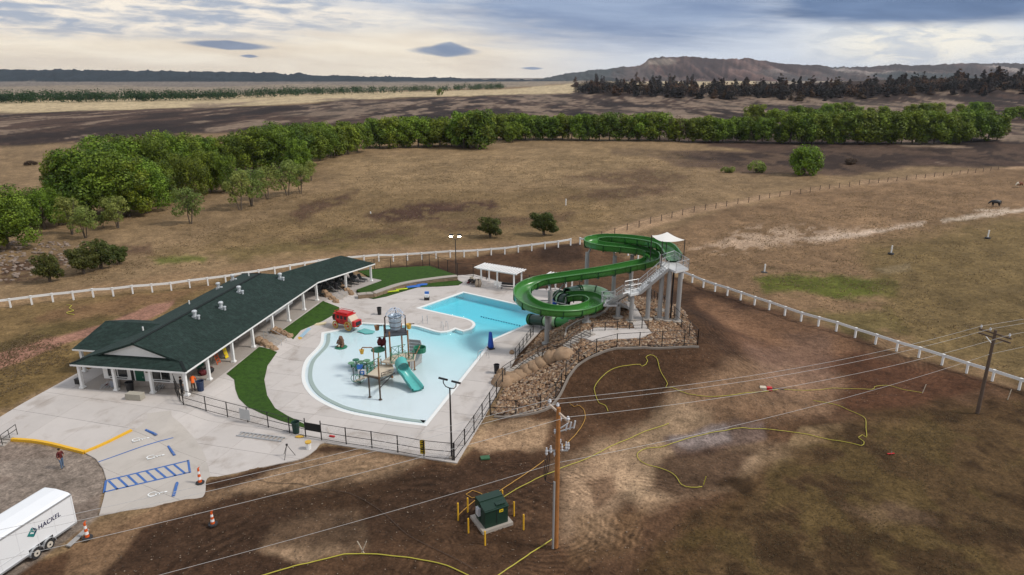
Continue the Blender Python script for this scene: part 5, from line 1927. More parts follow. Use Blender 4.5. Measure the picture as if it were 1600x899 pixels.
def railing(px, z, m=M_TGREEN, h=0.95, root=play, nm='railing'):
    pts = [pz(u, v, z) for u, v in px]
    B = MB()
    for a, b in zip(pts, pts[1:]):
        for q in (0.15, h): B.tube([a + Vector((0, 0, q)), b + Vector((0, 0, q))], 0.035, 5)
        n = max(1, int((b - a).length / 0.8))
        for k in range(n):
            p, r_ = a.lerp(b, k / n), a.lerp(b, (k + 1) / n)
            B.tube([p, p + Vector((0, 0, h))], 0.035, 5)
            B.tube([p + Vector((0, 0, .15)), r_ + Vector((0, 0, h))], 0.022, 4)
            B.tube([r_ + Vector((0, 0, .15)), p + Vector((0, 0, h))], 0.022, 4)
    return B.build(nm, m, root)


railing([(611, 569), (646, 562), (648, 553)], 1.75); railing([(611, 569), (612, 556), (634, 551)], 1.75)
railing([(574, 586), (583, 577), (596, 569)], D1, M_TGREEN, 0.9); railing([(596, 589), (612, 584)], D1, M_BROWNP, 0.4)
# green tub and its arm
p = pz(657, 560, 0.8)
B = MB(); B.lathe([(0.45, 0.7), (0.62, 0.75), (0.66, 1.3), (0.58, 1.3), (0.5, 0.85)], tuple(p), 14); B.build('green_tub', M_TGREEN, play)
B = MB(); B.tube([pz(640, 552, 2.4), pz(650, 553, 2.4), tuple(p + Vector((0, 0, 1.45)))], 0.05, 6); B.build('spray_arm', M_RUST, play)
# green parasol cap, lily steps, net
p = pz(593, 580, ZW)
B = MB(); B.tube([tuple(p), (p.x, p.y, 2.6)], 0.06, 8); B.build('parasol_pole', M_YEL, play)
B = MB(); B.lathe([(0.78, 0), (0.7, 0.14), (0.3, 0.24), (0.04, 0.28)], (p.x, p.y, 2.35), 12); B.build('parasol', M_TGREEN, play)
for u, v, z in ((549, 568, .35), (556, 572, .5), (563, 566, .55), (556, 563, .4), (568, 570, .75), (573, 564, .85), (579, 568, 1.0), (562, 576, .6)):
    p = pz(u, v, z)
    B = MB(); B.lathe([(0.36, 0), (0.38, 0.07), (0.3, 0.1)], tuple(p), 9); lp = B.build('lily_step', M_LGREEN if (u % 2) else M_TGREEN, play)
    B = MB(); B.tube([(p.x, p.y, ZW - .3), tuple(p)], 0.08, 6); B.build('stalk', M_TGREEN, lp)
B = MB()
na = [pz(566, 585, 0.1), pz(586, 590, 0.1), pz(592, 572, 1.2), pz(578, 567, 1.2)]
for k in range(8):
    f = k / 7
    B.tube([na[0].lerp(na[1], f), na[3].lerp(na[2], f)], 0.025, 4); B.tube([na[0].lerp(na[3], f), na[1].lerp(na[2], f)], 0.025, 4)
B.build('climbing_net', M_TGREEN, play)
# entry steps with hoops and blue sign
for k in range(4):
    p = pz(560 + k * 4.5, 594 - k * 2.0, 0.2 + 0.25 * k)
    B = MB(); B.box(tuple(p), (0.9, 0.36, 0.08), R(60)); B.build('step', M_CREAM, play)
for u, v in ((553, 596), (563, 600)):
    p = pz(u, v, ZW)
    B = MB(); B.tube([tuple(p), (p.x, p.y, 1.3), (p.x + .5, p.y + .5, 1.9), (p.x + 1.0, p.y + .8, 1.9)], 0.04, 6); B.build('entry_rail', M_DKMETAL, play)
for a0 in (555, 562):
    p = pz(a0, 592, 0.6)
    B = MB(); B.tube([(p.x + 0.45 * math.cos(k / 12 * 6.283), p.y + 0.1, p.z + 0.45 * math.sin(k / 12 * 6.283)) for k in range(12)], 0.03, 5, closed=True); B.build('ring', M_TGREEN, play)
p = pz(567, 597, ZW)
B = MB(); B.box((p.x, p.y, 0.85), (0.78, 0.06, 0.95), R(8)); sb = B.build('sign_board', M_WHITE, play)
B = MB(); B.box((p.x - .0, p.y - .045, 0.95), (0.46, 0.03, 0.46), R(8)); B.build('sign_panel', M_SIGNB, sb)
B = MB(); B.box((p.x, p.y - .07, 0.98), (0.07, 0.02, 0.26), R(8)); B.box((p.x, p.y - .068, 1.0), (0.24, 0.02, 0.07), R(8)); B.build('white_mark', M_WHITE, sb)
B = MB(); B.box((p.x - .35, p.y + .6, 1.35), (0.6, 0.06, 0.5), R(8)); B.build('blue_panel', M_SIGNB, play)
# brown timber-look gantry in front
a, b = post(578, 621, 2.25, 0.075, M_BROWNP, 'gantry_post'), post(594.5, 625, 2.3, 0.085, M_BROWNP, 'gantry_post')
B = MB(); B.bar((a.x - .5, a.y + .15, 2.22), (b.x + .1, b.y, 2.22), 0.12, 0.14); B.build('gantry_beam', M_BROWNP, play)
B = MB(); B.tube([(b.x, b.y, 2.2), (b.x, b.y, 4.3)], 0.07, 8); B.build('upper_post', M_RUST, play)
B = MB(); B.bar((b.x, b.y, 1.9), tuple(pz(617, 583, 1.5)), 0.08, 0.12); B.bar((b.x, b.y, 1.2), tuple(pz(616, 583, 1.3)), 0.06, 0.08); B.build('strut', M_DKMETAL, play)
# hanging buckets on bent arms
for u, v, h, dx, m in ((586, 590, 3.2, -1.1, M_YEL),):
    p = pz(u, v, ZW)
    B = MB(); B.tube([tuple(p), (p.x, p.y, 3.1), (p.x - .15, p.y, 3.3), (p.x + dx, p.y, 3.3), (p.x + dx - .1, p.y, 3.15), (p.x + dx - .1, p.y, 3.0)], 0.06, 8); ar = B.build('bent_arm', M_RUST, play)
    B = MB(); B.lathe([(0.16, 0), (0.25, 0.42), (0.27, 0.45), (0.22, 0.42)], (p.x + dx - .1, p.y, 2.6), 10); B.build('hanging_bucket', m, ar)
p = T[0]
for q, z, m, nm in ((T[3] - ax * 0.75, 4.35, M_RUST, 'side_bucket'), (T[1] + ax * 0.2 + ay * .4, 4.9, M_YEL, 'side_bucket')):
    B = MB(); B.lathe([(0.2, 0), (0.28, 0.5), (0.3, 0.52), (0.24, 0.5)], (q.x, q.y, z), 10); sbk = B.build(nm, m, play)
    B = MB(); B.tube([(q.x, q.y, z + .5), (q.x + ax.x * .6 * (1 if nm and q is not T[1] else -1), q.y, z + .55)], 0.05, 6); B.build('bracket', M_BROWNP, sbk)
q = T[3] - ax * 0.35
for k in range(5):
    B = MB(); B.blob((q.x - ax.x * (0.15 * k - .3), q.y - 0.1 * (k % 2), 3.1 - 0.16 * (k % 3)), (0.2, 0.16, 0.42), 7, 4, seed=k, rough=.3); B.build('flag', M_MAROON, play)
B = MB(); B.tube([T[3] + Vector((0, 0, 3.6)), q - ax * 0.5 + Vector((0, 0, 3.6))], 0.04, 5); B.build('flag_pole', M_BROWNP, play)
# teal chute
ch = smooth_path([pz(626, 570, 1.75), pz(630, 579, 1.45), pz(639, 592, 0.75), pz(649, 604, 0.28), pz(653, 610, 0.1)], 0.25)
fr = frames(ch)
B = MB()
w = 0.52
sweep(B, fr, [(-w - .1, .34), (-w, .34), (-w + .06, .08), (0, 0.0), (w - .06, .08), (w, .34), (w + .1, .34)])
sweep(B, fr, [(w + .1, .34), (w + .1, .0), (0, -.12), (-w - .1, .0), (-w - .1, .34)])
ct = B.build('chute', M_TEAL, play)
B = MB()
p0, d0, s0, u0 = fr[0]
hood = [(p0 + d0 * k * 0.35, d0, s0, u0) for k in range(4)]
hoodprof = [(-(w + .1) * math.cos(a * math.pi / 10), 0.3 + 0.75 * math.sin(a * math.pi / 10)) for a in range(11)]
sweep(B, hood, hoodprof); sweep(B, hood, [(x * .92, y - .04) for x, y in hoodprof][::-1])
B.build('chute_hood', M_TEAL, ct)

# stagecoach slide at the pool edge
cc = pz(541, 512, 0.03)
_d = pz(560, 516, 0) - pz(520, 507, 0)
CR = math.atan2(_d.y, _d.x)
coach = thing('toy_stagecoach', 'red toy stagecoach with ochre spoked wheels at the pool edge', 'play coach', cc, CR)
coach.scale = (.9, .9, .92)


def cp(name, m, f, parent=coach, sm=False):
    B = MB(); B.sm = sm; f(B)
    return link_mesh(name, B.mesh(name, m), parent)


def coach_body(B):
    prof = [(-1.0, 0.75), (-1.25, 1.05), (-1.3, 1.55), (-1.15, 2.0), (0.95, 2.0), (1.1, 1.55), (1.05, 1.05), (0.8, 0.75)]
    n = len(prof)
    vs = [(x, y, z) for y in (-0.68, 0.68) for x, z in prof]
    B.faces(vs, [tuple(range(n)), tuple(range(2 * n - 1, n - 1, -1))] + [(i + 1 if i + 1 < n else 0, i, i + n, (i + 1) % n + n) for i in range(n)])


body = cp('body', M_RED, coach_body)
for sy in (-1, 1):
    for x in (-0.75, -0.1, 0.55):
        cp('window', M_BLACK, lambda B: B.box((x, sy * 0.69, 1.62), (0.42, 0.03, 0.45)), body)
    cp('door_panel', mat('dark_red_panel', (0.28, 0.008, 0.01), .4, .1), lambda B: B.box((-0.1, sy * 0.7, 1.1), (0.62, 0.03, 0.45)), body)
cp('roof', M_RED, lambda B: (B.prism([(-1.45, -.82), (1.2, -.82), (1.2, .82), (-1.45, .82)], 2.0, 2.1), B.prism([(-1.2, -.6), (0.9, -.6), (0.9, .6), (-1.2, .6)], 2.1, 2.26)))
cp('roof_rail', M_RED, lambda B: B.tube([(-1.3, -.7, 2.38), (1.0, -.7, 2.38), (1.0, .7, 2.38), (-1.3, .7, 2.38)], 0.035, 5, closed=True))
cp('front_panel', M_CREAM, lambda B: B.faces([(1.12, -.72, 2.05), (1.12, .72, 2.05), (1.75, .72, 1.25), (1.75, -.72, 1.25), (1.75, -.72, 0.55), (1.75, .72, 0.55), (1.0, .72, .6), (1.0, -.72, .6)], [(3, 2, 1, 0), (4, 5, 2, 3), (0, 7, 4, 3), (1, 2, 5, 6)]))
cp('boot', M_RED, lambda B: B.box((2.0, 0, 1.0), (0.5, 1.35, 0.75)))
cp('boot_opening', M_BLACK, lambda B: B.box((2.2, 0, 1.0), (0.16, 1.0, 0.5)))
cp('rear_seat', M_BROWNP, lambda B: (B.box((-1.6, 0, 1.15), (0.5, 1.1, 0.35)), B.box((-1.85, 0, 1.45), (0.1, 1.1, 0.5))))
cp('chassis', M_BLACK, lambda B: B.box((0, 0, 0.62), (2.9, 0.9, 0.14)))
for x, r_ in ((-1.15, 0.50), (1.15, 0.64)):
    for sy in (-1, 1):
        def wh(B):
            for k in range(20):
                a0, a1 = 2 * math.pi * k / 20, 2 * math.pi * (k + 1) / 20
                B.bar((x + (r_ - .06) * math.cos(a0), sy * .85, r_ + (r_ - .06) * math.sin(a0)), (x + (r_ - .06) * math.cos(a1), sy * .85, r_ + (r_ - .06) * math.sin(a1)), 0.11, 0.12, up=(0, 1, 0))
        wl = cp('wheel', M_WHEEL, wh)
        for k in range(8):
            a0 = math.pi * k / 4
            cp('spoke', M_WHEEL, lambda B: B.bar((x, sy * .85, r_), (x + (r_ - .1) * math.cos(a0), sy * .85, r_ + (r_ - .1) * math.sin(a0)), 0.06, 0.06, up=(0, 1, 0)), wl)
        cp('hub', M_RED, lambda B: B.tube([(x, sy * .78, r_), (x, sy * .95, r_)], 0.13, 10), wl)
        cp('rim', mat('dark_rim', (.05, .03, .015), .5, .1), lambda B: B.tube([(x + r_ * math.cos(k / 20 * 6.283), sy * .85, r_ + r_ * math.sin(k / 20 * 6.283)) for k in range(20)], 0.035, 5, closed=True), wl)
p = pz(573, 518, ZW)
mt = thing('teal_slide_mat', 'teal landing mat in the shallow water beside the red stagecoach', 'mat', p, CR)
B = MB(); B.prism([(-1.0, -.6), (.5, -.75), (1.1, -.2), (.9, .5), (-.9, .6)], 0.0, 0.05); link_mesh('mat', B.mesh('mat', M_TEAL), mt)
p = gp(500, 507.5)
rp = thing('cream_pad', 'pale cream foam pad lying between lawn and red stagecoach', 'foam pad', p + Vector((0, 0, .03)), R(25))
B = MB(); B.prism([(-.75, -.3), (.6, -.3), (.85, .3), (-.5, .3)], 0, 0.14); link_mesh('pad', B.mesh('pad', mat('pad_cream', (.62, .52, .33), .7, .1)), rp)
p = gp(472, 528)
sf = thing('water_board', 'pale blue and yellow board leaning at lawn edge near the porch steps', 'board', p + Vector((0, 0, .05)), R(60))
B = MB(); B.mi = 0; B.bar((-.2, 0, .1), (1.3, 0, .75), .5, .07); B.mi = 1; B.bar((-.7, 0, -.05), (-.2, 0, .1), .5, .075); link_mesh('board', B.mesh('board', [mat('pale_blue', (.35, .5, .6), .5, .1), M_YEL]), sf)


def skin_body(name, V, E, rad, m, parent=None, sub=1, paint=None):
    """one continuous body grown over a skeleton"""
    me = bpy.data.meshes.new(name + '_skeleton')
    me.from_pydata(V, E, [])
    o = bpy.data.objects.new(name, me); COL.objects.link(o)
    sk = o.modifiers.new('skin', 'SKIN'); sk.use_smooth_shade = True
    for i, d in enumerate(me.skin_vertices[0].data):
        r_ = rad[i]; d.radius = (r_, r_) if not isinstance(r_, tuple) else r_
        d.use_root = (i == 0)
    ss = o.modifiers.new('sub', 'SUBSURF'); ss.levels = sub; ss.render_levels = sub
    dg = bpy.context.evaluated_depsgraph_get(); dg.update()
    m2 = bpy.data.meshes.new_from_object(o.evaluated_get(dg)); m2.name = name
    bpy.data.objects.remove(o); bpy.data.meshes.remove(me)
    for x in (m if isinstance(m, list) else [m]): m2.materials.append(x)
    if paint:
        for pl in m2.polygons: pl.material_index = paint(pl.center)
    for pl in m2.polygons: pl.use_smooth = True
    return link_mesh(name, m2, parent)


# brown bear play figure, sitting on a green base
p = pz(533.5, 542, ZW)
bear = thing('bear_figure', 'brown seated bear play figure in the shallow water near the coach', 'play figure', p, R(-20))
M_BEAR = mat('bear_brown', (0.14, 0.07, 0.04), .6, .3, 4.0)
skin_body('body', [(0, 0, .35), (0, .05, .8), (0, -.02, 1.12), (0, -.3, 1.1), (-.3, -.1, .8), (-.36, -.35, .4), (.3, -.1, .8), (.36, -.35, .4), (-.26, -.1, .2), (-.32, -.5, .12), (.26, -.1, .2), (.32, -.5, .12), (-.16, .02, 1.34), (.16, .02, 1.34)],
          [(0, 1), (1, 2), (2, 3), (1, 4), (4, 5), (1, 6), (6, 7), (0, 8), (8, 9), (0, 10), (10, 11), (2, 12), (2, 13)],
          [.34, .32, .21, .1, .13, .1, .13, .1, .17, .12, .17, .12, .06, .06], M_BEAR, bear)
B = MB(); B.lathe([(.75, 0.0), (.72, .07), (.5, .1)], (0, -.1, -.03), 11); link_mesh('base', B.mesh('base', M_TGREEN), bear)
B = MB(); B.blob((.05, -.55, .32), (.14, .1, .15), 8, 5, seed=3); link_mesh('white_cub_face', B.mesh('white_cub_face', M_CREAM), bear)

# ------------------------------------------------------------------ pool-side furniture


def bin_(u, v, label, h=0.95, r=0.3, m=None, group='black waste bins', zadd=0.03):
    p = gp(u, v)
    o = thing('waste_bin', label, 'bin', p + Vector((0, 0, zadd)), 0, group)
    m = m or M_BLACK
    B = MB(); B.lathe([(r * .8, 0), (r, h), (r * .9, h), (r * .75, .3)], (0, 0, 0), 12); link_mesh('body', B.mesh('body', m), o)
    B = MB(); B.tube([(r * 1.02 * math.cos(k / 12 * 6.283), r * 1.02 * math.sin(k / 12 * 6.283), h) for k in range(12)], 0.035, 5, closed=True); link_mesh('rim', B.mesh('rim', m), o)
    return o


bin_(593, 492, 'black bin standing alone on the deck behind the tipping bucket')
bin_(776, 583.5, 'black bin on the deck beside tan boulders of the hillside steps')
bin_(463, 677, 'dark green bin by the gate at the fence beside the lawn tip', 1.05, .34, mat('dark_green_plastic', (.012, .04, .03), .5, .1))
bin_(526, 457.5, 'black bin beside the boulders of the pavilion steps', zadd=.5)
bin_(314, 611, 'dark blue bin behind the fence at the porch corner', 1.0, .36, mat('navy_plastic', (.02, .035, .08), .5, .1))
bin_(204, 611, 'black bin by the entrance door under the front porch', 0.9, .38)


def cover(u, v, label, h=1.75, ang_=0.4):
    p = gp(u, v)
    o = thing('covered_pool_lift', label, 'pool lift', p + Vector((0, 0, .03)), ang_, 'pool lifts under blue covers')
    B = MB(); B.sm = True
    B.lathe([(.3, .08), (.42, .3), (.36, .8), (.30, 1.3), (.22, h - .08), (.05, h)], (0, 0, 0), 9)
    B.v = [(x * .8, y * 1.15 + (z * .05), z) for x, y, z in B.v]
    link_mesh('cover', B.mesh('cover', mat('royal_blue_cover', (.012, .06, .34), .6, .2, 3.0)), o)
    B = MB(); B.box((0, 0, .06), (.7, .9, .1)); link_mesh('base', B.mesh('base', M_DKMETAL), o)


cover(767, 545, 'upright royal blue pool lift cover at the long pool edge', 2.0)
cover(866, 479, 'dark blue lift cover standing behind the low slide loop', 1.7)
p = gp(667, 469)
o = thing('lifeguard_float_stand', 'small blue and white lift seat on dark base at the lap pool corner', 'pool lift', p + Vector((0, 0, .03)))
B = MB(); B.box((0, 0, .2), (.7, .6, .4)); link_mesh('base', B.mesh('base', M_DKMETAL), o)
B = MB(); B.box((0, 0, .62), (.55, .5, .4)); link_mesh('seat', B.mesh('seat', M_WHITE), o)
B = MB(); B.box((0, .2, .98), (.6, .2, .35)); link_mesh('back', B.mesh('back', M_SIGNB), o)

# towels, ropes and tools on the lower lawn
for i, (u, v, c, s_) in enumerate(((646, 449.5, (.03, .14, .5), (1.9, .7)), (660, 446.5, (.02, .1, .45), (1.5, .7)), (614, 457, (.5, .6, .02), (1.8, .35)), (628, 453.5, (.55, .6, .05), (1.6, .3)))):
    p = gp(u, v)
    o = thing('pool_noodle_bundle' if i > 1 else 'blue_lane_cover', ('bright blue folded cover nearest the grey wall stones', 'bright blue folded cover at the east end of the lower lawn', 'lime yellow pool noodles at the west of the lower lawn', 'lime yellow pool noodles in the middle of the lower lawn')[i], 'pool noodles' if i > 1 else 'cover', p + Vector((0, 0, .09)), R(22))
    for k in range(4):
        B = MB()
        B.tube([(-s_[0] / 2 + rng.uniform(-.1, .1), (k - 1.5) * s_[1] / 4, .06), (0, (k - 1.5) * s_[1] / 4 + rng.uniform(-.08, .08), .09), (s_[0] / 2 + rng.uniform(-.1, .1), (k - 1.5) * s_[1] / 4, .06)], .07, 6)
        link_mesh('roll', B.mesh('roll', mat('cover_blue' if i < 2 else 'noodle_lime', c, .6, .1)), o)

# pool handrails and lane floats
def hand(u, v, label, rz=0):
    p = gp(u, v)
    o = thing('pool_ladder', label, 'pool ladder', (p.x, p.y, .03), rz)
    for x in (-.3, .3):
        B = MB(); B.tube([(x, -.9, -.5), (x, -.75, .7), (x, -.4, .92), (x, .2, .8), (x, .35, 0)], .03, 6); link_mesh('rail', B.mesh('rail', M_GALV), o)


hand(694, 513, 'steel grab rails on the peninsula over the shallow steps', R(20))
hand(664, 503, 'steel grab rails near the west end of the peninsula', R(10))
hand(752, 561, 'short steel grab rails at the long pool edge near the blue cover', R(120))
o = thing('lane_rope', 'dark floating rope strung across the lap pool', 'lane rope', (0, 0, ZW))
a, b = Vector((*flat(752, 495), 0)), Vector((*flat(816, 510), 0))
for k in range(17):
    q = a.lerp(b, k / 16); B = MB(); B.blob((q.x, q.y, .05), (.1, .1, .09), 6, 4, seed=k, rough=.05); B.v = [(x, y, z) for x, y, z in B.v]; link_mesh('float', B.mesh('float', mat('navy_float', (.02, .06, .14), .4, .1)), o)
for (u0, v0, u1, v1) in ((716, 487, 772, 466), (770, 490, 826, 470)):
    B = MB(); A, C = Vector((*flat(u0, v0), 0)), Vector((*flat(u1, v1), 0))
    n = 22
    for k in range(n):
        if k % 2 == 0:
            P, Q = A.lerp(C, k / n), A.lerp(C, (k + 1.1) / n)
            B.bar((P.x, P.y, -1.38), (Q.x, Q.y, -1.38), .35, .02)
    B.build('lane_marking', mat('lane_tile', (.85, .88, .88), .5, .05), pool)

# pergolas at the far side
def pergola(px, label, zt_=2.5):
    P = [pz(u, v, 0.03) for u, v in px]
    o = thing('shade_pergola', label, 'pergola', P[0])
    for p in P:
        B = MB(); B.box((p.x, p.y, zt_ / 2), (.2, .2, zt_), R(14)); B.build('post', M_WHITE, o)
    d = (P[-1] - P[0]).normalized(); n = Vector((-d.y, d.x, 0))
    for p in P[:1] + P[-1:]:
        q = p + n * 2.2
        B = MB(); B.box((q.x, q.y, zt_ / 2), (.2, .2, zt_), R(14)); B.build('post', M_WHITE, o)
    a, b = P[0] - d * .9, P[-1] + d * .5
    B = MB(); B.bar(tuple(a + Vector((0, 0, zt_ + .08))), tuple(b + Vector((0, 0, zt_ + .08))), .14, .2); B.build('beam', M_WHITE, o)
    B = MB(); B.bar(tuple(a + n * 2.2 + Vector((0, 0, zt_ + .08))), tuple(b + n * 2.2 + Vector((0, 0, zt_ + .08))), .14, .2); B.build('beam', M_WHITE, o)
    ns = int((b - a).length / .42)
    for k in range(ns + 1):
        q = a.lerp(b, k / ns)
        B = MB(); B.bar(tuple(q - n * .4 + Vector((0, 0, zt_ + .23))), tuple(q + n * 2.6 + Vector((0, 0, zt_ + .23))), .2, .1); B.build('slat', M_WHITE, o)
    return P, d, n


pergola([(752, 446), (777, 450.5), (803, 455)], 'white pergola with three front posts beside the lap pool')
pergola([(858, 462), (884, 466)], 'white pergola half hidden behind the low green loop')
for i, (u, v) in enumerate(((775, 450), (782, 452))):
    p = gp(u, v); o = thing('patio_chair', ('white patio chair under the pergola beside its middle post', 'white patio chair nearest the bench under the pergola')[i], 'chair', p + Vector((0, 0, .03)), R(20), 'white chairs under the pergola')
    for nm, f in (('seat', lambda B: B.box((0, 0, .42), (.5, .5, .05))), ('backrest', lambda B: B.box((0, .24, .7), (.5, .05, .5)))):
        B = MB(); f(B); link_mesh(nm, B.mesh(nm, M_WHITE), o)
    for x in (-.22, .22):
        for y in (-.22, .22):
            B = MB(); B.box((x, y, .2), (.04, .04, .42)); link_mesh('leg', B.mesh('leg', M_WHITE), o)
p = gp(795, 452.5); o = thing('dark_bench', 'dark bench beneath the eastern bay of the white pergola', 'bench', p + Vector((0, 0, .03)), R(-14))
for nm, f in (('seat', lambda B: B.box((0, 0, .44), (2.4, .45, .07))), ('backrest', lambda B: B.box((0, .24, .75), (2.4, .06, .35)))):
    B = MB(); f(B); link_mesh(nm, B.mesh(nm, M_DKMETAL), o)
for x in (-1, 1):
    B = MB(); B.box((x, 0, .21), (.08, .4, .42)); link_mesh('leg', B.mesh('leg', M_DKMETAL), o)
p = gp(741, 444); o = thing('stacked_deck_gear', 'jumbled brown and black gear piled at the pergola end', 'gear pile', p + Vector((0, 0, .03)))
for k in range(9):
    B = MB(); B.box((rng.uniform(-.9, .9), rng.uniform(-.5, .5), rng.uniform(.2, .8)), (rng.uniform(.3, .7), rng.uniform(.2, .5), rng.uniform(.2, .5)), rng.uniform(0, 3)); link_mesh('crate', B.mesh('crate', [M_DKMETAL, M_CREAM, M_BROWNP, M_MAROON][k % 4]), o)
p = gp(747, 449); o = thing('covered_stack', 'beige folded umbrella stack in front of the pergola post', 'gear pile', p + Vector((0, 0, .03)))
for k in range(4):
    B = MB(); B.lathe([(.16, 0), (.3, .5), (.1, 1.1)], ((k % 2) * .45 - .2, (k // 2) * .4, 0), 8); link_mesh('folded_umbrella', B.mesh('folded_umbrella', mat('dusty_beige', (.3, .24, .18), .8, .2)), o)

# ------------------------------------------------------------------ fences
M_FPOST = mat('black_fence_post', (0.02, 0.018, 0.017), 0.5, 0.15)
M_WIRE = mesh_wire_mat('chain_link_black', (0.03, 0.027, 0.025), 0.06, 0.08)


def chain_fence(label, pts, h, spacing=2.4, mid=True, panel_from=0):
    """posts, rails and woven wire on the line pts (world points on the ground)"""
    P = resample(pts, spacing) + [pts[-1]]
    o = thing('chain_link_fence', label, 'fence', P[0])
    for p in P:
        B = MB(); B.tube([(p.x, p.y, p.z - .1), (p.x, p.y, p.z + h + .04)], 0.05, 6); B.build('post', M_FPOST, o)
    for z in ((0.1, h / 2, h) if mid else (0.1, h)):
        B = MB()
        B.tube([p + Vector((0, 0, z)) for p in P], 0.028, 5)
        B.build('rail', M_FPOST, o)
    B = MB()
    off = OFF[o.name]
    acc, uvs = 0, []
    for a, b in zip(P, P[1:]):
        L = (b - a).length
        B.quad(a + Vector((0, 0, .06)), b + Vector((0, 0, .06)), b + Vector((0, 0, h - .02)), a + Vector((0, 0, h - .02)))
        uvs += [(acc, 0), (acc + L, 0), (acc + L, h), (acc, h)]; acc += L
    me = B.mesh('wire_panel', M_WIRE, off)
    ul = me.uv_layers.new(name='uv')
    ul.data.foreach_set('uv', [c for q in uvs for c in q])
    link_mesh('wire_panel', me, o)
    return o, P


g = lambda *L: [gp(u, v) + Vector((0, 0, .03)) for u, v in L]
chain_fence('black chain link fence between front plaza and pool deck up to the gate', g((287, 633), (322, 643), (359, 653), (397.6, 663), (437, 673), (478, 683.5)), 1.5)
chain_fence('black chain link fence along the near deck edge from gate to corner', g((502.6, 688), (543, 695), (583, 701), (624, 708), (666, 716), (709, 720)), 1.55)
chain_fence('black chain link fence climbing beside the deck from light pole corner to the steps', g((710, 720), (735, 685), (757, 651), (775, 622), (789, 598)), 1.6)
chain_fence('short black fence beside the pool below the tube slide', g((805, 561), (820, 541), (833, 524)), 1.2, 1.6)
chain_fence('black chain link fence around the foot of the brown rock bank', g((766, 649), (800, 650), (840, 644), (862, 632), (877, 606)), 1.5)
chain_fence('black chain link fence along the crest kerb of the tower mound', g((884, 592), (905, 568), (932, 553), (962, 545), (1030, 541), (1090, 538)), 1.6)
chain_fence('black chain link fence falling away on the far side of the slide tower', g((1090, 538), (1070, 518), (1052, 500), (1040, 486), (1010, 466)), 1.6)
chain_fence('black fence beside the concrete walk under the tower', g((926, 520), (970, 517), (1012, 515)), 1.1, 1.4)
chain_fence('dark chain link fence behind the upper lawn', [pz(u, v, .5) for u, v in ((560, 424.5), (587, 421), (640, 416.5), (671, 414.5))], 1.7, 2.6, False)
chain_fence('dark chain link fence from upper lawn corner past the pergola', [pz(u, v, .3) for u, v in ((671, 414.5), (714, 430), (735, 431), (790, 443), (830, 450), (880, 455), (915, 462))], 1.9, 2.6, False)
chain_fence('short black fence at the porch corner near the workers', g((272, 606), (281, 627), (287, 633)), 1.6, 1.2)
# gate with dark screen
a, b = gp(478, 683.5), gp(502.6, 688)
o = thing('fence_gate', 'black gate with dark screen between the two plaza fence runs', 'gate', a)
for p in (a, b):
    B = MB(); B.tube([p, p + Vector((0, 0, 1.85))], .05, 8); B.build('gate_post', M_FPOST, o)
for z in (.15, .75, 1.45):
    B = MB(); B.tube([a + Vector((0, 0, z)), b + Vector((0, 0, z))], .026, 6); B.build('rail', M_FPOST, o)
B = MB(); B.bar(a + Vector((0, 0, 1.1)), b + Vector((0, 0, 1.1)), .02, .66); B.build('screen', mat('black_mesh_screen', (.012, .013, .012), .8, .1), o)
# pale notice panel on the fence
p = gp(376, 659); q = gp(392, 663)
o = thing('fence_notice', 'pale grey notice panel hung on the plaza fence beside the lawn', 'notice', p)
B = MB(); B.bar(p + Vector((0, 0, .85)), q + Vector((0, 0, .85)), .03, 1.05); B.build('panel', mat('pale_panel', (.46, .46, .45), .6, .08), o)
# yellow sign on the near fence
p = gp(661, 714)
o = thing('yellow_sign', 'tall narrow yellow warning sign on the near fence by the light pole', 'sign', p, R(-12))
B = MB(); B.box((0, -.05, .95), (.42, .03, 1.3)); sg_ = link_mesh('panel', B.mesh('panel', mat('sign_yellow', (.62, .43, .02), .5, .06)), o)
for k in range(5):
    B = MB(); B.box((rng.uniform(-.05, .05), -.07, .5 + k * .22), (.26, .012, .09)); link_mesh('print', B.mesh('print', M_TRIM), sg_)


def rail_fence(name, label, pts, h, spacing, w=0.19, rail_h=0.31, m=M_WHITE, rails=(1.0,)):
    P = resample(pts, spacing)
    P = [Vector((p.x, p.y, tz1(p.x, p.y))) for p in P]
    o = thing(name, label, 'fence', P[0])
    for i, p in enumerate(P):
        d = (P[min(i + 1, len(P) - 1)] - P[max(i - 1, 0)])
        B = MB(); B.box((p.x, p.y, p.z + h / 2), (w, w, h), math.atan2(d.y, d.x))
        B.box((p.x, p.y, p.z + h + .03), (w * 1.35, w * 1.35, .06), math.atan2(d.y, d.x))
        B.build('post', m, o)
    for a, b in zip(P, P[1:]):
        for f in rails:
            B = MB(); B.bar(a + Vector((0, 0, h * f - .1)), b + Vector((0, 0, h * f - .1)), .05, rail_h); B.build('rail', m, o)
    return o


wf = [gp(u, v) for u, v in ((-160, 502), (-60, 491), (12.5, 481.5), (43, 478), (100, 471), (157, 465.5), (209, 460), (260, 454), (311, 448), (357, 442), (406, 434), (450, 426.5), (510, 416), (583, 409.5), (646, 406.7), (706, 403.4), (763, 398.5), (818, 393), (871, 386.5), (906, 382.5))]
rail_fence('white_rail_fence', 'long white single rail fence running behind the bathhouse', wf, 1.22, 2.44)
wf2 = [gp(u, v) for u, v in ((906, 382.5), (935, 389), (968, 397), (988, 401.5), (1030, 419), (1079, 441), (1131, 460.7), (1191, 481.7), (1257, 503.5), (1333, 528.5), (1392, 546.5), (1456, 567), (1530, 590), (1620, 620), (1720, 654), (1900, 716), (2150, 800))]
rail_fence('white_rail_fence', 'white single rail fence dividing bare yard from pasture beyond the tower', wf2, 1.22, 2.44)
wf3 = [gp(u, v) for u, v in ((940, 372), (1060, 338), (1130, 323), (1210, 309), (1300, 295), (1400, 283), (1480, 275), (1560, 266))]
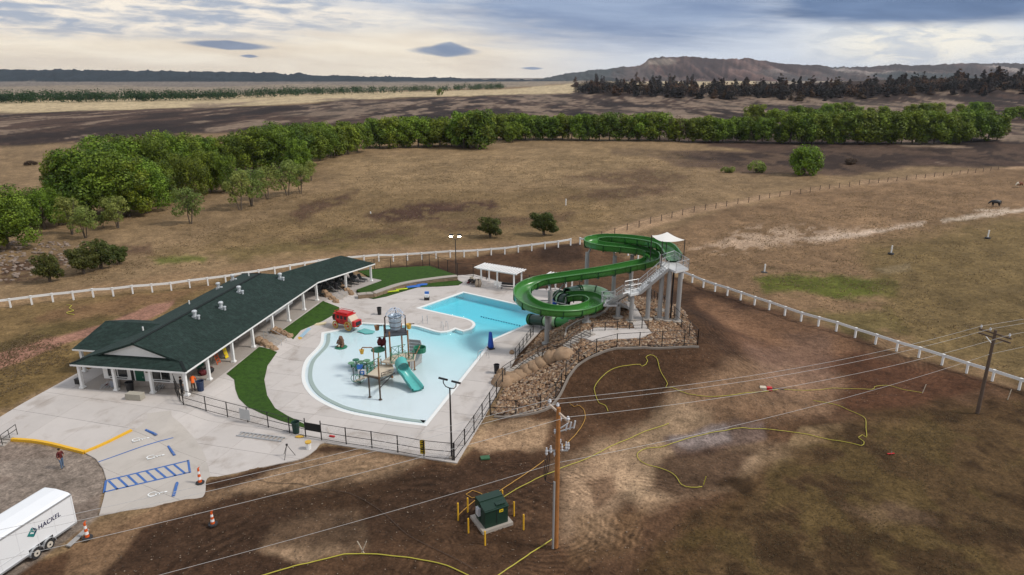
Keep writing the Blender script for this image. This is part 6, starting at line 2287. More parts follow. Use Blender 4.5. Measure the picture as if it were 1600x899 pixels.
rail_fence('wire_pasture_fence', 'brown wire fence with thin wooden posts crossing the far pasture', wf3, 1.3, 4.4, .13, .025, mat('grey_brown_timber', (.13, .09, .065), .9, .25), (1.0, .6))

# ------------------------------------------------------------------ floodlight poles
M_LAMP = bpy.data.materials.new('lit_lamp'); M_LAMP.use_nodes = True
_t = NT(M_LAMP.node_tree); _o = _t.add('ShaderNodeOutputMaterial'); _e = _t.add('ShaderNodeEmission')
_e.inputs[0].default_value = (1, .88, .68, 1); _e.inputs[1].default_value = 60.0; _t.l.new(_e.outputs[0], _o.inputs[0])


def light_pole(p, h, label, lit=False, aim=R(-90)):
    o = thing('floodlight_pole', label, 'light pole', p, aim + R(90))
    B = MB(); B.tube([(0, 0, 0), (0, 0, h * .5), (0, 0, h)], [.085, .075, .06], 8); link_mesh('pole', B.mesh('pole', M_DKMETAL), o)
    B = MB(); B.lathe([(.24, 0), (.24, .14), (.16, .18)], (0, 0, 0), 10); link_mesh('base', B.mesh('base', M_CONC2), o)
    for x in (-1, 1):
        B = MB(); B.tube([(0, 0, h - .05), (x * .4, 0, h + .02), (x * .6, 0, h + .25), (x * .62, 0, h + .5)], .04, 6); ar = link_mesh('arm', B.mesh('arm', M_DKMETAL), o)
        M = Matrix.Rotation(R(28), 3, 'X')
        B = MB(); B.box((x * .62, 0, h + .62), (.62, .46, .16), mat=M); link_mesh('lamp_head', B.mesh('lamp_head', M_BLACK), ar)
        if lit:
            B = MB(); B.box((x * .62, -.06, h + .52), (.5, .36, .03), mat=M); link_mesh('lens', B.mesh('lens', M_LAMP), ar)
    return o


pb = gp(706, 716); light_pole(pb, hgt(pb, 606), 'black twin floodlight pole inside the near fence corner', False, R(60))
pb = gp(713, 436); light_pole(pb, hgt(pb, 374), 'black pole with two lit floodlights behind the upper lawn', True, R(-90))

# ------------------------------------------------------------------ utility poles and lines
M_POLE = mat('brown_timber_pole', (0.34, 0.14, 0.04), 0.8, 0.4, 2.0, bump=.4, bscale=12, dirt=((.16, .07, .025), .5, .7, .6))
M_POLE2 = mat('grey_timber_pole', (0.11, 0.075, 0.055), 0.85, 0.3, 2.0)
M_PORC = mat('grey_porcelain', (0.52, 0.52, 0.54), 0.3, 0.08)
M_CABLE = mat('aluminium_cable', (0.42, 0.41, 0.40), 0.5, 0.05)
u1 = gp(868, 855); H1 = hgt(u1, 637)
up1 = thing('utility_pole', 'orange brown timber utility pole with grey cutouts beside the green transformer', 'utility pole', u1)
B = MB(); B.tube([u1, u1 + Vector((0, 0, H1 / 2)), u1 + Vector((0, 0, H1))], [.19, .165, .13], 12); B.build('shaft', M_POLE, up1)
u2 = gp(1527, 646); H2_ = hgt(u2, 516)
up2 = thing('utility_pole', 'dark weathered utility pole with crossarm near the white pasture fence', 'utility pole', u2)
B = MB(); B.tube([u2, u2 + Vector((0, 0, H2_))], [.17, .12], 10); B.build('shaft', M_POLE2, up2)
ln = (u2 - u1); ln.z = 0; ln.normalize(); cr = Vector((-ln.y, ln.x, 0))
arm1 = (ln * -0.35 + cr).normalized()


def ins(p, parent, s=1.0):
    B = MB(); B.lathe([(.04, 0), (.04, .1), (.09 * s, .12), (.06, .16), (.1 * s, .18), (.06, .23), (.07, .3)], tuple(p), 8)
    return B.build('insulator', M_PORC, parent)


zt1 = H1 + u1.z
at1 = [u1 + cr * k + Vector((0, 0, H1 - .25 + z)) for k, z in ((1.15, .05), (.12, .25), (-1.2, -.05))]
B = MB(); B.bar(u1 + cr * 1.3 + Vector((0, 0, H1 - .35)), u1 - cr * 1.3 + Vector((0, 0, H1 - .35)), .1, .13); ca = B.build('crossarm', mat('pale_arm', (.50, .40, .32), .7, .15), up1)
for p in at1: ins(p - Vector((0, 0, .05)), ca, 1.2)
B = MB(); B.bar(u1 + ln * .75 + Vector((0, 0, H1 - 1.25)), u1 + ln * .1 + Vector((0, 0, H1 - 1.5)), .06, .06); B.bar(u1 + ln * .95 - cr * .2 + Vector((0, 0, H1 - 1.5)), u1 + Vector((0, 0, H1 - 1.7)), .06, .06); br1 = B.build('cutout_bracket', M_GALV, up1)
for k in range(3):
    p = u1 + ln * (.55 + .2 * k) - cr * (.15 * k) + Vector((0, 0, H1 - 1.75 + .12 * k))
    B = MB(); B.tube([p, p + Vector((0, 0, .5)) + ln * .1], .055, 7); B.build('fuse_cutout', M_PORC, br1)
B = MB(); B.bar(u1 - ln * .8 + cr * .1 + Vector((0, 0, H1 - 2.9)), u1 + ln * .75 + Vector((0, 0, H1 - 3.2)), .07, .08); br2 = B.build('arrester_bracket', M_GALV, up1)
for k, q in enumerate((-.8, -.5, .3, .62, .78)):
    p = u1 + ln * q + Vector((0, 0, H1 - 3.0 + (.02 if k % 2 else -.05)))
    B = MB(); B.lathe([(.05, -.1), (.09, 0), (.06, .1), (.09, .2), (.05, .32), (.05, .42)], tuple(p), 8); B.build('lightning_arrester', M_PORC, br2)
for k in range(4):
    p = u1 + ln * (.2 * (-1) ** k) + cr * .05 + Vector((0, 0, H1 - 1.0 - .8 * k)); ins(p, up1, .8)
sd0 = -ln * .22 - cr * .05
B = MB(); B.tube([u1 + sd0, u1 + sd0 + Vector((0, 0, H1 - 5.2))], .075, 8); B.build('riser_conduit', M_GREYCOL, up1)
for k in range(3):
    B = MB(); B.tube(smooth_path([u1 - ln * (.75 - .1 * k) + Vector((0, 0, H1 - 3.0)), u1 - ln * (.95 - .15 * k) + Vector((0, 0, H1 - 4.2)), u1 - ln * .85 + Vector((0, 0, H1 - 5.0)), u1 - ln * .3 + Vector((0, 0, H1 - 5.35)), u1 + sd0 + Vector((0, 0, H1 - 5.3))], .3), .022, 5); B.build('jumper_cable', M_BLACK, up1)
# far pole hardware
d2 = (ln * .15 + cr).normalized()
at2 = [u2 + cr * k + Vector((0, 0, H2_ - .25)) for k in (1.25, .45, -1.2)]
for dz in (0, -.38):
    B = MB(); B.bar(u2 + cr * 1.4 + Vector((0, 0, H2_ - .35 + dz)), u2 - cr * 1.4 + Vector((0, 0, H2_ - .35 + dz)), .1, .13); ca2 = B.build('crossarm', M_POLE2, up2)
for p in at2: ins(p, ca2, 1.1)
B = MB(); B.bar(u2 + cr * .9 + Vector((0, 0, H2_ - .7)), u2 + Vector((0, 0, H2_ - 1.4)), .05, .05); B.bar(u2 - cr * .9 + Vector((0, 0, H2_ - .7)), u2 + Vector((0, 0, H2_ - 1.4)), .05, .05); B.build('arm_brace', M_GALV, up2)
# conductors
west = u1 - ln * 46; east = u2 + ln * 60


def wire(a, b, sag, label, grp='overhead conductors', r=.0115):
    n = 28
    pts = [Vector(a).lerp(Vector(b), k / n) - Vector((0, 0, sag * 4 * (k / n) * (1 - k / n))) for k in range(n + 1)]
    B = MB(); B.tube(pts, r, 4, cap=False)
    tag(B.build('overhead_wire', M_CABLE), label, 'power line', grp)


names = ('farthest of three crossarm wires', 'middle of three crossarm wires', 'nearest of three crossarm wires')
for i in range(3):
    wire(at1[i] + Vector((0, 0, .22)), at2[i] + Vector((0, 0, .22)), .9, names[i] + ' between the two utility poles')
    w_ = at1[i] + Vector((0, 0, .22)) - ln * 46 + cr * 0.0
    wire(w_, at1[i] + Vector((0, 0, .22)), .6, names[i] + ' from orange pole towards the trailer')
    wire(at2[i] + Vector((0, 0, .22)), at2[i] + ln * 60, .8, names[i] + ' leaving the far pole eastwards')
n1, n2_ = u1 + Vector((0, 0, H1 - 3.9)), u2 + Vector((0, 0, H2_ - 2.3))
wire(n1, n2_, .7, 'lone lower wire between the two utility poles')
wire(n1 - ln * 46, n1, .5, 'lone lower wire from the orange pole passing left of the green transformer')
wire(n2_, n2_ + ln * 60, .6, 'lone lower wire leaving the far pole eastwards')

# ------------------------------------------------------------------ pad transformer and bollards
pc = gp(768, 815)
tr = thing('pad_transformer', 'dark green electrical transformer cabinet on pale concrete pad', 'transformer', pc, R(28))
M_TGRN = mat('transformer_green', (0.012, 0.034, 0.022), 0.45, 0.12, 1.5, dirt=((.02, .045, .03), .5, .8, .5))
def tp(nm, m, f, par=tr):
    B = MB(); f(B); return link_mesh(nm, B.mesh(nm, m), par)
tp('concrete_pad', M_CONC2, lambda B: B.box((0, 0, .1), (2.35, 2.1, .24)))
cab = tp('cabinet', M_TGRN, lambda B: B.box((0, -.1, .92), (1.75, 1.45, 1.4)))
tp('lid', M_TGRN, lambda B: B.faces([(-.92, -.9, 1.5), (.92, -.9, 1.5), (.92, .05, 1.78), (-.92, .05, 1.78), (-.92, -.9, 1.56), (.92, -.9, 1.56), (.92, .05, 1.84), (-.92, .05, 1.84)], [(3, 2, 1, 0), (4, 5, 6, 7), (0, 1, 5, 4), (1, 2, 6, 5), (2, 3, 7, 6), (3, 0, 4, 7)]))
tp('tank', M_TGRN, lambda B: B.box((0, .35, 1.15), (1.84, .72, 1.5)))
tp('lid_plate', M_TGRN, lambda B: B.bar((.05, -.45, 1.72), (.75, -.45, 1.72), .5, .05))
tp('door_seam', M_BLACK, lambda B: B.box((0, -.83, .9), (.03, .02, 1.2)), cab)
tp('warning_label', mat('label_yellow', (.75, .55, .02), .5, .05), lambda B: B.box((.35, -.835, 1.3), (.3, .015, .22)), cab)
tp('label_print', M_TRIM, lambda B: B.box((.35, -.845, 1.29), (.2, .01, .05)), cab)
tp('meter_box', M_PORC, lambda B: (B.box((-.98, .1, 1.1), (.2, .4, .6)), B.lathe([(.12, .2), (.12, .3)], (-1.0, .1, 1.0), 8)))
bl_n = ('at the far left of the transformer', 'behind the left side of the transformer', 'behind the transformer, second from its right', 'directly behind the transformer lid', 'to the right of the transformer pad', 'right of the transformer towards the timber pole', 'in front of the pad at its near corner', 'in front of the transformer to its left')
for i, (u, v, vt) in enumerate(((716, 814, 786), (731, 801, 778), (763, 793, 770), (785, 792, 766), (803, 805, 784), (818, 827, 804), (758, 853, 830), (732, 833, 810))):
    p = gp(u, v); h = hgt(p, vt)
    o = thing('bollard', 'yellow marker bollard ' + bl_n[i], 'bollard', p, 0, 'yellow bollards round the transformer')
    B = MB(); B.lathe([(.06, -.1), (.06, h - .03), (.04, h)], (0, 0, 0), 8); link_mesh('pipe', B.mesh('pipe', M_YPAINT), o)
p = gp(758, 716)
o = thing('valve_box', 'green rectangular valve box lid set in the dirt near the fence corner', 'valve box', p, R(10))
B = MB(); B.box((0, 0, .04), (.75, .5, .12)); link_mesh('lid', B.mesh('lid', mat('valve_green', (.04, .11, .05), .6, .15)), o)

# ------------------------------------------------------------------ hoses and ropes on the ground
M_HOSE = mat('yellow_hose', (0.44, 0.38, 0.05), 0.5, 0.08)
M_HOSEO = mat('orange_hose', (0.48, 0.26, 0.05), 0.5, 0.08)


def hose(label, px, r=.03, m=M_HOSE, name='hose', cat='hose'):
    pts = smooth_path([gp(u, v, True) for u, v in px], .35)
    B = MB(); B.sm = True
    B.tube([(p.x, p.y, tz1(p.x, p.y) + .03) for p in pts], r, 5)
    tag(B.build(name, m), label, cat)


hose('yellow hose looping over the dark mound face', [(950, 643), (946, 634), (936, 630), (929, 612), (930, 603), (942, 588), (960, 576), (985, 571), (1000, 570), (1003, 573), (1009, 570), (1012, 564), (1009, 559), (1016, 555), (1026, 560), (1032, 580), (1043, 600), (1040, 606), (1050, 606), (1075, 616), (1105, 620), (1150, 617), (1195, 612), (1215, 609)])
hose('yellow hose from the wet hollow curling back to the stake below', [(1198, 671), (1160, 669), (1120, 675), (1080, 684), (1040, 697), (1010, 701), (996, 709), (998, 718), (1012, 727), (1040, 735), (1056, 745), (1065, 758), (1080, 762), (1097, 761)])
hose('yellow hose stretched right along the dirt to a tangled end', [(1198, 671), (1240, 676), (1290, 686), (1330, 693), (1346, 697), (1350, 691), (1341, 684), (1347, 680), (1354, 684), (1353, 670), (1352, 655), (1342, 648), (1310, 634), (1270, 626)])
hose('thin yellow hose lying between red tool and far stake', [(1225, 609), (1300, 607), (1362, 609), (1366, 605), (1390, 603), (1410, 609), (1440, 614)], .025)
hose('yellow hose running straight towards the mound past the timber pole', [(1045, 662), (1000, 678), (950, 700), (905, 722), (870, 735), (820, 758), (786, 778)])
hose('orange cable looping from timber pole to the transformer', [(850, 720), (830, 735), (800, 755), (780, 768), (757, 776), (752, 772), (738, 767), (728, 773), (738, 779), (752, 775), (733, 790), (716, 806)], .03, M_HOSEO)
hose('yellow rope line from timber pole foot down to the near edge', [(868, 840), (840, 858), (800, 885), (760, 912)], .04)
hose('yellow rope line from stakes across the near dirt to the left', [(390, 905), (460, 885), (520, 871), (566, 866), (640, 872), (690, 882), (730, 899), (760, 915)], .04)
hose('orange hose coil at the top of the timber pole shadow', [(890, 631), (897, 636), (905, 634), (912, 640), (914, 655), (905, 672), (894, 685), (880, 698)], .03, M_HOSEO)
hose('short yellow hose scrap behind the bathhouse in the dirt', [(104, 477), (112, 478), (108, 482), (115, 486), (104, 489), (116, 492)], .05)
hose('dark crack of drain cable in the wet dirt', [(390, 742), (410, 752), (470, 757), (500, 765), (540, 770), (590, 795), (640, 838), (700, 868), (740, 890)], .02, M_BROWNP, 'buried_cable', 'cable')
for i, (u, v, h, tx, m, lab) in enumerate(((567, 866, 1.0, .3, M_CREAM, 'pair of crossed wooden stakes on the near rope line'), (1442, 615, 1.0, .15, M_CREAM, 'wooden stake at the far end of the thin yellow hose'), (1575, 625, 1.1, .1, M_CREAM, 'wooden stake near the dark utility pole'), (1100, 757, .7, .1, M_HOSE, 'yellow stake at the end of the curling hose'))):
    p = gp(u, v); o = thing('stake', lab, 'stake', p)
    for sg in ((-1, 1) if i == 0 else (1,)):
        B = MB(); B.bar((sg * tx * -.5, 0, -.1), (sg * tx, 0, h), .05, .05); link_mesh('stick', B.mesh('stick', m), o)
p = gp(1200, 610); o = thing('dropped_tool', 'red trencher tool with pale box lying on the dirt beside the hoses', 'tool', p, R(-10))
for nm, m, f in (('box', M_CREAM, lambda B: B.box((-.5, 0, .18), (.6, .5, .3))), ('motor', M_RED, lambda B: B.box((.1, 0, .18), (.5, .4, .3))), ('handle', M_DKMETAL, lambda B: B.tube([(.3, .1, .1), (1.0, .2, .2), (1.5, .1, .1)], .05, 6))):
    B = MB(); f(B); link_mesh(nm, B.mesh(nm, m), o)
p = gp(1392, 711); o = thing('red_marker', 'small red and tan flag marker in the lower right grass', 'marker', p)
B = MB(); B.tube([(0, 0, 0), (.02, 0, .35)], .02, 5); link_mesh('pin', B.mesh('pin', M_GALV), o)
B = MB(); B.bar((-.3, 0, .1), (.3, .05, .12), .12, .04); link_mesh('flag', B.mesh('flag', M_RED), o)

# ------------------------------------------------------------------ traffic cones, trailer, ladder, tripod and other loose things
M_ORANGE = mat('cone_orange', (0.62, 0.10, 0.015), 0.5, 0.1)
M_RUBBER = mat('black_rubber', (0.03, 0.03, 0.032), 0.8, 0.15)


def cone(u, v, vt, label):
    p = gp(u, v); h = hgt(p, vt)
    o = thing('traffic_cone', label, 'traffic cone', p + Vector((0, 0, .05)), rng.uniform(0, 1), 'orange and white channelizer cones')
    B = MB(); B.lathe([(.33, 0), (.33, .1), (.2, .12)], (0, 0, 0), 8); link_mesh('rubber_base', B.mesh('rubber_base', M_RUBBER), o)
    z = .1
    for k in range(5):
        z1 = z + (h - .2) / 5
        r0, r1 = .15 - .017 * k, .15 - .017 * (k + 1)
        B = MB(); B.lathe([(r0, z), (r1, z1 - .005)], (0, 0, 0), 12); link_mesh('orange_band' if k % 2 == 0 else 'white_band', B.mesh('band', M_ORANGE if k % 2 == 0 else M_WHITE), o)
        z = z1
    B = MB(); B.tube([(.0, 0, z - .02), (.05, 0, z + .05), (.12, 0, z + .06)], .035, 6); link_mesh('grip', B.mesh('grip', M_ORANGE), o)


cone(313, 756, 731, 'orange and white cone standing on the parking pad corner')
cone(333, 821, 799, 'orange and white cone out on the dirt below the pad')
cone(137, 842, 816, 'orange and white cone beside the white trailer and grey pipes')
p, q = gp(104, 855), gp(133, 829)
o = thing('grey_pipes', 'bundle of grey pipes on the ground pointing at the cone by the trailer', 'pipes', p)
for k in range(3):
    B = MB(); B.tube([p + Vector((.12 * k, -.03 * k, .08)), q + Vector((.12 * k, 0, .08))], .07, 7); B.build('pipe', M_GREYCOL, o)

# white box trailer
w1, w2 = gp(60, 872), gp(80, 858)
td = (w2 - w1); td.z = 0; td.normalize()
tn = Vector((-td.y, td.x, 0))
trl = thing('box_trailer', 'white enclosed box trailer with HACKEL lettering parked on the gravel', 'trailer', w1, math.atan2(td.y, td.x))
wsp = (w2 - w1).length
rear = (gp(119, 822) - w1).dot(td) + .15
TL_, TW, TZ0, TZ1 = 9.5, 2.5, .48, 2.85
x1 = rear - .35
x0 = x1 - TL_


def tq(nm, m, f, par=trl):
    B = MB(); f(B); return link_mesh(nm, B.mesh(nm, m), par)


M_TRL = mat('white_trailer_skin', (0.78, 0.785, 0.79), 0.35, 0.03, 1.0, spec=.5, dirt=((.55, .52, .48), .6, .85, .3))
y0, y1 = .12, TW + .12
sec = [(y0, TZ0), (y1, TZ0), (y1, TZ1 - .1), (y1 - .25, TZ1 + .02), ((y0 + y1) / 2, TZ1 + .10), (y0 + .25, TZ1 + .02), (y0, TZ1 - .1)]
def tbody(B):
    n = len(sec)
    vs = [(x, y, z) for x in (x0, x1) for y, z in sec]
    B.faces(vs, [tuple(range(n))[::-1], tuple(range(n, 2 * n))] + [(i, (i + 1) % n, (i + 1) % n + n, i + n) for i in range(n)])
tb = tq('body', M_TRL, tbody)
tq('roof_trim', M_GALV, lambda B: B.bar((x0, y0 - .02, TZ1 - .12), (x1, y0 - .02, TZ1 - .12), .05, .1))
tq('bottom_trim', M_GALV, lambda B: B.bar((x0, y0 - .015, TZ0 + .06), (x1, y0 - .015, TZ0 + .06), .04, .12))
tq('corner_trim', M_TRL, lambda B: B.box((x1 - .04, y0 - .01, (TZ0 + TZ1) / 2 - .05), (.09, .04, TZ1 - TZ0 - .16)))
for k in range(6):
    tq('panel_seam', mat('seam_grey', (.72, .72, .73), .5, .05), lambda B: B.box((x1 - 1.5 - 1.25 * k, y0 - .006, (TZ0 + TZ1) / 2), (.03, .014, TZ1 - TZ0 - .35)), tb)
tq('rear_door', M_TRL, lambda B: B.box((x1 + .03, (y0 + y1) / 2, (TZ0 + TZ1) / 2 - .05), (.05, TW - .3, TZ1 - TZ0 - .4)))
for i in range(2):
    x = i * wsp
    wh = tq('wheel', M_RUBBER, lambda B: B.tube([(x, .02, .36), (x, .26, .36)], .36, 20))
    tq('rim', mat('cream_rim', (.55, .5, .42), .4, .1), lambda B: (B.tube([(x, -.005, .36), (x, .05, .36)], .21, 16)), wh)
    tq('hub', M_BLACK, lambda B: B.tube([(x, -.03, .36), (x, .02, .36)], .06, 8), wh)
    def fend(B):
        pts = [(x + .46 * math.cos(math.pi * k / 10), .36 + .46 * math.sin(math.pi * k / 10)) for k in range(11)]
        for a, b in zip(pts, pts[1:]): B.bar((a[0], .11, a[1]), (b[0], .11, b[1]), .3, .035)
    tq('fender', M_GALV, fend)
tq('wheel_well', M_BLACK, lambda B: B.box((wsp / 2, .125, .58), (wsp + .8, .02, .5)))
tq('skirt_rail', mat('pale_seam', (.62, .62, .63), .5, .05), lambda B: B.box(((x0 - .6) / 2, y0 - .008, 1.05), (-x0 - .7, .012, .05)), tb)
# lettering and mark on the side, facing away from the pool
fc = bpy.data.curves.new('lettering', 'FONT'); fc.body = 'HACKEL'; fc.size = .62; fc.extrude = .006; fc.shear = .12; fc.space_character = 1.06; fc.offset = .006
fo = bpy.data.objects.new('lettering', fc); COL.objects.link(fo)
dg = bpy.context.evaluated_depsgraph_get(); dg.update()
lm = bpy.data.meshes.new_from_object(fo.evaluated_get(dg)); bpy.data.objects.remove(fo)
lm.name = 'lettering'
wx = max(v.co.x for v in lm.vertices)
lm.transform(Matrix.Scale(1.62 / wx, 4, (1, 0, 0)) @ Matrix.Scale(0.72, 4, (0, 0, 1)) @ Matrix.Rotation(R(90), 4, 'X'))
lm.transform(Matrix.Translation((x1 - 2.62, y0 - .02, 1.76)))
lm.materials.append(mat('navy_lettering', (.015, .015, .07), .4, .05))
lo = link_mesh('lettering', lm, tb)
lx, lz = x1 - 2.98, 1.86
tq('logo_diamond', mat('logo_teal', (.02, .20, .19), .4, .1), lambda B: B.faces([(lx - .42, y0 - .022, lz - .03), (lx - .02, y0 - .022, lz - .34), (lx + .10, y0 - .022, lz - .12), (lx - .02, y0 - .022, lz + .36)], [(0, 1, 2, 3)]), tb)
tq('logo_swoosh', M_TRL, lambda B: B.faces([(lx - .22, y0 - .028, lz + .02), (lx + .02, y0 - .028, lz - .12), (lx + .04, y0 - .028, lz - .04), (lx - .14, y0 - .028, lz + .09)], [(0, 1, 2, 3)]), tb)
tq('logo_fold', mat('logo_navy', (.02, .06, .10), .4, .1), lambda B: B.faces([(lx + .0, y0 - .024, lz - .33), (lx + .32, y0 - .024, lz + .02), (lx + .0, y0 - .024, lz + .37), (lx + .12, y0 - .024, lz + .02)], [(0, 1, 2, 3)]), tb)

# ladder lying on the plaza
a, b = gp(376, 677), gp(446, 686)
d = (b - a).normalized(); n = Vector((-d.y, d.x, 0))
o = thing('aluminium_ladder', 'grey aluminium ladder lying flat on the plaza concrete', 'ladder', a)
for s_ in (0, .62):
    B = MB(); B.bar(a + n * s_ * -1 + Vector((0, 0, .1)), b + n * s_ * -1 + Vector((0, 0, .1)), .05, .12); B.build('side_rail', M_GALV, o)
for k in range(11):
    p = a.lerp(b, (k + .5) / 11)
    B = MB(); B.bar(p + Vector((0, 0, .12)), p - n * .62 + Vector((0, 0, .12)), .14, .05); B.build('rung', M_GREYCOL, o)
p = gp(450, 714); o = thing('survey_tripod', 'thin dark tripod standing on the plaza edge', 'tripod', p)
for k in range(3):
    B = MB(); a_ = R(120 * k + 20); B.tube([(.6 * math.cos(a_), .6 * math.sin(a_), 0), (0, 0, 1.1)], .025, 5); link_mesh('leg', B.mesh('leg', M_DKMETAL), o)
B = MB(); B.lathe([(.1, 1.08), (.1, 1.18), (.05, 1.2)], (0, 0, 0), 8); link_mesh('head', B.mesh('head', M_DKMETAL), o)
p = gp(482.5, 702); o = thing('white_bucket', 'white bucket with orange rim on the plaza edge by the gate', 'bucket', p + Vector((0, 0, .03)))
B = MB(); B.lathe([(.2, 0), (.26, .6), (.23, .6)], (0, 0, 0), 10); link_mesh('pail', B.mesh('pail', M_WHITE), o)
B = MB(); B.lathe([(.27, .58), (.27, .7), (.22, .7)], (0, 0, 0), 10); link_mesh('lid', B.mesh('lid', M_YEL), o)
p = gp(468, 684); o = thing('yellow_hose_reel', 'small yellow bag on the plaza near the dark green bin', 'bag', p + Vector((0, 0, .03)))
B = MB(); B.blob((0, 0, .08), (.4, .18, .1), 8, 4, seed=4); link_mesh('sack', B.mesh('sack', M_YEL), o)
p = gp(519, 683.5); o = thing('red_broom', 'red tool with pale handle lying on the deck inside the gate', 'tool', p + Vector((0, 0, .05)), R(-15))
B = MB(); B.box((0, 0, .06), (.5, .16, .1)); link_mesh('head', B.mesh('head', M_RED), o)
B = MB(); B.tube([(0, 0, .08), (-1.2, 1.2, .1)], .02, 5); link_mesh('handle', B.mesh('handle', M_CREAM), o)

# stairs with handrail at the left edge of the plaza
sp_ = gp(16, 684)
o = thing('plaza_steps', 'pale concrete steps with black handrail at the far left plaza edge', 'steps', sp_)
a, b = gp(-40, 683), gp(20, 687)
dd_ = (b - a).normalized(); nn = Vector((-dd_.y, dd_.x, 0))
for k in range(3):
    B = MB(); c_ = (a + b) / 2 - nn * (.1 + .34 * k)
    B.box((c_.x, c_.y, sp_.z + .12 - .13 * k), ((b - a).length, .36, .16), math.atan2(dd_.y, dd_.x)); B.build('tread', M_STEP, o)
for s_ in (0.0,):
    B = MB(); e = b - dd_ * .15
    B.tube([e - nn * .9, e - nn * .9 + Vector((0, 0, .9)), e + nn * .7 + Vector((0, 0, 1.05)), e + nn * .7], .035, 6)
    B.tube([e - nn * .9 + Vector((0, 0, .5)), e + nn * .7 + Vector((0, 0, .6))], .03, 6); B.tube([e - nn * .1, e - nn * .1 + Vector((0, 0, .98))], .03, 6)
    B.build('handrail', M_DKMETAL, o)

# porch things
p = gp(212, 624); o = thing('concrete_block_bench', 'square pale concrete planter block in front of the middle porch column', 'planter', p + Vector((0, 0, .05)), ang)
B = MB(); B.box((0, 0, .3), (.7, 1.55, .6)); link_mesh('block', B.mesh('block', mat('raw_block', (.36, .33, .27), .9, .15, bump=.3)), o)
for i, (u, v, lab) in enumerate(((163, 605, 'folded metal chairs lying under the first porch window'), (243, 610, 'folded metal chairs lying under the second porch window'))):
    p = gp(u, v); o = thing('folding_chairs', lab, 'folding chair', p + Vector((0, 0, .07)), R(20 + 30 * i))
    for k in range(3):
        x = k * .3 - .3
        B = MB(); B.tube([(x, 0, 0), (x + .7, .3, .45), (x + .7, -.25, .45), (x, -.5, 0)], .02, 5); link_mesh('frame', B.mesh('frame', M_GALV), o)
        B = MB(); B.bar((x + .3, .0, .25), (x + .3, -.4, .25), .4, .03); link_mesh('seat', B.mesh('seat', [M_GREYCOL, M_MAROON][k % 2 if i == 0 else 0]), o)
p = gp(181, 606); o = thing('grey_cabinet', 'small grey cabinet against the front wall beside the door', 'cabinet', p + Vector((0, 0, .06)), ang)
B = MB(); B.box((0, 0, .38), (.4, .8, .76)); c_ = link_mesh('case', B.mesh('case', M_GREYCOL), o)
B = MB(); B.box((-.21, 0, .4), (.02, .7, .66)); link_mesh('door', B.mesh('door', mat('cabinet_door', (.22, .24, .28), .5, .1)), c_)
p = gp(123, 600); o = thing('small_dark_crate', 'small dark crate on the plaza left of the first porch column', 'crate', p + Vector((0, 0, .04)), ang)
B = MB(); B.box((0, 0, .25), (.4, .5, .5)); link_mesh('case', B.mesh('case', M_DKMETAL), o)
B = MB(); B.box((0, 0, .52), (.44, .54, .05)); link_mesh('lid', B.mesh('lid', M_DKMETAL), o)
for i, (s, t, m, nm, lab) in enumerate(((5.2, 1.6, M_YEL, 'yellow_floor_sign', 'bright yellow folding floor sign on the porch'), (3.9, 2.0, M_ORANGE, 'orange_step_ladder', 'orange step ladder leaning on the porch wall'))):
    pass
p = pz(355, 560, Z0 + .06); o = thing('yellow_board', 'tall bright yellow backboard leaning on the porch wall', 'rescue board', p, ang)
B = MB(); B.bar((0, 0, .05), (.1, .45, 1.75), .45, .06); bb = link_mesh('board', B.mesh('board', mat('vivid_yellow', (.75, .55, .01), .5, .08)), o)
for k in range(3):
    B = MB(); B.bar((.0, .1 + .12 * k - .06, .35 + .45 * k), (.0, .14 + .12 * k - .06, .5 + .45 * k), .5, .03); link_mesh('strap', B.mesh('strap', M_YEL), bb)
p = pz(337, 568, Z0 + .06); o = thing('step_ladder', 'orange and pale step ladder standing on the porch near the yellow board', 'ladder', p, ang)
for x in (-.3, .3):
    B = MB(); B.bar((x, -.4, 0), (x * .7, 0, 1.5), .07, .05); link_mesh('leg', B.mesh('leg', M_ORANGE), o)
    B = MB(); B.bar((x, .4, 0), (x * .7, 0, 1.5), .07, .05); link_mesh('leg', B.mesh('leg', M_CREAM), o)
for k in range(4):
    B = MB(); f = (k + .7) / 5; B.bar((-.3 + .09 * f, -.4 + .4 * f, 1.5 * f), (.3 - .09 * f, -.4 + .4 * f, 1.5 * f), .12, .03); link_mesh('step', B.mesh('step', M_ORANGE), o)
p = pz(321, 583, Z0 + .06); o = thing('debris_pile', 'dark heap of bags and boxes on the porch behind the workers', 'bags', p)
for k in range(7):
    B = MB(); B.blob((rng.uniform(-.6, .6), rng.uniform(-.5, .5), .25), (rng.uniform(.25, .45), rng.uniform(.2, .4), .3), 8, 5, seed=k, rough=.2); link_mesh('bag', B.mesh('bag', [M_BLACK, M_DKMETAL, M_MAROON, M_WHITE][k % 4]), o)
# distant markers in the pasture
for i, (u, v, vt) in enumerate(((1194, 427, 413), (1392, 397, 384), (1543, 372.5, 360), (884, 321, 311), (579, 334, 331))):
    p = gp(u, v)
    o = thing('white_marker_post', 'white marker post ' + ('in the pasture nearest the green patch', 'in the middle pasture below the pale track', 'in the far right pasture', 'in the middle field above the round bush', 'tiny in the open field left of the bushes')[i], 'marker post', p, 0, 'white marker posts in the fields')
    B = MB(); B.tube([(0, 0, 0), (.03, 0, hgt(p, vt))], .13, 8); link_mesh('pipe', B.mesh('pipe', M_WHITE), o)
    if i < 3:
        B = MB(); B.lathe([(.55, 0), (.5, .18), (.2, .24)], (0, 0, 0), 9); link_mesh('tyre_base', B.mesh('tyre_base', M_RUBBER), o)

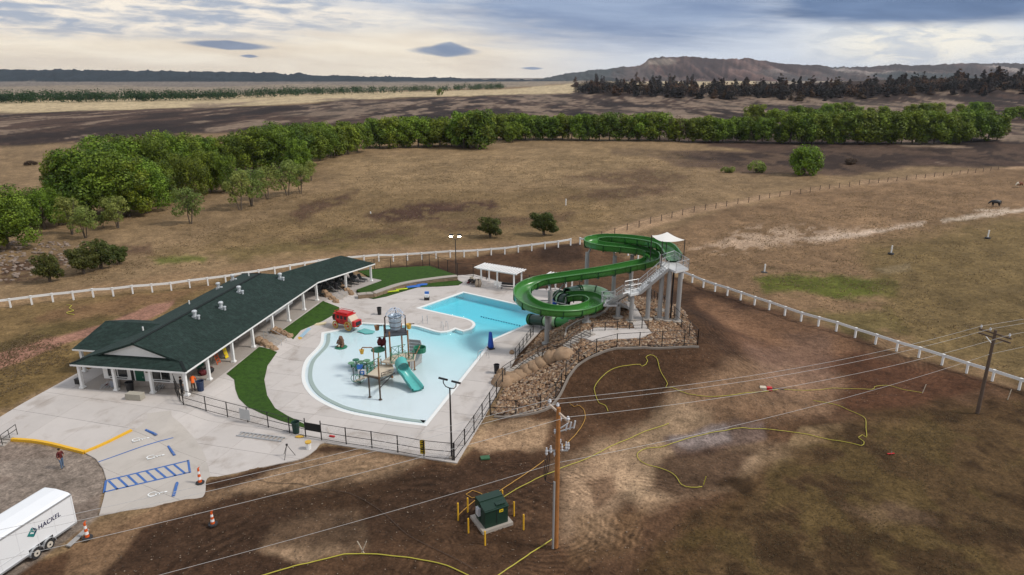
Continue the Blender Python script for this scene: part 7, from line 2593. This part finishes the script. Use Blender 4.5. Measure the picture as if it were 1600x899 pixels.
# ------------------------------------------------------------------ people and cattle
M_SKIN = mat('skin', (.36, .2, .13), .6, .08)
M_JEANS = mat('blue_jeans', (.10, .15, .23), .85, .15)
M_SHIRT = mat('dark_red_shirt', (.10, .014, .014), .8, .15)
M_OSHIRT = mat('hivis_orange', (.75, .12, .01), .7, .08)
M_HAIR = mat('dark_hair', (.03, .018, .012), .8, .1)


def person(loc, rz, label, shirt, trousers, pose='stand', hat=None, h=1.76):
    o = thing('person', label, 'person', loc, rz)
    k = h / 1.76
    if pose == 'bend':
        V = [(0, 0, .95), (0, -.14, 1.12), (0, -.34, 1.28), (0, -.5, 1.33), (0, -.58, 1.36), (0, -.72, 1.36)]
        sh = [(-.2, -.44, 1.27), (.2, -.44, 1.27)]; el = [(-.25, -.5, 1.0), (.25, -.55, 1.0)]; wr_ = [(-.2, -.62, .8), (.2, -.68, .82)]
    else:
        V = [(0, 0, .95), (0, -.005, 1.12), (0, .0, 1.3), (0, .01, 1.44), (0, .005, 1.52), (0, -.015, 1.65)]
        sh = [(-.19, .0, 1.41), (.19, .0, 1.41)]; el = [(-.26, .02, 1.13), (.27, -.02, 1.13)]; wr_ = [(-.22, -.16, .95), (.12, -.26, 1.18)]
    rad = [.15, .14, .165, .12, .058, .1]
    E = [(0, 1), (1, 2), (2, 3), (3, 4), (4, 5)]
    for i, sx in enumerate((-1, 1)):
        b = len(V)
        hand_ = Vector(wr_[i]) + (Vector(wr_[i]) - Vector(el[i])).normalized() * .1
        V += [sh[i], el[i], wr_[i], tuple(hand_)]
        rad += [.07, .05, .036, .045]
        E += [(3, b), (b, b + 1), (b + 1, b + 2), (b + 2, b + 3)]
        b = len(V)
        V += [(sx * .1, 0, .88), (sx * .11, -.02 + sx * .05, .5), (sx * .115, .03 + sx * .06, .1), (sx * .125, -.14 + sx * .06, .05)]
        rad += [.105, .072, .05, .045]
        E += [(0, b), (b, b + 1), (b + 1, b + 2), (b + 2, b + 3)]
    V = [tuple(Vector(v) * k) for v in V]
    hd = Vector(V[5])
    def paint(c):
        if (c - hd).length < .165 * k or (c - Vector(V[4])).length < .07: return 2
        for w in wr_:
            if (c - Vector(w) * k).length < .13: return 2
        if c.z < .1 * k: return 3
        return 1 if c.z < .93 * k else 0
    skin_body('body', V, E, [r_ * k for r_ in rad], [shirt, trousers, M_SKIN, M_BLACK], o, 2, paint)
    B = MB(); B.sm = True; B.blob((hd.x, hd.y + .02, hd.z + .045), (.105, .115, .095), 10, 6, 1, .03); link_mesh('hat' if hat else 'hair', B.mesh('hair', hat or M_HAIR), o)
    B = MB(); B.blob((hd.x, hd.y - .1, hd.z), (.018, .03, .025), 6, 4, 1, 0); link_mesh('nose', B.mesh('nose', M_SKIN), o)
    return o


pp = gp(98, 731.5)
person(pp, R(70), 'person in dark red shirt and blue jeans standing on the gravel by the yellow kerb', M_SHIRT, M_JEANS)
q = pz(303, 612, Z0 + .05)
person(q, R(200), 'person in hi-vis orange shirt bending over at the porch corner', M_OSHIRT, mat('brown_trousers', (.08, .05, .03), .85, .15), 'bend')
q = pz(285, 615, Z0 + .05)
person(q, R(120), 'person in black clothes standing behind the porch corner fence', mat('black_shirt', (.015, .015, .017), .8, .1), mat('dark_trousers', (.03, .03, .035), .85, .15))


def cow(u, v, label, mats, paint, rz, s=1.0):
    p = gp(u, v)
    o = thing('cow', label, 'cow', p, rz)
    V = [(-.55, 0, 1.0), (0, 0, 1.0), (.6, 0, 1.05), (.95, 0, 1.0), (1.25, 0, .75), (1.45, 0, .55), (-.78, 0, 1.1), (-.85, 0, .5)]
    E = [(0, 1), (1, 2), (2, 3), (3, 4), (4, 5), (0, 6), (6, 7)]
    rad = [.33, .38, .34, .22, .14, .09, .06, .04]
    for x, bk in ((-.55, 1), (.6, 0)):
        for y in (-.2, .2):
            b = len(V)
            V += [(x, y, .7), (x + (.08 if bk else -.02), y, .42), (x - (.05 if bk else 0), y, .22), (x, y, .04)]
            rad += [.16, .09, .06, .065]
            E += [(0 if bk else 2, b), (b, b + 1), (b + 1, b + 2), (b + 2, b + 3)]
    for y in (-.2, .2):
        b = len(V); V += [(1.2, y, .85)]; rad += [.045]; E += [(4, b)]
    skin_body('body', [tuple(Vector(a_) * s) for a_ in V], E, [r_ * s for r_ in rad], mats, o, 1, paint)


cow(1556, 323, 'black cow grazing in the far right pasture by the pale track', [M_BLACK], None, R(170), 1.25)
cow(1593, 293, 'brown and white cow grazing at the far right edge of the pasture', [mat('red_brown_hide', (.16, .06, .03), .8, .2), M_CREAM], lambda c: 1 if c.x > .9 or c.z < .5 else 0, R(200), 1.25)

# ------------------------------------------------------------------ vegetation
LEAF_COT = leaf_mat('cottonwood_leaves', (0.016, 0.042, 0.005, 1), (0.22, 0.315, 0.028, 1), 0.28, 0.26, 0.22)
LEAF_RND = leaf_mat('bright_round_tree_leaves', (0.03, 0.075, 0.006, 1), (0.24, 0.36, 0.03, 1), 0.5, 0.0, 0.3)
LEAF_YNG = leaf_mat('young_cottonwood_leaves', (0.11, 0.16, 0.035, 1), (0.34, 0.40, 0.11, 1), 0.6)
LEAF_JUN = leaf_mat('juniper_foliage', (0.03, 0.05, 0.012, 1), (0.16, 0.18, 0.045, 1), 0.9)
LEAF_FAR = leaf_mat('far_riparian_leaves', (0.010, 0.032, 0.012, 1), (0.035, 0.085, 0.025, 1), 0.1)
LEAF_BRN = leaf_mat('singed_needles', (0.035, 0.022, 0.013, 1), (0.13, 0.075, 0.035, 1), 0.5, 0.3, 0.2)
LEAF_BLK = leaf_mat('charred_needles', (0.010, 0.009, 0.009, 1), (0.045, 0.033, 0.026, 1), 0.5, 0.3, 0.15)
LEAF_DRY = leaf_mat('leafless_twigs', (0.06, 0.045, 0.035, 1), (0.15, 0.11, 0.08, 1), 0.5)
BARK = mat('grey_brown_bark', (0.11, 0.085, 0.065), 0.9, 0.3, 2.0)
BARK_BLK = mat('charred_bark', (0.015, 0.013, 0.012), 0.9, 0.3, 2.0)


def leaf_mesh(name, m, lobes, n, size, seed, droop=0.3, shell=0.55):
    """many small leaf clumps spread through the volume of a crown made of lobes (centre, radii)"""
    r = np.random.default_rng(seed)
    L = np.array([[*c, *q] for c, q in lobes], float)
    w = (L[:, 3] * L[:, 4] * L[:, 5]) ** (2 / 3); w /= w.sum()
    k = r.choice(len(L), n, p=w)
    d = r.normal(size=(n, 3)); d /= np.linalg.norm(d, axis=1)[:, None]
    rad = (shell + (1 - shell) * r.random(n)) ** 0.9
    # leave gaps: thin out by a coarse noise
    P = L[k, :3] + d * L[k, 3:] * rad[:, None]
    keep = vnoise(P[:, 0] / (size * 5) + 31, P[:, 1] / (size * 5) + P[:, 2] / (size * 4), seed) > 0.30
    P, d = P[keep], d[keep]; n = len(P)
    a = r.normal(size=(n, 3)) * 0.55 + d * 1.1 + np.array([0, 0, .3]); a /= np.linalg.norm(a, axis=1)[:, None]
    t = np.cross(a, r.normal(size=(n, 3))); t /= np.linalg.norm(t, axis=1)[:, None]
    b = np.cross(a, t)
    s = size * r.uniform(.4, 1.35, (n, 1))
    V = np.stack([P - t * s * .9, P + b * s * .5 + a * s * .18, P + t * s, P - b * s * .5 + a * s * .12], 1).reshape(-1, 3)
    F_ = np.arange(n * 4).reshape(n, 4)
    me = bpy.data.meshes.new(name)
    me.vertices.add(n * 4); me.vertices.foreach_set('co', V.astype(np.float32).ravel())
    me.loops.add(n * 4); me.loops.foreach_set('vertex_index', F_.ravel().astype(np.int32))
    me.polygons.add(n); me.polygons.foreach_set('loop_start', (np.arange(n) * 4).astype(np.int32))
    me.materials.append(m); me.update(calc_edges=True)
    return me


def trunk_mesh(name, m, h, r0, seed, limbs=6, spread=0.35, top=0.75, multi=1):
    q = random.Random(seed)
    B = MB()
    for s_ in range(multi):
        bx_, by = (q.uniform(-.06, .06) * h * (multi > 1), q.uniform(-.06, .06) * h * (multi > 1))
        lx_, ly = bx_ * 3 + q.uniform(-.06, .06) * h, by * 3 + q.uniform(-.06, .06) * h
        pts = [Vector((bx_ * .3, by * .3, -.3)), Vector((bx_, by, h * .22)), Vector((lx_ * .6, ly * .6, h * .5)), Vector((lx_, ly, h * top))]
        B.tube(pts, [r0, r0 * .8, r0 * .5, r0 * .16], 6)
        for k in range(limbs):
            f = .25 + .6 * k / limbs
            p = pts[1].lerp(pts[2], f * 1.2) if f < .6 else pts[2].lerp(pts[3], (f - .6) * 2)
            a = q.uniform(0, 6.28); ln_ = h * spread * q.uniform(.6, 1)
            e = p + Vector((math.cos(a) * ln_ * .8, math.sin(a) * ln_ * .8, ln_ * .75))
            B.tube([p, p.lerp(e, .5) + Vector((0, 0, -.05 * ln_)), e], [r0 * .38, r0 * .22, r0 * .06], 5)
    return B.mesh(name, m)


def cot_lobes(seed, h, w, base=.18, n=11):
    q = random.Random(seed)
    L = [((0, 0, h * .56), (w * .28, w * .28, h * .26)), ((0, 0, h * .74), (w * .20, w * .20, h * .20))]
    for k in range(n):
        a = k * 2.4 + q.uniform(-.4, .4)
        z = base + (0.92 - base) * ((k + .5) / n)
        rr = .36 * w * (1 - abs(z - .48) * .85) * q.uniform(.7, 1.15)
        s = w * q.uniform(.11, .2)
        L.append(((rr * math.cos(a), rr * math.sin(a), h * z * .95), (s, s, s * q.uniform(.8, 1.15))))
    return L


def tree_proto(name, leaf, bark, lobes, n, size, h, r0, seed, **kw):
    return {'crown': leaf_mesh('crown', leaf, lobes, n, size, seed), 'trunk': trunk_mesh('trunk', bark, h, r0, seed, **kw), 'h': h, 'name': name}


PROTO = {}
for k in range(4):
    PROTO['far%d' % k] = tree_proto('cottonwood_tree', LEAF_COT, BARK, cot_lobes(10 + k, 14, 12.5 + k * .7, .16, 20), 5200, .46, 14, .32, k)
for k in range(4):
    PROTO['big%d' % k] = tree_proto('cottonwood_tree', LEAF_COT, BARK, cot_lobes(30 + k, 16, 13 + k, .19, 28), 14000, .33, 16, .4, 20 + k)
for k in range(3):
    PROTO['yng%d' % k] = tree_proto('young_cottonwood', LEAF_YNG, BARK, cot_lobes(50 + k, 9, 6.4 + .5 * k, .28, 10), 2300, .26, 9, .14, 40 + k, multi=2 + k % 2, spread=.4, top=.9)
PROTO['bare'] = tree_proto('bare_tree', LEAF_DRY, BARK, cot_lobes(70, 12, 9, .25, 9), 500, .3, 12, .22, 60, limbs=12, spread=.4, top=.9)
PROTO['round'] = tree_proto('round_tree', LEAF_RND, BARK, [((0, 0, 5.2), (5.6, 5.6, 4.8))] + cot_lobes(80, 9.5, 12, .15, 12), 9000, .36, 9.5, .2, 61, multi=3)
for k in range(2):
    PROTO['jun%d' % k] = tree_proto('juniper_tree', LEAF_JUN, BARK, [((0, 0, 2.2), (1.7, 1.7, 1.5))] + [((1.3 * math.cos(j * 1.9 + k), 1.3 * math.sin(j * 1.9 + k), 1.2 + .42 * j), (.85, .85, .7)) for j in range(7)], 5200, .16, 4, .16, 70 + k, multi=2)
PROTO['shrub'] = tree_proto('shrub', LEAF_YNG, BARK, [((0, 0, 1.1), (1.2, 1.2, 1.0)), ((.7, .4, .9), (.8, .8, .7)), ((-.6, -.4, .8), (.8, .7, .7))], 1200, .2, 2, .07, 90, multi=3)
PROTO['shrubd'] = tree_proto('shrub', LEAF_DRY, BARK, [((0, 0, 1.0), (1.6, 1.2, .9)), ((1.0, .4, .8), (1.0, .8, .6)), ((-1.0, -.4, .7), (.9, .8, .6))], 1300, .2, 2, .07, 91, multi=3)
for k in range(6):
    q = random.Random(200 + k)
    lob = []
    for j in range(11):
        z = .12 + .85 * j / 10
        rr = 3.0 * (1.02 - z) ** .8 + .4
        a = q.uniform(0, 6.28)
        lob.append(((.35 * rr * math.cos(a), .35 * rr * math.sin(a), 13 * z), (rr * q.uniform(.7, 1.1), rr * q.uniform(.7, 1.1), .9)))
    PROTO['pine%d' % k] = tree_proto('charred_pine', LEAF_BRN if k % 3 == 0 else LEAF_BLK, BARK_BLK, lob, 1100 if k % 2 else 1500, .55, 13.5, .2, 100 + k, limbs=5, spread=.14, top=1.0)


ORD = 'first second third fourth fifth sixth seventh eighth ninth tenth eleventh twelfth thirteenth fourteenth fifteenth sixteenth seventeenth eighteenth nineteenth twentieth'.split()


def nth(k):
    return ORD[k] if k < 20 else 'twenty-' + ORD[k - 20]


def plant(kind, p, h, label, cat, group=None, wide=1.0, parts=True):
    pr = PROTO[kind]
    o = thing(pr['name'], label, cat, p, rng.uniform(0, 6.28), group)
    s = h / pr['h']
    o.scale = (s * wide, s * wide, s)
    for nm in ('trunk', 'crown'):
        c = bpy.data.objects.new(nm, pr[nm]); COL.objects.link(c); c.parent = o
    return o


def plant_px(kind, u, vb, vt, label, cat, group=None, wide=1.0):
    p = gp(u, vb)
    return plant(kind, p - Vector((0, 0, .1)), max(.6, hgt(p, vt)), label, cat, group, wide)


G_LINE = 'cottonwoods of the creek line'
# creek line, far right to centre: (u, base row, top row)
line = []
for u in range(908, 968, 15): line.append((u, 219.5, rng.uniform(173, 178)))
for u in (980, 997, 1014, 1030): line.append((u, 219.5, rng.uniform(171, 177)))
for u in (1052, 1064): line.append((u, 221, 182))
for u in range(1084, 1166, 16): line.append((u, 222, rng.uniform(177, 183)))
line += [(1190, 223, 180), (1218, 223, 193)]
for u in range(1236, 1470, 17): line.append((u, 224 + (u - 1236) * .004, rng.uniform(168, 176)))
line += [(1480, 224, 176), (1500, 222, 170), (1520, 221, 167), (1542, 220, 168), (1556, 219, 178), (1470, 225, 186), (1498, 225, 188)]
for u in range(758, 906, 15): line.append((u, 218 + rng.uniform(-1, 1), rng.uniform(174, 179)))
for u in range(576, 760, 16): line.append((u, 231.5 - (u - 576) * .02, rng.uniform(178, 189)))
for u in (726, 738, 750): line.append((u, 232, 170 + rng.uniform(-2, 3)))
line += [(803, 222, 187), (560, 238, 190), (545, 241, 192), (528, 243, 194), (516, 245, 192), (590, 224, 186), (640, 222, 180), (690, 222, 178), (500, 232, 187), (540, 228, 186), (470, 236, 190), (440, 240, 194)]
def stretch(u, vb, vt):
    if u >= 1233: return 'of the long clump behind the lone round tree'
    if u >= 1080: return 'of the clump just left of the gap tree'
    if u >= 1045: return 'beside the scorched trees of the creek line'
    if u >= 975: return 'of the tight clump above the slide platform'
    if u >= 908: return 'of the clump above the white shade sail'
    if u >= 756: return 'of the even stretch above the round juniper'
    if vb < 226 and u > 575: return 'of the hidden rear row in the middle field'
    if u >= 575: return 'of the stretch along the middle field edge'
    return 'of the bend where the creek line meets the grove'


cnt = {}
for (u, vb, vt) in sorted(line):
    lone = {(1190, 223): 'round topped cottonwood standing apart in the gap of the creek line', (1218, 223): 'low cottonwood hiding in the gap of the creek line', (803, 222): 'small pale cottonwood in front of the middle creek line'}.get((u, vb))
    if not lone:
        st_ = stretch(u, vb, vt); k = cnt.get(st_, 0); cnt[st_] = k + 1
        lone = nth(k) + ' green cottonwood from the left ' + st_
    plant_px('far%d' % rng.randrange(4), u + rng.uniform(-3, 3), vb, vt, lone, 'tree', G_LINE, rng.uniform(.95, 1.25))
# nearer trees on the left, bigger in the picture
G_L = 'large cottonwoods on the left bank'
cnt = [0, 0]
for i, (u, vb, vt, w) in enumerate(sorted(((480, 258, 192, 1.2), (452, 264, 190, 1.25), (424, 270, 194, 1.2), (398, 272, 195, 1.2), (500, 250, 190, 1.1), (372, 268, 205, 1.1), (340, 268, 212, 1.0), (316, 276, 208, 1.15), (290, 284, 205, 1.2), (262, 290, 204, 1.2), (236, 300, 206, 1.1), (205, 300, 205, 1.2), (178, 308, 210, 1.2),
                                     (230, 332, 246, 1.1), (202, 338, 240, 1.15), (168, 340, 228, 1.2), (140, 338, 226, 1.2), (118, 334, 232, 1.1), (250, 322, 245, 1.0), (330, 300, 232, 1.0), (350, 300, 236, .9), (300, 312, 240, .9), (468, 276, 212, .9)))):
    fr_ = int(vt > 220 or u == 468); cnt[fr_] += 1
    plant_px('big%d' % (i % 4), u, vb, vt, nth(cnt[fr_] - 1) + (' cottonwood from the left in the nearer rank of the big grove' if fr_ else ' tall cottonwood from the left in the rear rank of the big grove'), 'tree', G_L, w)
for u, vb, vt, w, lab in ((14, 390, 288, 1.15, 'dark green tree cut by the left picture edge, nearest the rubble'), (-20, 396, 290, 1.1, 'dark tree mostly outside the frame behind the edge tree'), (70, 357, 290, 1.0, 'shadowy dark tree between the grove and the edge tree'), (48, 352, 300, .9, 'low dark tree just behind the edge tree'), (92, 352, 296, .8, 'dark tree filling the gap left of the grove')):
    plant_px('big%d' % (u % 4), u, vb, vt, lab, 'tree', None, w)
for u, vb, vt, k, lab in ((112, 366, 303, 0, 'pale young tree with several stems left of the grove'), (185, 357, 302, 1, 'pale young tree just in front of the grove'), (298, 350, 286, 2, 'leaning pale young tree standing alone in the dry field'), (162, 356, 332, 0, 'low bushy young tree beside the pale sapling'), (134, 372, 318, 1, 'half bare slender sapling beside the pale young tree'),
                          (376, 328, 262, 0, 'young pale tree in front of the middle of the grove'), (393, 322, 258, 1, 'second young tree close behind the pale one'), (418, 312, 254, 2, 'young tree left of the pair near the field edge'), (450, 306, 246, 0, 'full young tree at the right end of the young row'), (470, 302, 252, 1, 'slim young tree at the end of the young row'), (352, 300, 272, 1, 'small young tree against the dark grove'), (486, 282, 248, 2, 'small pale tree where the grove meets the creek line')):
    plant_px('yng%d' % k, u, vb, vt, lab, 'tree', None, 1.05)
for u, vb, vt, k, w, lab in ((78, 441, 396, 0, .9, 'olive juniper left of the cluster by the white fence'), (132, 428, 384, 1, 1.0, 'big dark juniper in the cluster by the white fence'), (158, 420, 374, 0, .95, 'taller dark juniper behind the cluster'), (186, 411, 382, 1, 1.0, 'low spreading juniper at the right of the cluster'), (766, 370, 339, 0, 1.25, 'dark conical juniper in the dry field behind the pool'), (850, 367, 331, 1, 1.2, 'round olive juniper in the dry field behind the slide')):
    plant_px('jun%d' % k, u, vb, vt, lab, 'juniper', None, w)
plant_px('round', 1257, 273, 227, 'large round bright green tree standing alone in the dry field', 'tree', None, 1.0)
plant_px('shrub', 1182, 270, 250, 'small round green shrub left of the lone round tree', 'shrub')
plant_px('shrub', 1133, 270, 260, 'low green shrub farthest left in the burnt field', 'shrub')
plant_px('shrub', 1143, 270, 260, 'low green shrub beside the farthest left shrub', 'shrub')
plant_px('shrubd', 1330, 256, 246, 'brown thorny shrub at the edge of the burnt ground', 'shrub', None, 1.6)
plant_px('shrubd', 48, 258, 250, 'dark flat shrub in the pale field at far left', 'shrub', None, 1.3)
plant_px('far1', 687, 150, 137.5, 'tiny lone tree on the pale field skyline', 'tree', None, 1.0)
for u, vb, vt, w, lab in ((1062, 222, 178, .9, 'tallest thin brown scorched tree in the creek line gap'), (1050, 221, 184, .8, 'thin brown scorched tree at the left of the creek line gap'), (1076, 221, 186, .8, 'thin brown scorched tree at the right of the creek line gap')):
    plant_px('bare', u, vb, vt, lab, 'tree', 'scorched trees in the creek line', w)
# second row beyond the burnt flat
for i, (u, vb, vt) in enumerate(sorted(((1178, 200, 159), (1196, 200, 170), (1210, 203, 168), (1240, 200, 162), (1258, 200, 166), (1272, 200, 170), (1308, 186, 158), (1322, 186, 158), (1290, 188, 160), (1420, 186, 160), (1440, 186, 158), (1462, 186, 159), (1500, 184, 160), (1520, 184, 157), (1536, 184, 158), (1575, 188, 166), (1592, 186, 164), (1608, 186, 163), (1360, 186, 166), (1340, 186, 164), (1380, 186, 164)))):
    plant_px('far%d' % rng.randrange(4), u, vb, vt, nth(i) + ' paler cottonwood from the left in the second row before the ridge', 'tree', 'cottonwoods of the second row', rng.uniform(1.0, 1.3))
# burnt pines on the ridge: where they stand is thinned by noise so gaps and clumps show
cand = []
r_ = random.Random(12)
while len(cand) < 285:
    u = r_.uniform(893, 1640); 
    x0 = (u - 800) / F_PX
    top_v = float(np.interp(u, [890, 1000, 1080, 1110, 1180, 1260, 1320, 1420, 1500, 1560, 1640], [133, 130, 132, 140, 134, 135, 137, 131, 126, 122, 128]))
    bot_v = float(np.interp(u, [890, 1000, 1080, 1110, 1180, 1260, 1320, 1420, 1640], [146, 152, 156, 156, 157, 160, 157, 152, 150]))
    v = top_v + (bot_v - top_v) * r_.random() ** 1.2
    if float(vnoise(u / 17.0, v / 5.0, 77)) < .30: continue
    if 1085 < u < 1106 and r_.random() < .85: continue
    cand.append((u, v))
gpt = gps(cand)
for (u, v), p in zip(cand, gpt):
    brown = r_.random() < .34
    k = r_.choice((0, 3)) if brown else r_.choice((1, 2, 4, 5))
    h = r_.uniform(9, 17) * (1.0 if u < 1350 else 1.1) * p.y / 900 * .95
    plant('pine%d' % k, p - Vector((0, 0, .3)), h, 'rust brown scorched pine on the burnt ridge' if brown else 'black charred pine on the burnt ridge', 'pine', 'rust brown pines of the burnt ridge' if brown else 'black pines of the burnt ridge', r_.uniform(1.3, 2.0))


def woods(name, lab, leaf, spots, size, n_each, seed):
    """a far wood that reads as one mass"""
    lobes = []
    q = random.Random(seed)
    for p, h in spots:
        lobes.append(((p.x, p.y, p.z + h * .5), (h * q.uniform(.5, .9), h * q.uniform(.4, .7), h * .5)))
    o = link_mesh(name, leaf_mesh(name, leaf, lobes, n_each * len(lobes), size, seed, shell=.3))
    return tag(o, lab, 'woodland', None, 'stuff')


sp_ = []
for k in range(620):
    u = rng.uniform(-80, 785)
    vb = np.interp(u, [-80, 0, 200, 330, 480, 600, 700, 780], [166, 162.5, 159.8, 157.5, 150, 147, 144, 141.5]) - rng.random() * 2.5
    if float(vnoise(u / 30, 2.2, 5)) < .1: continue
    p = gp(u, float(vb)); sp_.append((p, hgt(p, float(vb)) + rng.uniform(9, 16) * (1 if p.y < 1500 else 1.2)))
woods('far_woodland', 'long dark green belt of trees across the far plain', LEAF_FAR, sp_, 1.1, 70, 5)
sp_ = []
for k in range(420):
    u = rng.uniform(900, 1660)
    if 1086 < u < 1106 or float(vnoise(u / 26, 1.5, 8)) < .24: continue
    vb = float(np.interp(u, [890, 1000, 1080, 1180, 1260, 1420, 1500, 1660], [143, 145, 148, 148, 151, 143, 138, 138])) + rng.uniform(-5, 4)
    p = gp(u, vb); sp_.append((p, rng.uniform(8, 14) * p.y / 900))
woods('burnt_woodland', 'dark mass of charred pines filling the burnt ridge', LEAF_BLK, sp_[::2] + sp_[1::4], 1.0, 260, 15)
woods('burnt_woodland', 'rust brown mass of scorched pines filling the burnt ridge', LEAF_BRN, sp_[3::4], 1.0, 200, 16)
# scattered stones and burnt brush heaps in the rubble at the left edge
B = MB(); q = random.Random(9)
for k in range(260):
    u, v = q.uniform(-5, 150), q.uniform(378, 440)
    if (v - 378) / 60 > 1.1 - u / 260: continue
    p = gp(u, v); s_ = q.uniform(.12, .4)
    B.blob((p.x, p.y, p.z + s_ * .2), (s_ * 1.3, s_, s_ * .6), 5, 3, seed=k, rough=.3)
tag(B.build('rubble', mat('rubble_stone', (.26, .2, .16), .9, .4, .5)), kind='stuff')


# dry grass tufts and clods over the nearer fields
def scatter_tufts(name, poly, n, smin, smax, cols, seed, spread=1.0):
    r = np.random.default_rng(seed)
    us, vs = [p[0] for p in poly], [p[1] for p in poly]
    P = [flat(*p) for p in poly]
    X, Y = r.uniform(min(p[0] for p in P), max(p[0] for p in P), n * 6), r.uniform(min(p[1] for p in P), max(p[1] for p in P), n * 6)
    pd_ = -poly_dist(X, Y, P)
    ok = (pd_ > 0) & (fbm(X / 4, Y / 4, seed, 3) + r.uniform(-.22, .22, len(X)) > .47 + .25 * (1 - np.clip(pd_ / (0.10 * np.hypot(X, Y)), 0, 1)))
    ok &= poly_dist(X, Y, DECK) > .3
    X, Y = X[ok][:n], Y[ok][:n]; m = len(X)
    Z = tz(X, Y) - .05
    nb = 3
    a = r.uniform(0, 6.28, (m, nb)); s = r.uniform(smin, smax, (m, nb))
    bx, by = X[:, None] + np.cos(a) * s * .25 * spread, Y[:, None] + np.sin(a) * s * .25 * spread
    tx, ty = X[:, None] + np.cos(a) * s * .9 * spread, Y[:, None] + np.sin(a) * s * .9 * spread
    wx, wy = -np.sin(a) * s * .28, np.cos(a) * s * .28
    z0 = np.repeat(Z[:, None], nb, 1)
    V = np.stack([np.stack([bx - wx, by - wy, z0], -1), np.stack([bx + wx, by + wy, z0], -1), np.stack([tx + wx * .6, ty + wy * .6, z0 + s * .75], -1), np.stack([tx - wx * .6, ty - wy * .6, z0 + s * .75], -1)], 2).reshape(-1, 3)
    N = m * nb
    me = bpy.data.meshes.new(name)
    me.vertices.add(N * 4); me.vertices.foreach_set('co', V.astype(np.float32).ravel())
    me.loops.add(N * 4); me.loops.foreach_set('vertex_index', np.arange(N * 4, dtype=np.int32))
    me.polygons.add(N); me.polygons.foreach_set('loop_start', (np.arange(N) * 4).astype(np.int32))
    for c in cols: me.materials.append(c)
    me.polygons.foreach_set('material_index', np.repeat(r.integers(0, len(cols), m), nb).astype(np.int32))
    me.update(calc_edges=True)
    tag(link_mesh(name, me), kind='stuff')


DRY = [leaf_mat('dry_grass_%s' % n, c, d, .5, 0, .6) for n, c, d in (('straw', (.30, .22, .125, 1), (.40, .30, .17, 1)), ('olive', (.16, .135, .06, 1), (.22, .18, .085, 1)), ('brown', (.21, .145, .085, 1), (.28, .20, .12, 1)), ('dull', (.17, .125, .07, 1), (.22, .16, .09, 1)))]
scatter_tufts('dry_grass', [(1240, 690), (1420, 645), (1610, 620), (1640, 930), (1000, 930), (1080, 800)], 5000, .04, .10, [DRY[3]], 21)
scatter_tufts('dry_grass', [(930, 400), (1250, 305), (1620, 265), (1620, 600), (1350, 525), (1090, 436)], 14000, .09, .22, [DRY[0], DRY[2], DRY[2], DRY[3]], 22)
scatter_tufts('dry_grass', [(-20, 470), (300, 425), (560, 390), (900, 368), (1200, 300), (1100, 235), (560, 246), (380, 320), (100, 400)], 20000, .08, .24, [DRY[0], DRY[2], DRY[3], DRY[2]], 23)
scatter_tufts('dry_grass', [(-60, 640), (-60, 500), (110, 540), (112, 584), (20, 640)], 4000, .07, .16, [DRY[2], DRY[3]], 24)

# clods and wheel ridges in the bare yard
M_CLOD = [mat('clod_%s' % n, c, .95, .3, 6.0) for n, c in (('dark', (.075, .052, .037)), ('mid', (.14, .10, .07)), ('pale', (.27, .20, .145)))]
CL = [flat(*p) for p in ((330, 765), (500, 705), (716, 730), (785, 662), (880, 640), (1000, 560), (1100, 550), (1480, 605), (1250, 660), (1010, 900), (80, 905))]
me = scatter_rocks(CL, 3500, .015, .05, 33)
me.materials.clear()
for m_ in M_CLOD: me.materials.append(m_)
rr_ = np.random.default_rng(3); me.polygons.foreach_set('material_index', np.repeat(rr_.choice([0, 0, 1, 1, 2], len(me.polygons) // 10), 10).astype(np.int32))
me.name = 'soil_clods'; tag(link_mesh('soil_clods', me), kind='stuff')
# ------------------------------------------------------------------ air
hz = MB()
hz.box((0, 4750, 115), (66000, 9800, 246))
hm = bpy.data.materials.new('pale_air'); hm.use_nodes = True
T = NT(hm.node_tree)
ho = T.add('ShaderNodeOutputMaterial'); hv = T.add('ShaderNodeVolumePrincipled')
hv.inputs['Color'].default_value = (.82, .88, 1.0, 1)
hv.inputs['Density'].default_value = 0.00003
hv.inputs['Anisotropy'].default_value = 0.2
T.l.new(hv.outputs[0], ho.inputs['Volume'])
tag(hz.build('haze', hm), kind='stuff')
